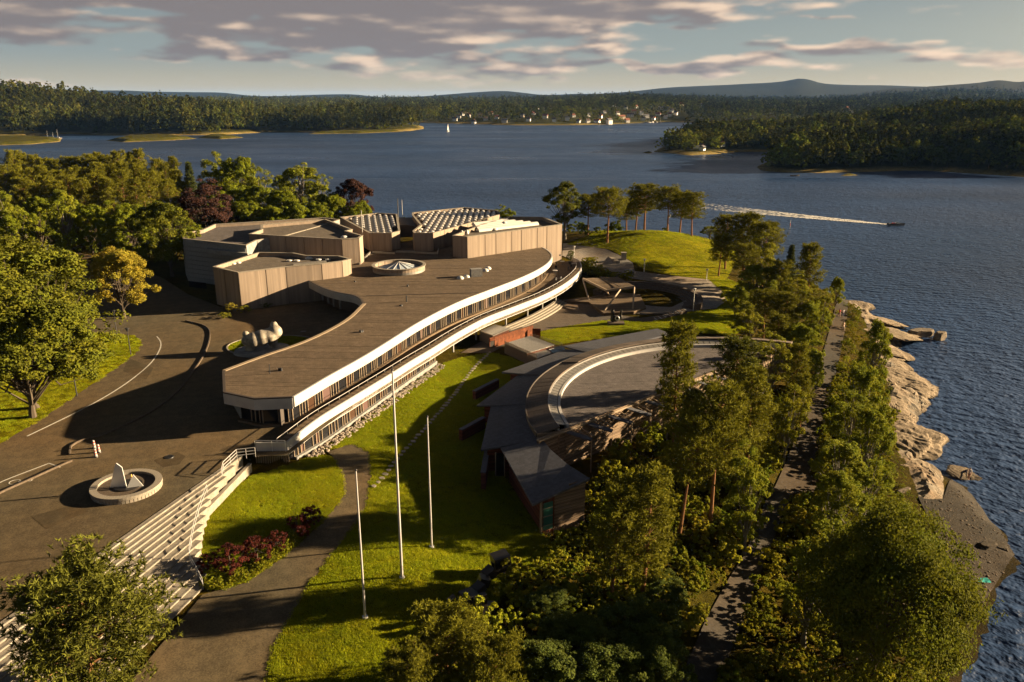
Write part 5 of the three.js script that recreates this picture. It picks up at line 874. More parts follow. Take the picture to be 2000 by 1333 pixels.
function lamp(label, u, v, vt, kind, y) {
  const p = y !== undefined ? P(u, v, y) : G(u, v, 12), t = atForward(u, vt, -p.z), h = Math.max(2.5, t.y - p.y), o = thing('street_lamp', label, 'lamp post', p), dark = kind === 'dark';
  part('pole', rod(new THREE.Vector3(0, -0.1, 0), new THREE.Vector3(0, h - 0.3, 0), 0.085, 0.055, 8), dark ? M.darkMetal : M.steel, o);
  if (kind === 'tall') { for (const s of [-1, 1]) { part('lamp_head', boxGeo(0.9, 0.18, 0.5, s * 0.6, h - 0.1, 0), M.steel, o); part('arm', bar(new THREE.Vector3(0, h - 0.3, 0), new THREE.Vector3(s * 0.6, h - 0.15, 0), 0.06, 0.06), M.steel, o); } }
  else { const g = new THREE.LatheGeometry([[0, 0.16], [0.3, 0.12], [0.33, 0.04], [0.2, 0], [0.16, -0.25], [0.09, -0.4]].map(([a, b]) => new THREE.Vector2(a, b)), 12).toNonIndexed(); part('lamp_head', g, dark ? M.darkMetal : M.dome, o).position.y = h; }
  return o;
}
lamp('very tall twin-headed floodlight post over the car park', 103, 554, 478, 'tall', 13); lamp('dark lamp post at the far edge of the drive grass', 228, 655, 608, 'dark', 13); lamp('dark lamp post at the tip of the drive grass near the kerb', 255, 694, 643, 'dark', 13); lamp('dark lamp post in the drive grass nearest the camera', 150, 775, 722, 'dark', 13);
lamp('pale lamp post beside the amphitheatre rim', 1354, 608, 565, 'pale'); lamp('lamp post on the lawn edge beyond the amphitheatre', 1380, 548, 528, 'pale'); lamp('slim lamp post at the foot of the mound', 1258, 531, 507, 'pale'); lamp('pale post at the far end of the terrace', 1121, 507, 482, 'pale', 13);
const kerbs = [[[[-60, 1000], [0, 965], [60, 938], [110, 915], [140, 902]], 'dark kerb by the marked parking bay'], [[[136, 888], [140, 872], [160, 862], [200, 851], [245, 832], [300, 803], [345, 768], [375, 730], [398, 695], [409, 665], [408, 645], [395, 636], [362, 628]], 'long curved kerb wall between the drive and the forecourt']];
for (const [l, lab] of kerbs) { const k = struct('kerb', ribbon(curve(px(l, 13), 1), 0.09, -0.09, 12.9, 13.22), M.brownPaving, lab); }
// white line of the drive and the parking bay
const lineOf = (l, w, lab) => struct('road_marking', ribbon(curve(px(l, 13), 1), w, -w, 13.02, 13.046), M.marking, lab);
lineOf([[52, 853], [100, 830], [168, 796], [232, 759], [290, 714], [312, 682], [313, 668], [306, 658]], 0.09, 'curved white edge line of the drive'); lineOf([[-30, 958], [0, 943], [95, 906]], 0.07, 'white edge of the marked parking bay'); lineOf([[95, 906], [117, 914]], 0.07, 'short white end line of the parking bay');
struct('kerb', ribbon(curve([0, 1, 2, 3, 4, 5, 6, 7, 8, 9, 10, 11, 12].map((i) => { const a = i / 12 * 2 * Math.PI, c = P(535, 676, 13); return new THREE.Vector3(c.x + 7.1 * Math.cos(a), 0, c.z + 5.3 * Math.sin(a)); }), 0.6), 0.1, -0.1, 12.9, 13.18), M.stepStone, 'pale kerb round the sculpture bed');
{ // wheelchair mark of the bay: wheel ring, back and head
  const c = P(28, 943, 13), ring = (r, x, z) => { const g = new THREE.TorusGeometry(r, 0.05, 4, 20).toNonIndexed(); g.scale(1, 1, 0.2); g.rotateX(-Math.PI / 2); g.translate(c.x + x, 13.05, c.z + z); return g; };
  struct('road_marking', merge([ring(0.5, 0, 0), ring(0.16, 1.35, -0.35), bar(new THREE.Vector3(c.x + 0.3, 13.05, c.z - 0.1), new THREE.Vector3(c.x + 1.15, 13.05, c.z - 0.3), 0.12, 0.02), bar(new THREE.Vector3(c.x + 0.6, 13.05, c.z - 0.2), new THREE.Vector3(c.x + 0.7, 13.05, c.z + 0.5), 0.1, 0.02)]), M.marking, 'white wheelchair symbol on the parking bay');
}
for (const [u, v, l] of [[184, 876, 'red and white bollard farthest from the camera of the three'], [193, 884, 'red and white bollard in the middle of the three, slightly to the right'], [187, 893, 'red and white bollard nearest the camera of the three']]) {
  const o = thing('bollard', l, 'bollard', P(u, v, 13.03)); part('base', new THREE.CylinderGeometry(0.2, 0.24, 0.12, 10).toNonIndexed(), M.darkMetal, o).position.y = 0.06;
  part('post', new THREE.CylinderGeometry(0.1, 0.17, 0.85, 10).toNonIndexed(), M.white, o).position.y = 0.5; for (const y of [0.42, 0.72]) part('red_band', new THREE.CylinderGeometry(0.135 - 0.03 * (y - 0.42), 0.15 - 0.03 * (y - 0.42), 0.14, 10).toNonIndexed(), M.red, o).position.y = y;
}
for (const [l, lab] of [[[[300, 900], [345, 884], [362, 892], [350, 908], [318, 914]], 'darker worn asphalt patch before the stair head'], [[[60, 1010], [150, 985], [172, 1000], [90, 1035]], 'long repaired strip in the forecourt asphalt'], [[[250, 700], [300, 720], [285, 742], [240, 726]], 'repaired square in the drive']]) struct('asphalt_patch', drape(px(l, 13), 0.042, 2, 0.3, 0.8, 1.1, 13), std(lin(0.092, 0.068, 0.037), 0.95, { map: scaled(speckle, 4), vertexColors: true }), lab);
for (const [u, v, l] of [[330, 893, 'round drain cover on the worn patch of the forecourt'], [592, 648, 'round cover in the shaded entrance court']]) { const p = P(u, v, 13.06), o = thing('drain_cover', l, 'drain cover', p); part('frame', new THREE.CylinderGeometry(0.48, 0.5, 0.05, 20).toNonIndexed(), M.darkMetal, o); part('lid', new THREE.CylinderGeometry(0.38, 0.38, 0.04, 20).toNonIndexed(), M.bronze, o).position.y = 0.016; }
// stepping stones across the lawn
{ const o = new THREE.Group(); o.name = 'stepping_stones'; o.userData.kind = 'structure'; o.userData.label = 'line of pale stepping stones crossing the lawn'; scene.add(o); const rng = mulberry(12), l = curve([[956, 690], [940, 706], [920, 727], [905, 748], [885, 775], [860, 805], [830, 838], [800, 872], [770, 905], [745, 938], [730, 952]].map(([u, v]) => G(u, v)), 1.02);
  for (const p of l) { const g = new THREE.CylinderGeometry(0.36, 0.38, 0.1, 7).toNonIndexed(); g.scale(0.75 + 0.5 * rng(), 1, 0.6 + 0.35 * rng()); g.rotateY(rng() * 3); g.computeVertexNormals(); part('stone', g, M.stepStone, o).position.set(p.x + 0.15 * (rng() - 0.5), T(p.x, p.z) + 0.13, p.z); } }

// ---------- sculptures ----------
function blobMesh(balls, bones, half, res, k = 0.25) {                // smooth union of balls and tapered capsules, meshed
  const mc = new MarchingCubes(res, new THREE.MeshBasicMaterial(), false, false, 400000); mc.isolation = 0; const f = mc.field, v = new THREE.Vector3();
  for (let z = 0; z < res; z++) for (let y = 0; y < res; y++) for (let x = 0; x < res; x++) {
    v.set((x / (res / 2) - 1) * half, (y / (res / 2) - 1) * half, (z / (res / 2) - 1) * half); let d = 1e3; const join = (e) => { const h = clamp(0.5 + 0.5 * (d - e) / k, 0, 1); d = lerp(d, e, h) - k * h * (1 - h); };
    for (const [p, r] of balls) join(v.distanceTo(p) - r);
    for (const [a, b, ra, rb] of bones) { const ab = b.clone().sub(a), t = clamp(v.clone().sub(a).dot(ab) / ab.lengthSq(), 0, 1); join(v.distanceTo(a.clone().addScaledVector(ab, t)) - lerp(ra, rb, t)); }
    f[x + y * res + z * res * res] = -d;
  }
  mc.update(); const n = mc.count, g = new THREE.BufferGeometry(), pos = Array.from(mc.positionArray.slice(0, n * 3)).map((c) => c * half);
  g.setAttribute('position', new THREE.Float32BufferAttribute(pos, 3)); g.setAttribute('normal', new THREE.Float32BufferAttribute(Array.from(mc.normalArray.slice(0, n * 3)), 3)); g.setAttribute('uv', new THREE.Float32BufferAttribute(pos.filter((_, i) => i % 3 < 2), 2)); return g;
}
const V = (x, y, z) => new THREE.Vector3(x, y, z);
{
  const c = P(512, 683, 13.3), o = thing('stone_sculpture', 'rounded pale stone sculpture on a grey slab in the grass bed', 'sculpture', c, 0.35);
  const sl = new THREE.CylinderGeometry(4.0, 4.2, 0.4, 40).toNonIndexed(); sl.scale(1, 1, 0.72); part('slab', sl, M.paleConcrete, o).position.y = -0.05;
  part('body', blobMesh([[V(-2.1, 1.6, 0), 0.8], [V(-2.15, 2.6, -0.1), 0.5], [V(2.1, 2.6, 0), 1.05], [V(2.0, 3.6, -0.4), 0.55], [V(0.1, 2.0, 0.2), 1.15], [V(-1.0, 1.9, 0.2), 1.0], [V(1.1, 2.2, 0.1), 1.05], [V(-1.1, 1.5, 0.5), 0.95], [V(0.1, 1.6, 0.5), 0.95], [V(1.3, 1.9, 0.4), 0.95]], [[V(-1.7, 0.2, 0), V(-1.6, 1.3, 0), 0.75, 0.8], [V(1.6, 0.2, 0), V(1.6, 1.6, 0), 0.6, 0.8]], 4.4, 56, 0.28), M.marble, o);
}
{
  const c = P(247, 950, 13.35), o = thing('ring_sculpture', 'round white ring basin with upright grey steel triangles, like a sundial', 'sculpture', c);
  const ring = Array.from({ length: 56 }, (_, i) => { const a = i / 56 * 2 * Math.PI; return V(2.95 * Math.cos(a), 0, 2.95 * Math.sin(a)); });
  part('ring', ribbon(ring, 0.32, -0.32, 0.02, 0.3, true), M.stepStone, o); for (let i = 0; i < 56; i++) { const a = i / 56 * 2 * Math.PI, b = boxGeo(0.26, 0.52, 0.3, 3.1 * Math.cos(a), -0.25, 3.1 * Math.sin(a), -a); part('stone', b, i % 3 ? M.stepStone : M.paving, o); }
  part('basin', prism(Array.from({ length: 40 }, (_, i) => { const a = i / 40 * 2 * Math.PI; return V(2.62 * Math.cos(a), 0, 2.62 * Math.sin(a)); }), -0.5, 0.06), M.brownPaving, o); part('disc', (() => { const g = new THREE.CylinderGeometry(1.3, 1.3, 0.08, 32).toNonIndexed(); return g; })(), M.blackSteel, o).position.set(0.15, 0.12, 0);
  const tri = (pts, th, x, z, ry) => { const s = new THREE.Shape(pts.map(([a, b]) => new THREE.Vector2(a, b))); const g = new THREE.ExtrudeGeometry(s, { depth: th, bevelEnabled: false }).toNonIndexed(); g.rotateY(ry); g.translate(x, 0.1, z); return g; };
  part('plate', tri([[-1.1, 0], [0.45, 0], [0.3, 2.1], [-0.15, 2.55], [-0.3, 2.4]], 0.12, -0.3, 0.3, 0.1), M.steel, o, 'tall leaning steel plate'); part('plate', tri([[-0.75, 0], [0.75, 0], [0, 1.35]], 0.12, 1.0, 0.35, 0.35), M.steel, o, 'lower triangular steel plate'); part('gold_piece', tri([[0, 0], [0.35, 0], [0.2, 1.1]], 0.1, 0.35, -0.2, 0), M.orange, o);
}
{
  const o = thing('block_sculpture', 'row of black steel blocks leaning together on the lawn edge', 'sculpture', G(925, 1185)), B = (u, v, y, w, h, d, ry, rz = 0) => { const p = P(u, v, o.position.y + y), g = new THREE.BoxGeometry(w, h, d).toNonIndexed(); g.rotateZ(rz); g.rotateY(ry); g.translate(p.x - o.position.x, y, p.z - o.position.z); part('block', g, M.blackSteel, o); };
  B(915, 1170, 1.5, 1.2, 1.1, 1.3, 0.6); B(905, 1180, 0.7, 0.6, 1.6, 0.6, 0.3, 0.1); B(930, 1190, 0.9, 0.5, 2.2, 0.5, 0.2, -0.05); B(945, 1185, 0.9, 0.5, 2.4, 0.5, 0.4, 0.06); B(935, 1150, 1.6, 0.9, 0.7, 0.9, 0.8, 0.3); B(945, 1135, 1.5, 0.9, 0.7, 0.9, 0.2, -0.4); B(955, 1120, 1.6, 1.0, 0.8, 0.9, 0.7, 0.4); B(978, 1098, 1.4, 1.5, 1.5, 1.3, 0.4, 0.1); B(965, 1115, 0.7, 0.5, 1.6, 0.5, 0.2); B(982, 1108, 0.5, 0.9, 1.1, 0.8, 0.2);
  B(886, 1175, 0.5, 0.7, 0.9, 0.6, 0.5, 0.5);
  part('footing', prism([[-1.4, 0.8], [1.4, 1.1], [1.8, -0.6], [-1.0, -0.8]].map(([x, z]) => V(x, 0, z)), -0.3, 0.12), M.paleConcrete, o);
}
{
  const p = G(1203, 634), o = thing('bronze_sculpture', 'dark bronze curved sculpture on a stone plinth on the north lawn', 'sculpture', p);
  part('plinth', prism([[-1.5, 0.9], [1.5, 0.9], [1.5, -0.9], [-1.5, -0.9]].map(([x, z]) => V(x, 0, z)), -0.3, 0.45), M.brownPaving, o); const g = blobMesh([[V(0, 0.55, 0), 0.5]], [[V(-0.6, 0.6, 0), V(-0.75, 2.4, 0), 0.42, 0.3], [V(0.75, 0.9, 0), V(0.9, 2.5, 0.1), 0.3, 0.18], [V(-0.6, 0.4, 0), V(0.75, 0.9, 0), 0.45, 0.35]], 2.6, 40, 0.2); part('body', g, M.bronze, o).position.y = 0.5; const h = new THREE.TorusGeometry(0.35, 0.1, 8, 18).toNonIndexed(); part('hoop', h, M.steel, o).position.set(0.15, 1.3, 0.5);
}
{
  const p = G(1297, 452), o = thing('tall_sculpture', 'tall pale abstract sculpture with a long raised neck and a yellow disc on the mound', 'sculpture', p);
  part('leg', rod(V(-0.9, -0.2, 0), V(-0.7, 2.2, 0), 0.16, 0.14, 8), M.white, o); part('body', blobMesh([[V(-0.4, -1.5, 0), 0.9]], [[V(-1.6, -2, 0), V(1.4, 0.8, 0), 0.55, 0.5], [V(1.2, 0.5, 0), V(2.2, 2.3, 0), 0.5, 0.35]], 3.4, 44, 0.3), M.marble, o).position.set(0, 4.6, 0);
  part('neck', tube([V(-1.4, 3.4, 0), V(-1.0, 5.0, 0), V(-1.5, 5.8, 0), V(-2.2, 5.4, 0)], 0.24, 8, 20), M.marble, o); const g = new THREE.CylinderGeometry(0.85, 0.85, 0.3, 20).toNonIndexed(); g.rotateX(Math.PI / 2); part('yellow_disc', g, M.orange, o).position.set(1.1, 2.4, 0.3); part('support', rod(V(1.9, -0.2, 0), V(1.6, 4.2, 0), 0.35, 0.3, 10), M.marble, o);
}
{ const o = thing('stone_pillar', 'short pale stone pillar at the edge of the mound', 'pillar', G(1218, 507)); part('shaft', boxGeo(1.1, 1.7, 1.1, 0, 0.7, 0), M.stepStone, o); part('cap', boxGeo(1.25, 0.16, 1.25, 0, 1.62, 0), M.stepStone, o); const q = thing('white_sign', 'white upright board between the mound pines', 'sign', G(1336, 461)); part('board', boxGeo(1.0, 2.6, 0.2, 0, 1.6, 0), M.white, q); part('post', boxGeo(0.15, 1, 0.15, 0, 0.2, -0.15), M.darkMetal, q); }

// ---------- terrace furniture ----------
{
  const tb = (u, v, i) => { const o = thing('cafe_table', ['round white cafe table nearest the parapet on the terrace', 'round white cafe table at the curved end of the terrace', 'round white cafe table beside the glazing on the terrace', 'round white cafe table under the water-end block'][i], 'table', P(u, v, 13)); part('top', new THREE.CylinderGeometry(0.55, 0.55, 0.05, 18).toNonIndexed(), M.white, o).position.y = 0.75; part('stem', new THREE.CylinderGeometry(0.05, 0.05, 0.72, 8).toNonIndexed(), M.darkMetal, o).position.y = 0.37; part('foot', new THREE.CylinderGeometry(0.28, 0.3, 0.04, 12).toNonIndexed(), M.darkMetal, o).position.y = 0.02; };
  tb(1100, 555, 0); tb(1121, 521, 1); tb(1084, 535, 2); tb(1098, 517, 3);
  const ch = (u, v, t) => { const o = thing('terrace_chair', 'dark chair standing on the far end of the terrace', 'chair', P(u, v, 13), t, 'dark chairs on the terrace'); part('seat', boxGeo(0.5, 0.06, 0.5, 0, 0.45, 0), M.darkMetal, o); part('backrest', boxGeo(0.5, 0.5, 0.05, 0, 0.75, -0.24), M.darkMetal, o); for (const x of [-0.22, 0.22]) for (const z of [-0.22, 0.22]) part('leg', boxGeo(0.04, 0.45, 0.04, x, 0.22, z), M.darkMetal, o); };
  [[1060, 574, 0.3], [1066, 570, 2], [1088, 552, 1], [1094, 549, 4], [1108, 550, 2.5], [1086, 528, 0], [1088, 520, 2], [1112, 530, 1], [1116, 525, 3], [1084, 541, 5]].forEach((a) => ch(...a));
  for (const [u, v, l] of [[1116, 508, 'potted dark shrub at the far tip of the terrace'], [1113, 516, 'potted dark shrub next to the one at the terrace tip']]) { const o = thing('potted_shrub', l, 'plant', P(u, v, 13)); part('pot', new THREE.CylinderGeometry(0.4, 0.3, 0.6, 10).toNonIndexed(), M.darkMetal, o).position.y = 0.3; const c = part('foliage', PROTO.shrub[0].crown, LM.darkLeaf, o); c.position.y = 0.5; c.scale.setScalar(0.55); }
}
plant('shrub', P(453, 612, 13), 1.9, 2.2, 'orange-flowered shrub at the corner of the front gallery block', { mat: 'gold' }); plant('shrub', P(478, 612, 13), 1.3, 2.2, 'green shrub beside the orange-flowered one'); plant('shrub', P(438, 621, 13), 0.9, 2.4, 'low green shrub at the left foot of the front gallery block'); plant('shrub', P(520, 600, 13), 0.8, 2.6, 'low dark shrub along the sunlit gallery wall', { mat: 'darkLeaf' });

// ---------- cars and signs of the car park ----------
function car(pos, turn, color, label) {
  const o = thing('parked_car', label, 'car', pos, turn), paint = new THREE.MeshPhysicalMaterial({ color, roughness: 0.35, metalness: 0.3, clearcoat: 1, clearcoatRoughness: 0.05 });
  const ext = (pts, w, b) => { const g = new THREE.ExtrudeGeometry(new THREE.Shape(pts.map(([a, c]) => new THREE.Vector2(a, c))), { depth: w - 2 * b, bevelEnabled: true, bevelSize: b, bevelThickness: b, bevelSegments: 2 }).toNonIndexed(); g.translate(0, 0, -(w - 2 * b) / 2); return g; };
  part('body', ext([[-2.1, 0.35], [-2.15, 0.75], [-1.9, 0.95], [-0.9, 1.02], [0.9, 1.0], [2.0, 0.85], [2.15, 0.6], [2.1, 0.32]], 1.75, 0.08), paint, o); part('cabin', ext([[-1.75, 0.95], [-1.3, 1.4], [0.35, 1.42], [1.05, 0.98]], 1.5, 0.08), M.glass, o); part('roof', ext([[-1.3, 1.4], [-1.2, 1.48], [0.25, 1.5], [0.35, 1.43]], 1.42, 0.05), paint, o);
  for (const x of [-1.35, 1.35]) for (const z of [-0.82, 0.82]) { const g = new THREE.CylinderGeometry(0.33, 0.33, 0.22, 18).toNonIndexed(); g.rotateX(Math.PI / 2); const w = part('wheel', g, M.blackSteel, o); w.position.set(x, 0.33, z); const r = new THREE.CylinderGeometry(0.2, 0.2, 0.24, 12).toNonIndexed(); r.rotateX(Math.PI / 2); part('rim', r, M.steel, w); }
  for (const z of [-0.6, 0.6]) { part('headlight', boxGeo(0.06, 0.14, 0.3, 2.17, 0.68, z), M.dome, o); part('tail_light', boxGeo(0.06, 0.16, 0.28, -2.16, 0.72, z), M.red, o); }
}
car(P(116, 583, 13.03), 0.15, lin(0.02, 0.035, 0.06), 'dark blue car parked under the tall floodlight post'); car(P(112, 608, 13.03), 0.1, lin(0.12, 0.012, 0.01), 'dark red car half hidden behind the sunlit maple'); car(P(80, 545, 13.03), 0.2, lin(0.35, 0.36, 0.37), 'silver car farther back in the shaded car park');
{ const s = (u, v, h, w, y, m, l) => { const o = thing('road_sign', l, 'sign', P(u, v, 13)); part('post', rod(V(0, -0.1, 0), V(0, h, 0), 0.04, 0.04, 6), M.steel, o); part('board', boxGeo(w, w * 1.15, 0.05, 0, h - w * 0.5, 0.06), m, o); return o; }; s(128, 606, 2.4, 0.7, 0, M.white, 'small white sign with orange panel beside the drive'); s(129, 571, 2.2, 0.5, 0, M.dome, 'small pale sign in front of the dark blue car'); s(120, 516, 1.8, 1.1, 0, M.white, 'white notice board at the wood edge of the car park');
  const o = thing('road_sign', 'orange panel sign next to the small white sign', 'sign', P(131, 604, 13)); part('post', rod(V(0, -0.1, 0), V(0, 2.0, 0), 0.04, 0.04, 6), M.steel, o); part('board', boxGeo(0.4, 0.9, 0.05, 0, 1.5, 0.05), M.orange, o); }

// ---------- shore rocks ----------
function rockMesh(a, b, w, h, seed) {                                 // whale-backed rock from pixel a (inland) to pixel b (waterline)
  const p = h < 0.4 ? P(a[0], a[1], 0.3) : G(...a, 3), q = P(b[0], b[1], 0.1), d = q.clone().sub(p).setY(0), L = d.length(), c = p.clone().lerp(q, 0.46), ang = Math.atan2(-d.z, d.x);
  const g = new THREE.SphereGeometry(1, 56, 32), pos = g.attributes.position, col = [];
  const hi = h < 0.4 ? 0.9 : Math.max(p.y, 0.8) + h * 0.35;
  for (let i = 0; i < pos.count; i++) {
    let x = pos.getX(i), y = pos.getY(i), z = pos.getZ(i); const k = 1 + 0.34 * (fbm(x * 1.9 + seed * 7, z * 1.9 + y * 2 + seed, 4) - 0.5) * 2 ;
    const lay = 0.07 * Math.sin((x * 1.2 + z * 6 + 2.5 * fbm(x * 2 + seed, z * 2, 2)) * 5.0), st = Math.round((y + 0.2 * x) * 5) / 5;
    y = lerp(y, st, 0.35); const sh = Math.sign(x) * Math.pow(Math.abs(x), 0.8);
    pos.setXYZ(i, sh * k * L * 0.54, y * h * (0.62 + 0.35 * (k - 1) * 2) + lay * h * 0.55 - (x * 0.5 + 0.0) * (hi - 0.2) , z * k * w * 1.12);
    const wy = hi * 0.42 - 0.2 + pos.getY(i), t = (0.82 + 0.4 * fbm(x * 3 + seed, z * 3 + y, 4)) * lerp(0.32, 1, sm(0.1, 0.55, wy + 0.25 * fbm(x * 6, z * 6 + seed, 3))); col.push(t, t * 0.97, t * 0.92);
  }
  g.setAttribute('color', new THREE.Float32BufferAttribute(col, 3)); const uv = g.attributes.uv; for (let i = 0; i < pos.count; i++) uv.setXY(i, pos.getX(i), pos.getZ(i) + pos.getY(i)); const f = g.toNonIndexed(); f.computeVertexNormals();
  return { g: f, c: new THREE.Vector3(c.x, hi * 0.42 - 0.2, c.z), ang };
}
const rocks = [[[1662, 588], [1700, 606], 3.6, 0.8, 'narrow pale rock strip at the far end of the footpath'], [[1680, 612], [1745, 630], 5.5, 1.2, 'pale layered rock shelf below the teal towel'], [[1690, 640], [1775, 652], 5.5, 1.3, 'broad pale rock with dark cracks beside the stone slab in the water'], [[1700, 668], [1775, 694], 4.5, 1.2, 'tilted pale rock slabs below the slab in the water'], [[1715, 700], [1782, 718], 3.6, 1.1, 'small pale rock north of the largest rounded rock'], [[1725, 728], [1833, 768], 5.2, 1.8, 'largest rounded ribbed rock pushing into the water'], [[1725, 780], [1795, 806], 4.6, 1.4, 'ribbed rock in the crook below the largest rounded rock'], [[1735, 815], [1790, 838], 3.4, 1.2, 'small stepped rock between the two big ribbed rocks'], [[1735, 842], [1834, 886], 5.5, 1.8, 'big sloping ribbed rock above the beach'], [[1770, 905], [1836, 965], 3.6, 1.3, 'lower ribbed rock tapering to the beach'], [[1812, 965], [1838, 985], 1.8, 0.6, 'little broken rock at the beach corner'], [[1866, 915], [1900, 940], 1.7, 0.35, 'low flat rock in the shallows where two people stand']];
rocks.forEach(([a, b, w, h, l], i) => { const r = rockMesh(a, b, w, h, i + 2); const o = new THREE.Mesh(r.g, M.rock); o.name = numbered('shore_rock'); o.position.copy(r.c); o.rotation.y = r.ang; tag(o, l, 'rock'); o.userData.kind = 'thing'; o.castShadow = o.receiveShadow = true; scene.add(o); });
for (const [u, v, w, h, d, ry, l] of [[1798, 655, 5.5, 2.2, 2.6, 0.2, 'flat-topped stone slab lying in the water off the rocks'], [1836, 662, 2.6, 2.6, 1.6, 0.5, 'pointed boulder standing alone in the water'], [1930, 1068, 2.0, 0.8, 1.2, 0.4, 'dark wet boulder on the muddy beach'], [1955, 1070, 1.6, 0.6, 1.3, 1.2, 'dark wet boulder closest to the water on the muddy beach'], [1765, 960, 2.2, 0.5, 0.6, 0.5, 'pale drift log on the beach grass']]) { const g = new THREE.IcosahedronGeometry(1, 3), p = g.attributes.position; for (let i = 0; i < p.count; i++) { const x = p.getX(i), y = p.getY(i), z = p.getZ(i), k = 1 + 0.4 * (fbm(x * 2 + u, z * 2 + y * 2, 3) - 0.5); p.setXYZ(i, clamp(x * k * 1.3, -1, 1) * w / 2, clamp(y * k * 1.2 + x * 0.2, -0.8, 0.75) * h / 2, clamp(z * k * 1.3, -1, 1) * d / 2); } const t = p.count; g.setAttribute('color', new THREE.Float32BufferAttribute(new Array(t * 3).fill(v > 1000 ? 0.3 : 0.85), 3)); const f = g.toNonIndexed(); f.computeVertexNormals(); const o = new THREE.Mesh(f, M.rock); o.name = numbered(l.includes('log') ? 'drift_log' : 'boulder'); const q = v > 900 ? G(u, v, 1) : P(u, v, 0.2); o.position.set(q.x, q.y + h * 0.2, q.z); o.rotation.y = ry; tag(o, l, l.includes('log') ? 'log' : 'boulder'); scene.add(shade(o)); }
{ const rng = mulberry(44), ps = [], cs = []; const BEACH = pix([[1790, 990], [1840, 990], [1860, 930], [1900, 960], [1985, 1075], [1950, 1130], [1920, 1180], [1880, 1150], [1840, 1080]], 0.6); for (let i = 0; i < 1500; i++) { const u = 1780 + rng() * 215, v = 900 + rng() * 290, p = G(u, v, 0.6); if (!inside(BEACH, p.x, p.z)) continue; const s = 0.06 + 0.2 * rng() * rng(), g = new THREE.IcosahedronGeometry(s, 0).toNonIndexed(); g.scale(1.2, 0.6, 1); g.rotateY(rng() * 3); g.translate(p.x, p.y + 0.03, p.z); ps.push(g); }
  const o = struct('beach_stones', merge(ps), M.brownPaving, 'scattered stones of the muddy beach'); o.userData.kind = 'stuff'; struct('beach', drape(BEACH, 0.06, 1.5), std(lin(0.042, 0.033, 0.024), 0.95, { map: scaled(speckle, 3), bumpMap: scaled(speckle, 2), bumpScale: 0.05, vertexColors: true }), 'dark muddy beach at the shore corner'); }
for (const [u, v, l] of [[1722, 618, 'teal towel spread on the pale rock'], [1919, 1137, 'small teal cloth on the muddy beach']]) { const p = G(u, v, 1.5), g = new THREE.PlaneGeometry(1.5, 0.9, 8, 6); g.rotateX(-Math.PI / 2); const q = g.attributes.position; for (let i = 0; i < q.count; i++) q.setY(i, 0.25 * fbm(q.getX(i) * 3, q.getZ(i) * 3 + u, 3)); g.computeVertexNormals(); const o = new THREE.Mesh(g.toNonIndexed(), std(lin(0.02, 0.26, 0.24), 0.9)); o.name = numbered('towel'); o.position.set(p.x, p.y + (v < 700 ? 0.9 : 0.08), p.z); tag(o, l, 'towel'); scene.add(shade(o)); }

{ // bare bedrock between the grass and the waterline
  const BAND = pix([[1652, 588], [1700, 600], [1768, 640], [1788, 655], [1780, 690], [1788, 716], [1840, 766], [1806, 812], [1800, 838], [1842, 890], [1844, 985], [1796, 988], [1760, 905], [1742, 838], [1738, 780], [1718, 722], [1702, 680], [1684, 640]], 1.2), g = drape(BAND, 0.1, 0.7, 0.3, 0.75, 1.25), p = g.attributes.position;
  for (let i = 0; i < p.count; i++) { const x = p.getX(i), z = p.getZ(i), r = 1 - Math.abs(2 * fbm(x * 0.35 + z * 0.12, z * 0.22 - x * 0.05, 4) - 1), e = Math.min(1, edgeDist(BAND, x, z) / 1.5); p.setY(i, p.getY(i) + e * (0.75 * (r - 0.45) + 0.12 * Math.sin((x * 0.35 + z * 1.1 + 2 * fbm(x * 0.3, z * 0.3, 2)) * 4.2)) - (1 - e) * 0.15); }
  const bc = g.attributes.color; for (let i = 0; i < p.count; i++) { const k = lerp(0.32, 1, sm(0.1, 0.6, p.getY(i) + 0.3 * fbm(p.getX(i), p.getZ(i), 3))), m = 0.75 + 0.5 * fbm(p.getX(i) * 0.5, p.getZ(i) * 0.5, 3); bc.setXYZ(i, bc.getX(i) * k * m, bc.getY(i) * k * m, bc.getZ(i) * k * m); } g.computeVertexNormals(); struct('bedrock', g, M.rock, 'bare ribbed bedrock sloping into the fjord');
}
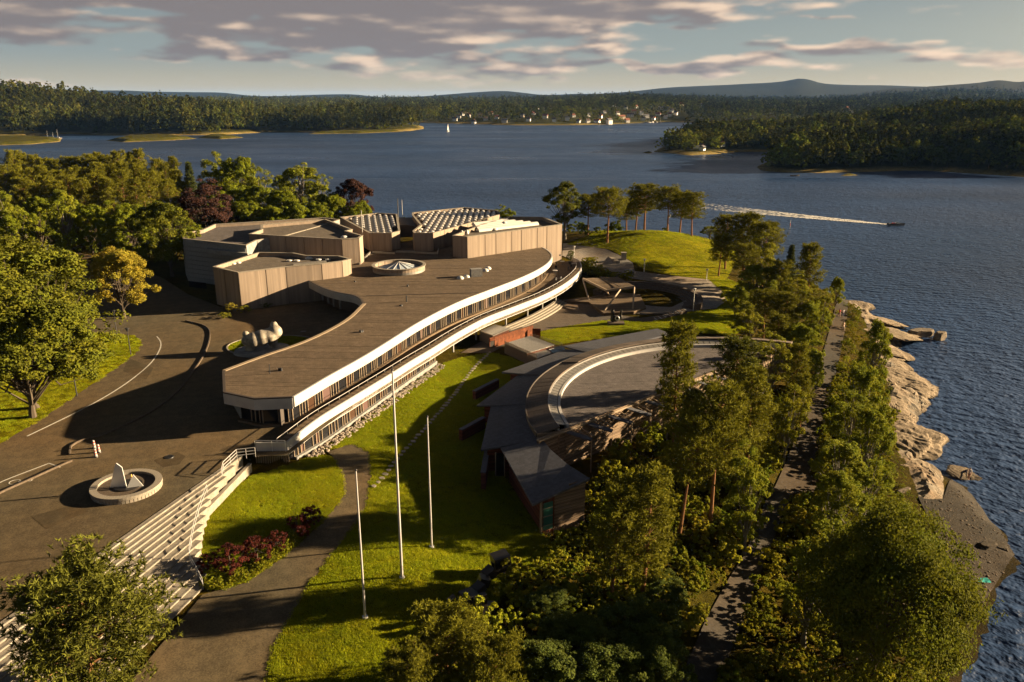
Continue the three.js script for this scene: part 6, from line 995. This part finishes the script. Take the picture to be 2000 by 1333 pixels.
// ---------- people ----------
function person(pos, turn, pose, shirt, trousers, label) {
  const o = thing('person', label, 'person', pos, turn), s = pose === 'walk' ? 0.3 : 0.08, bend = pose === 'bend' ? 0.5 : 0;
  const hip = V(0, 0.93, 0), neck = V(0, 1.47 - bend * 0.3, bend), head = V(0, 1.63 - bend * 0.42, bend * 1.15 + 0.02), J = (x, y, z) => V(x, y, z);
  const legs = [1, -1].flatMap((q) => { const kn = J(q * 0.1, 0.5, q * s * 0.8 + 0.03), an = J(q * 0.1, 0.08, q * s - 0.03); return [[J(q * 0.09, 0.9, 0), kn, 0.092, 0.062], [kn, an, 0.06, 0.042], [an, J(q * 0.11, 0.045, q * s + 0.13), 0.045, 0.035]]; });
  const arms = [1, -1].flatMap((q) => { const sh = J(q * 0.19, 1.42 - bend * 0.3, bend * 0.95), el = J(q * 0.25, 1.15 - bend * 0.35, bend * 1.0 - q * s * 0.4), ha = J(q * 0.23, 0.9 - bend * 0.3, bend * 1.1 - q * s * 0.5 + 0.1); const f = [-1, 0, 1, 2].map((k) => [ha, J(ha.x + 0.012 * k, ha.y - 0.1 + 0.008 * Math.abs(k), ha.z + 0.03), 0.012, 0.009]); return [[sh, el, 0.052, 0.04], [el, ha, 0.038, 0.028], ...f, [ha, J(ha.x - q * 0.04, ha.y - 0.05, ha.z + 0.04), 0.012, 0.01]]; });
  const up = (l) => l.map(([a, b, r, t]) => [a.clone().setY(a.y - 0.9), b.clone().setY(b.y - 0.9), r, t]);
  const skin = std(lin(0.45, 0.27, 0.18), 0.6), torso = [[hip, V(0, 1.15, bend * 0.45), 0.13, 0.125], [V(0, 1.15, bend * 0.45), V(0, 1.38 - bend * 0.28, bend * 0.9), 0.125, 0.145], [V(-0.15, 1.4 - bend * 0.28, bend * 0.93), V(0.15, 1.4 - bend * 0.28, bend * 0.93), 0.075, 0.075]];
  const put = (n, g, m) => { const q = part(n, g, m, o); q.position.y = 0.9; return q; };
  const hd = head.clone().setY(head.y - 0.9);
  put('body', blobMesh([[hd, 0.1], [hd.clone().add(V(0, -0.06, 0.025)), 0.075], [hd.clone().add(V(0, -0.01, 0.105)), 0.018], [hd.clone().add(V(0.1, 0, 0)), 0.022], [hd.clone().add(V(-0.1, 0, 0)), 0.022]], up([...legs, ...arms, ...torso, [neck, head, 0.055, 0.055]]), 1.0, 84, 0.03), skin);
  const inf = (l, k) => l.map(([a, b, r, t]) => [a, b, r + k, t + k]);
  put('trousers', blobMesh([], up(inf([...legs.filter((_, i) => i % 3 !== 2), [V(-0.06, 0.92, 0), V(0.06, 0.92, 0), 0.12, 0.12]], 0.014)), 1.0, 56, 0.03), trousers); put('shirt', blobMesh([], up(inf([...torso, ...arms.filter((_, i) => i % 7 === 0)], 0.016)), 1.0, 56, 0.04), shirt); put('hair', blobMesh([[hd.clone().add(V(0, 0.03, -0.02)), 0.106]], [], 1.0, 64, 0.02), M.darkTrim);
}
const sh = (r, g, b) => std(lin(r, g, b), 0.85);
{ const a = P(1877, 936, 0.62); person(a, 1.2, 'bend', sh(0.03, 0.03, 0.06), sh(0.04, 0.04, 0.05), 'person in dark clothes bending forward on the flat rock'); const b = P(1892, 937, 0.55); person(b, -1.0, 'stand', sh(0.5, 0.45, 0.42), sh(0.35, 0.2, 0.14), 'person in a pale top standing at the water on the flat rock');
  const f = (u, v) => { const p = G(u, v, 4.4); p.y += 0.1; return p; }; person(f(1639, 620), 3.1, 'walk', sh(0.4, 0.06, 0.05), sh(0.35, 0.22, 0.2), 'person in a red top walking on the far footpath'); person(f(1646, 620), 3.0, 'walk', sh(0.6, 0.58, 0.6), sh(0.1, 0.12, 0.2), 'person in white walking beside the one in red'); person(f(1647, 646), 0.2, 'walk', sh(0.55, 0.38, 0.28), sh(0.6, 0.5, 0.42), 'person in light clothes alone on the footpath, nearer than the pair'); }
// ---------- far shores, islands and hills ----------
const farMat = std(lin(1, 1, 1), 1, { map: scaled(grassTex, 40), vertexColors: true });
const LANDS = [];
function land(name, label, front, back, step, hgt, seed) {
  const poly = [...front.map(([u, v]) => P(u, v, 0)), ...back.map(([u, v]) => P(u, v, 0))]; const xs = poly.map((p) => p.x), zs = poly.map((p) => p.z), x0 = Math.min(...xs) - step, x1 = Math.max(...xs) + step, z0 = Math.min(...zs) - step, z1 = Math.max(...zs) + step;
  const h = (x, z) => { const s = edgeDist(poly, x, z) * (inside(poly, x, z) ? 1 : -1); if (s < 0) return [-3 + Math.max(s * 0.2, -5) + 2.9, s]; return [Math.min(s * 0.22, 2.2) + hgt(x, -z, s) * (0.8 + 0.4 * fbm(x * 0.006 + seed, z * 0.006, 3)), s]; };
  const nx = Math.ceil((x1 - x0) / step), nz = Math.ceil((z1 - z0) / step), pos = [], uv = [], col = [], idx = [];
  for (let j = 0; j <= nz; j++) for (let i = 0; i <= nx; i++) { const x = x0 + i * step, z = z0 + j * step, [y, s] = h(x, z); pos.push(x, s < 0 ? Math.min(y, -0.4) : y, z); uv.push(x, z); const b = name === 'islet' ? 1 - sm(0.6, 2.2, s) : 1 - sm(3, 11, s), n = 0.7 + 0.6 * fbm(x * 0.05, z * 0.05, 3); col.push(n * lerp(name === 'islet' ? 0.075 : 0.05, 0.34, b), n * lerp(name === 'islet' ? 0.078 : 0.055, 0.28, b), n * lerp(0.02, 0.19, b)); }
  for (let j = 0; j < nz; j++) for (let i = 0; i < nx; i++) { const a = j * (nx + 1) + i; if (Math.max(pos[a * 3 + 1], pos[a * 3 + 4], pos[(a + nx + 1) * 3 + 1], pos[(a + nx + 2) * 3 + 1]) < -0.3) continue; idx.push(a, a + nx + 1, a + 1, a + 1, a + nx + 1, a + nx + 2); }
  const g = new THREE.BufferGeometry(); g.setAttribute('position', new THREE.Float32BufferAttribute(pos, 3)); g.setAttribute('uv', new THREE.Float32BufferAttribute(uv, 2)); g.setAttribute('color', new THREE.Float32BufferAttribute(col, 3)); g.setIndex(idx); g.computeVertexNormals();
  const o = struct(name, g, farMat, label), L = { poly, h, x0, x1, z0, z1 }; LANDS.push(L); return L;
}
const azU = (x, f) => 1000 + FOC * x / (f * CP + EYE * SP);
const L1 = land('island', 'dark wooded shore across the bay', [[-500, 272], [0, 267], [60, 266], [130, 262], [200, 265], [300, 265], [420, 264], [520, 259], [560, 259], [612, 259], [660, 260], [740, 258], [800, 256], [828, 252]], [[826, 247], [760, 243], [640, 240], [540, 237], [470, 236], [380, 236], [300, 231], [0, 224], [-500, 222]], 11, (x, f, s) => { const u = azU(x, f); return lerp(6, 36, 1 - sm(-40, 620, u)) * sm(0, 330, s) * (1 - 0.5 * sm(350, 520, u)) + 3 * sm(0, 40, s); }, 1);
const L3 = land('island', 'wooded points reaching in from the far side of the sound', [[1275, 297], [1300, 299], [1345, 304], [1400, 301], [1440, 297], [1480, 297], [1530, 297], [1545, 300], [1510, 310], [1478, 326], [1486, 333], [1520, 337], [1600, 338], [1700, 336], [1765, 334], [1800, 334], [1850, 336], [2000, 346], [2500, 372]], [[2600, 250], [1900, 250], [1500, 252], [1400, 260], [1335, 274], [1288, 290]], 7, (x, f, s) => { const u = azU(x, f); return (3 + 9 * sm(1500, 2100, u)) * sm(2, 60, s) + 14 * sm(40, 260, s) * sm(1450, 1900, u); }, 2);
const L2 = land('far_shore', 'far shore with villas among trees', [[-500, 221], [0, 224], [300, 226], [430, 228], [520, 229], [600, 233], [700, 238], [830, 240], [900, 242], [1000, 245], [1100, 245], [1200, 243], [1240, 241], [1300, 239], [1400, 241], [1600, 243], [2500, 244]], [[2500, 201], [1800, 199], [1000, 200], [300, 200], [-500, 200]], 34, (x, f, s) => { const u = azU(x, f); return 7 * sm(10, 130, s) + 8 * sm(150, 700, s) + 4 * sm(700, 1600, s) + 14 * Math.exp(-(((u - 1230) / 150) ** 2)) * sm(60, 260, s) + 92 * sm(1560, 2050, u) * sm(500, 1700, s); }, 3);
for (const [l, lab] of [[[[-200, 284], [0, 284], [60, 282], [117, 277], [120, 271], [60, 268], [-200, 270]], 'low grassy islet before the boat bay'], [[[205, 275], [240, 278], [340, 274], [385, 271], [345, 266], [290, 266], [240, 268]], 'low islet with a pale rock edge in the bay'], [[[385, 270], [430, 272], [476, 269], [450, 265], [400, 265]], 'thin rocky spit at the end of the islet'], [[[1640, 344], [1680, 343], [1655, 338]], 'sandbar before the near wooded point'], [[[600, 262], [700, 261], [790, 257], [740, 256], [640, 258]], 'pale rock edge of the peninsula'], [[[1253, 299], [1272, 300], [1276, 297], [1262, 296]], 'tiny reef off the first wooded point']]) land('islet', lab, l, [], 2.2, (x, f, s) => 0.9 * sm(2, 16, s), 5);
// crowns for distant woods
const farC = [81, 82, 83].map((s) => broadTree({ seed: s, h: 15, r: 2.7, base: 0.1, clumps: 30, leaves: 16, size: 1.05, top: 0.15, vary: 0.4 }).crown), farB = [84, 85, 86].map((s) => broadTree({ seed: s, h: 12, r: 4.4, base: 0.12, clumps: 34, leaves: 20, size: 1.0, vary: 0.4 }).crown);
const FM = { con: std(lin(0.062, 0.066, 0.013), 1, { vertexColors: true }), bro: std(lin(0.12, 0.125, 0.014), 1, { vertexColors: true }), pale: std(lin(0.155, 0.165, 0.018), 1, { vertexColors: true }) };
const HOUSES = [];
function forest(L, geo, mat, name, label, n, seed, sc, ur, keep) {
  const rng = mulberry(seed), ms = [], cs = [], q = new THREE.Quaternion(), up = V(0, 1, 0); const fs = L.poly.map((p) => -p.z), f0 = Math.min(...fs), f1 = Math.max(...fs);
  for (let i = 0; i < n * 5 && ms.length < n; i++) {
    const u = lerp(ur[0], ur[1], rng()), f = f0 * Math.pow(f1 / f0, rng()), x = (u - 1000) / FOC * (f * CP + EYE * SP), z = -f, [y, s] = L.h(x, z); if (s < 5 || (s < 14 && rng() < 0.6) || keep && !keep(x, z, u, s, rng)) continue;
    if (HOUSES.some((h) => Math.abs(x - h.x) < h.w && z - h.z > -h.w * 0.8 && (z - h.z < h.w * 2.5 || z - h.z < 150 && rng() < 0.72))) continue;
    const k = sc * (0.5 + 0.9 * rng() * (0.4 + fbm(x * 0.01 + 7, z * 0.01, 2))) * (1 + Math.max(0, f - 1500) / 9000); q.setFromAxisAngle(up, rng() * 6.28); ms.push(new THREE.Matrix4().compose(V(x, y - 0.4, z), q, V(k, k * (0.85 + 0.35 * rng()), k))); const t = 0.45 + 0.75 * rng() * rng() + 0.9 * sm(0.4, 0.75, fbm(x * 0.012, z * 0.012, 3)); cs.push([t * (0.82 + 0.3 * rng()), t, t]);
  }
  const o = new THREE.InstancedMesh(geo, mat, ms.length); o.name = numbered(name); ms.forEach((m, i) => { o.setMatrixAt(i, m); o.setColorAt(i, new THREE.Color().setRGB(...cs[i])); }); o.userData.kind = 'stuff'; tag(o, label, 'forest'); o.castShadow = o.receiveShadow = true; scene.add(o);
}
const town = (x, z, u, s, rng) => !(u > 880 && u < 1345 && s < 420 && rng() < 0.2);
// villas on the far shore
function onLand(L, u, v, f0, f1) { for (let f = f0; f < f1; f += 6) { const p = atForward(u, v, f), [y] = L.h(p.x, p.z); if (p.y <= y) { p.y = y; return p; } } const p = atForward(u, v, (f0 + f1) / 2); p.y = L.h(p.x, p.z)[0]; return p; }
const wallC = [lin(0.85, 0.84, 0.8), lin(0.6, 0.5, 0.38), lin(0.6, 0.59, 0.57), lin(0.5, 0.16, 0.1)].map((c) => std(c, 0.8)), roofC = [lin(0.09, 0.07, 0.065), lin(0.24, 0.1, 0.07), lin(0.12, 0.12, 0.13)].map((c) => std(c, 0.9));
function villa(p, w, h, d, turn, wm, rm, label, group, wins = true) {
  const o = thing('villa', label, 'house', p, turn, group); part('wall', boxGeo(w, h + 2, d, 0, h / 2 - 1, 0), wm, o); const r = h, e = 0.6, s = [V(-w / 2 - e, r, d / 2 + e), V(w / 2 + e, r, d / 2 + e), V(w / 2 + e, r + d * 0.42, 0), V(-w / 2 - e, r + d * 0.42, 0), V(-w / 2 - e, r, -d / 2 - e), V(w / 2 + e, r, -d / 2 - e)];
  const t = []; for (const [a, b, c] of [[0, 1, 2], [0, 2, 3], [3, 2, 5], [3, 5, 4], [0, 3, 4], [1, 5, 2], [0, 4, 5], [0, 5, 1]]) t.push(...s[a], ...s[b], ...s[c]); part('roof', soup(t), rm, o); part('chimney', boxGeo(0.8, 2, 0.8, w * 0.2, r + d * 0.42 + 0.2, 0), roofC[1], o);
  if (wins) for (const x of [-0.3, 0, 0.3]) for (const y of h > 5 ? [0.3, 0.72] : [0.5]) part('window', boxGeo(1.3, 1.3, 0.1, x * w, h * y, d / 2 + 0.03), M.glass, o); return o;
}
const vRng = mulberry(61), mid = 'villas among the trees of the far shore';
[[907, 223, 16], [914, 226, 14], [888, 234, 12], [938, 227, 10], [958, 222, 13], [985, 237, 13], [1004, 215, 9], [1050, 212, 8], [1063, 213, 8], [1075, 213, 9], [1065, 229, 12], [1091, 222, 12], [1082, 239, 9], [1120, 226, 9], [1150, 225, 10], [1148, 237, 9], [1166, 237, 13], [1190, 239, 12], [1199, 206, 12], [1214, 230, 18], [1222, 211, 9], [1231, 226, 18], [1243, 208, 10], [1262, 228, 14], [1273, 209, 12], [1285, 224, 13], [1292, 211, 18], [1301, 213, 14], [1308, 224, 9], [1320, 222, 9], [925, 240, 8], [1188, 236, 12], [896, 229, 10], [948, 233, 9], [970, 229, 10], [1020, 226, 9], [1032, 234, 10], [1042, 222, 8], [1108, 233, 10], [1130, 238, 9], [1172, 228, 10], [1180, 220, 9], [1206, 222, 10], [1238, 219, 12], [1252, 222, 10], [1256, 233, 11], [1276, 232, 9], [1300, 230, 10], [1312, 217, 9], [1225, 236, 10], [446, 216, 12], [460, 222, 14], [490, 222, 10], [510, 218, 8]].forEach(([u, v, w], i) => { const p = onLand(L2, u, v + 3, 1560, 3200), ww = w * 0.8 * (p.z / -1900 < 0 ? -p.z / 1900 : 1); const k = i % 8 === 3 ? 1 : (i % 2) * 2; villa(p, ww, 3.6 + 2 * vRng(), 6 + 3 * vRng(), (vRng() - 0.5) * 1.2, wallC[k], roofC[i % 3], ['white', 'yellowish', 'pale grey', 'red'][k] + (u < 600 ? ' house by the small inlet on the far left shore' : ' villa with a pitched roof on the far wooded shore'), u < 600 ? 'houses by the far left inlet' : mid + (k ? ' with darker walls' : ' with white walls'), ww > 12); HOUSES.push({ x: p.x, z: p.z, w: ww * 0.8 + 3 }); });
[[360, 286, 6, 'small white cabin near the tip of the first wooded point'], [410, 283, 4.5, 'second small cabin on the first wooded point'], [372, 291, 4, 'white boathouse at the waterline of the first wooded point']].forEach(([u, v, w, l], i) => { const p = onLand(L3, 1000 + u, v + 4, 640, 1000); villa(p, w, 3, 4.5, 0.4 * i, wallC[0], roofC[i % 3], l, undefined, false); HOUSES.push({ x: p.x, z: p.z, w: w + 2 }); });
[[1500, 205], [1560, 212], [1590, 203], [1650, 222], [1655, 217], [1700, 208], [1780, 208], [1850, 212], [1905, 210], [1960, 202], [1330, 206], [1370, 210], [1440, 203], [1660, 187], [1740, 190], [1820, 192], [1610, 190]].forEach(([u, v], i) => { const p = onLand(L2, u, v, 1700, 4600); villa(p, 15, 6, 10, i, wallC[i % 3], roofC[i % 3], 'pale house showing between trees of the far right hillside', 'houses scattered over the far right hillside', false); HOUSES.push({ x: p.x, z: p.z, w: 16 }); });
for (const k of [0, 1, 2]) {
  forest(L1, farC[k], FM.con, 'forest', 'dark conifers of the wooded shore across the bay', 3000, 100 + k, 1.55, [-60, 835]); forest(L2, farC[k], FM.con, 'forest', 'conifers covering the far shore', 7000, 110 + k, 1.25, [-60, 2100], town); forest(L2, farB[k], FM.bro, 'forest', 'leafy trees covering the far shore', 6000, 120 + k, 0.95, [-60, 2100], town); forest(L3, farC[k], FM.con, 'forest', 'conifers of the wooded points', 1300, 130 + k, 0.95, [1270, 2060]); forest(L3, farB[k], FM.bro, 'forest', 'leafy trees of the wooded points', 1700, 140 + k, 1.05, [1270, 2060]);
}
forest(L1, farB[0], FM.pale, 'forest', 'lighter leafy trees along the bay shore', 420, 150, 0.9, [150, 835], (x, z, u, s) => s < 60); forest(L3, farB[1], FM.pale, 'forest', 'sunlit leafy trees at the edge of the wooded points', 260, 151, 0.9, [1290, 1990], (x, z, u, s) => s < 90);
// single trees along the nearest edges
{
  const frontTree = (L, u, v, f0, f1, geo, mat, sc, name, label, group, i) => { const p = onLand(L, u, v, f0, f1), o = thing(name, label, 'tree', p, i * 1.7, group); o.scale.set(sc, sc * (0.9 + 0.2 * ((i * 7) % 5) / 5), sc); part('crown', geo, mat, o); part('trunk', rod(V(0, -0.5, 0), V(0, 5, 0), 0.25, 0.12, 5), M.bark, o); };
  const edge = [[1300, 294], [1312, 293], [1325, 292], [1338, 293], [1352, 292], [1385, 290], [1398, 291], [1425, 290], [1440, 289], [1455, 288], [1470, 288], [1500, 290], [1515, 290], [1535, 292], [1500, 322], [1512, 324], [1528, 322], [1545, 324], [1560, 323], [1578, 325], [1596, 324], [1614, 326], [1632, 325], [1655, 324], [1676, 325], [1700, 326], [1722, 325], [1742, 326], [1770, 326], [1786, 327], [1820, 327], [1850, 328], [1890, 330], [1930, 333], [1965, 335], [1990, 337]];
  edge.forEach(([u, v], i) => { const c = i % 3 === 1, big = u > 1760 && u < 1795; frontTree(L3, u, v, 530, 1100, c ? farC[i % 3] : farB[i % 3], c ? FM.con : big ? FM.pale : FM.bro, (big ? 1.25 : 0.75) + 0.3 * ((i * 5) % 7) / 7, c ? 'spruce_tree' : 'leafy_tree', big ? 'tall bright leafy tree at the end of the sand beach' : c ? 'conifer at the water edge of the wooded points' : 'leafy tree at the water edge of the wooded points', big ? 'bright trees at the end of the sand beach' : c ? 'conifers edging the wooded points' : 'leafy trees edging the wooded points', i); });
  [[625, 256], [640, 256], [655, 256], [672, 256], [690, 255], [706, 255], [722, 254], [738, 254], [755, 253], [770, 253], [786, 252], [802, 251], [815, 250], [378, 262], [360, 262], [300, 262], [280, 262], [262, 262], [410, 262]].forEach(([u, v], i) => frontTree(L1, u, v, 1050, 1500, i % 2 ? farC[i % 3] : farB[i % 3], i > 12 ? FM.pale : FM.bro, 0.9, 'leafy_tree', i > 12 ? 'light green tree on the bay shore behind the islet' : 'tree at the tip of the wooded peninsula', i > 12 ? 'light trees on the bay shore' : 'trees on the peninsula tip', i));
}
// blue hills
function hills(label, list, dist, deep, tint) {
  const c = new THREE.CatmullRomCurve3(list.map(([u, v]) => { const d = dist; return V((u - 1000) / FOC * d, EYE - (v - 189) / FOC * d, -dist); }), false, 'centripetal'), n = 160, p = c.getSpacedPoints(n), pos = [], uv = [], col = [], idx = [], m = 10;
  for (let j = 0; j <= m; j++) for (let i = 0; i <= n; i++) { const t = j / m, k = t < 0.6 ? t / 0.6 : 1 - (t - 0.6) / 0.4 * 0.7, q = p[i], nn = fbm(i * 0.13 + tint * 9, j * 0.5, 4), b = 0.9 * fbm(i * 0.8, j * 1.3 + tint, 3); const y = (q.y + 6) * Math.pow(k, 0.8) * (t < 0.59 ? 0.72 + 0.5 * nn * (1 - k * 0.5) : 1) + (j === 6 ? 3 * b : 0); const dz = (0.6 - t) * deep; pos.push(q.x * (1 - dz / dist), t >= 0.59 && t < 0.65 ? q.y + 2 * b : Math.min(y, q.y), -dist + dz); uv.push(q.x, dz); const s = 0.75 + 0.6 * b; col.push(0.016 * s, 0.02 * s, 0.014 * s); }
  for (let j = 0; j < m; j++) for (let i = 0; i < n; i++) { const a = j * (n + 1) + i; idx.push(a, a + 1, a + n + 1, a + 1, a + n + 2, a + n + 1); }
  const g = new THREE.BufferGeometry(); g.setAttribute('position', new THREE.Float32BufferAttribute(pos, 3)); g.setAttribute('uv', new THREE.Float32BufferAttribute(uv, 2)); g.setAttribute('color', new THREE.Float32BufferAttribute(col, 3)); g.setIndex(idx); g.computeVertexNormals(); struct('hills', g, farMat, label);
}
hills('long blue ridge at the left horizon', [[-600, 190], [-100, 188], [80, 190], [125, 184], [150, 180], [180, 179], [270, 178], [330, 180], [400, 181], [460, 182], [510, 187], [560, 188], [620, 186], [700, 185], [760, 190], [850, 190]], 9500, 3000, 1);
hills('blue hills at the middle of the horizon', [[540, 192], [700, 190], [820, 189], [880, 185], [935, 181], [985, 179], [1020, 182], [1060, 186], [1120, 184], [1160, 184], [1220, 180], [1290, 173], [1350, 170], [1400, 168], [1440, 166], [1480, 164], [1510, 161], [1530, 157], [1548, 158], [1575, 165], [1620, 168], [1700, 169], [1760, 171], [1840, 172], [2100, 170], [2600, 175]], 8200, 3600, 2);
hills('dark wooded hill at the right horizon', [[1560, 192], [1640, 184], [1700, 176], [1760, 172], [1820, 168], [1870, 164], [1905, 160], [1940, 163], [1980, 159], [2060, 157], [2300, 160], [2600, 170]], 5600, 2400, 3);

// ---------- boats ----------
function hull(len, w, h) { const t = [], N = 12, sec = (i) => { const s = i / N, k = Math.sin(Math.min(1, (1 - s) * 1.5) * Math.PI / 2) * (s < 0.1 ? 0.85 : 1), x = (s - 0.5) * len; return [V(x, h * (1 + 0.35 * s * s), -w / 2 * k), V(x, 0.02 * h, -w * 0.32 * k), V(x, -h * 0.3, 0), V(x, 0.02 * h, w * 0.32 * k), V(x, h * (1 + 0.35 * s * s), w / 2 * k)]; }; for (let i = 0; i < N; i++) { const a = sec(i), b = sec(i + 1); for (let k = 0; k < 4; k++) t.push(...a[k], ...b[k], ...b[k + 1], ...a[k], ...b[k + 1], ...a[k + 1]); const la = a.map((p) => p.clone().setY(p.y - h * 0.25)), lb = b.map((p) => p.clone().setY(p.y - h * 0.25)); t.push(...la[0], ...la[4], ...lb[4], ...la[0], ...lb[4], ...lb[0]); } const a = sec(0); t.push(...a[0], ...a[1], ...a[2], ...a[0], ...a[2], ...a[4], ...a[2], ...a[3], ...a[4]); return soup(t); }
function boat(u, v, len, turn, label, kind, hullMat = M.white) {
  const o = thing(kind === 'sail' ? 'sailing_boat' : kind === 'row' ? 'rowing_boat' : 'motor_boat', label, 'boat', P(u, v, 0.25), turn), w = len * 0.3, h = len * 0.1; part('hull', hull(len, w, h), hullMat, o);
  if (kind === 'sail') { part('mast', rod(V(len * 0.06, h, 0), V(len * 0.06, h + len * 1.35, 0), 0.1, 0.06, 6), M.steel, o); part('boom', rod(V(len * 0.06, h + len * 0.14, 0), V(-len * 0.4, h + len * 0.14, 0.2), 0.07, 0.05, 6), M.steel, o); const s = []; const A = V(len * 0.05, h + len * 0.17, 0), B = V(-len * 0.4, h + len * 0.17, 0.25), C = V(len * 0.04, h + len * 1.32, 0); for (const e of [-0.03, 0.03]) s.push(A.x, A.y, A.z + e, B.x, B.y, B.z + e, C.x, C.y, C.z + e); part('sail', soup(s), M.white, o); const j = []; for (const e of [-0.02, 0.02]) j.push(len * 0.45, h + 0.4, e, len * 0.1, h + 0.6, e + 0.3, len * 0.07, h + len * 1.1, e); part('jib', soup(j), M.white, o); part('cabin', boxGeo(len * 0.3, h * 0.5, w * 0.5, 0, h * 1.2, 0), M.dome, o); }
  if (kind === 'moored') { part('cabin', boxGeo(len * 0.35, h * 0.9, w * 0.6, 0, h * 1.4, 0), M.dome, o); part('mast', rod(V(0, h, 0), V(0, h + len * 1.1, 0), 0.1, 0.06, 6), M.dome, o); }
  if (kind === 'motor') { part('windscreen', boxGeo(0.1, h * 0.9, w * 0.7, len * 0.08, h * 1.5, 0), M.glassClear, o); part('console', boxGeo(len * 0.16, h * 0.8, w * 0.4, 0, h * 1.3, 0), M.dome, o); part('seat', boxGeo(len * 0.14, h * 0.7, w * 0.6, -len * 0.18, h * 1.0, 0), M.red, o); part('outboard', boxGeo(len * 0.08, h * 1.3, w * 0.2, -len * 0.52, h * 0.7, 0), M.darkMetal, o); }
  if (kind === 'row') for (const x of [-0.2, 0.15]) part('bench', boxGeo(len * 0.08, 0.06, w * 0.8, x * len, h * 0.9, 0), M.fin, o); return o;
}
boat(875, 257, 8, 1.2, 'white sailing boat under sail in the middle of the fjord', 'sail'); boat(1751, 440, 6.5, -0.12, 'small motor boat speeding with a long white wake', 'motor', M.paleConcrete); boat(93, 271, 8, 0.5, 'white moored yacht, leftmost in the bay', 'moored'); boat(104, 271, 6.5, 0.3, 'low white moored boat between the two yachts', 'moored'); boat(113, 271, 9, 0.2, 'larger white moored yacht, rightmost in the bay', 'moored'); boat(1553, 344, 6, 0.1, 'dark rowing boat off the near wooded point', 'row', M.darkTrim);
[[1262, 240], [1268, 240], [1275, 239.5], [1283, 240], [1290, 240]].forEach(([u, v], i) => boat(u, v, 10, 0.4 * i, 'white boat moored at the far shore jetties', 'moored')); scene.children.slice(-5).forEach((o) => { o.userData.group = 'boats moored at the far jetties'; });
{ const jt = thing('jetty', 'long low jetty with boats on the far shore', 'jetty', P(1272, 239, 0.6)); part('deck', boxGeo(52, 0.4, 3, 0, 0.4, 0), M.paving, jt); for (let i = -3; i <= 3; i++) part('pile', rod(V(i * 8, -2, 0), V(i * 8, 1, 0), 0.25, 0.25, 6), M.darkTrim, jt); const b = thing('channel_marker', 'thin red and white channel pole standing in the water', 'marker', P(1543, 446, 0)); part('pole', rod(V(0, -1, 0), V(0, 3.2, 0), 0.12, 0.1, 8), M.white, b); part('red_band', rod(V(0, 1.0, 0), V(0, 2.0, 0), 0.14, 0.13, 8), M.red, b); }
// wake: broken foam lying on the water
{ const rng = mulberry(31), L = { p: [], c: [] }, A = P(1738, 439, 0.03), B = P(1330, 402, 0.03), d = B.clone().sub(A), len = d.length(), n = V(-d.z, 0, d.x).normalize(); for (let i = 0; i < 5200; i++) { const t = Math.pow(rng(), 0.8), half = lerp(0.8, 12, Math.pow(t, 0.85)), g = t < 0.12 ? (rng() + rng() - 1) : Math.sign(rng() - 0.5) * Math.pow(rng(), 0.7), keep = rng() < Math.pow(1 - t, 1.3) * 0.8 + 0.07; if (!keep) continue; const c = A.clone().addScaledVector(d, t).addScaledVector(n, g * half * 0.9 + 7 * t * t), s = (0.2 + 0.55 * rng()) * (1 - 0.3 * t), a = rng() * 3; const q = [0, 1, 2, 3, 4].map((k) => V(c.x + s * 1.7 * Math.cos(a + k * 1.2566) * (0.6 + 0.5 * rng()), 0.035 + 0.01 * rng() + 0.12 * (1 - t) * rng(), c.z + s * 0.6 * Math.sin(a + k * 1.2566))); for (const [x, y, z] of [[0, 2, 1], [0, 3, 2], [0, 4, 3]]) for (const k of [x, y, z]) L.p.push(q[k].x, q[k].y, q[k].z); } const o = struct('wake_foam', soup(L.p), std(lin(0.62, 0.6, 0.57), 0.8), 'white foam wake of the motor boat'); o.userData.kind = 'stuff'; }
renderer.render(scene, camera);
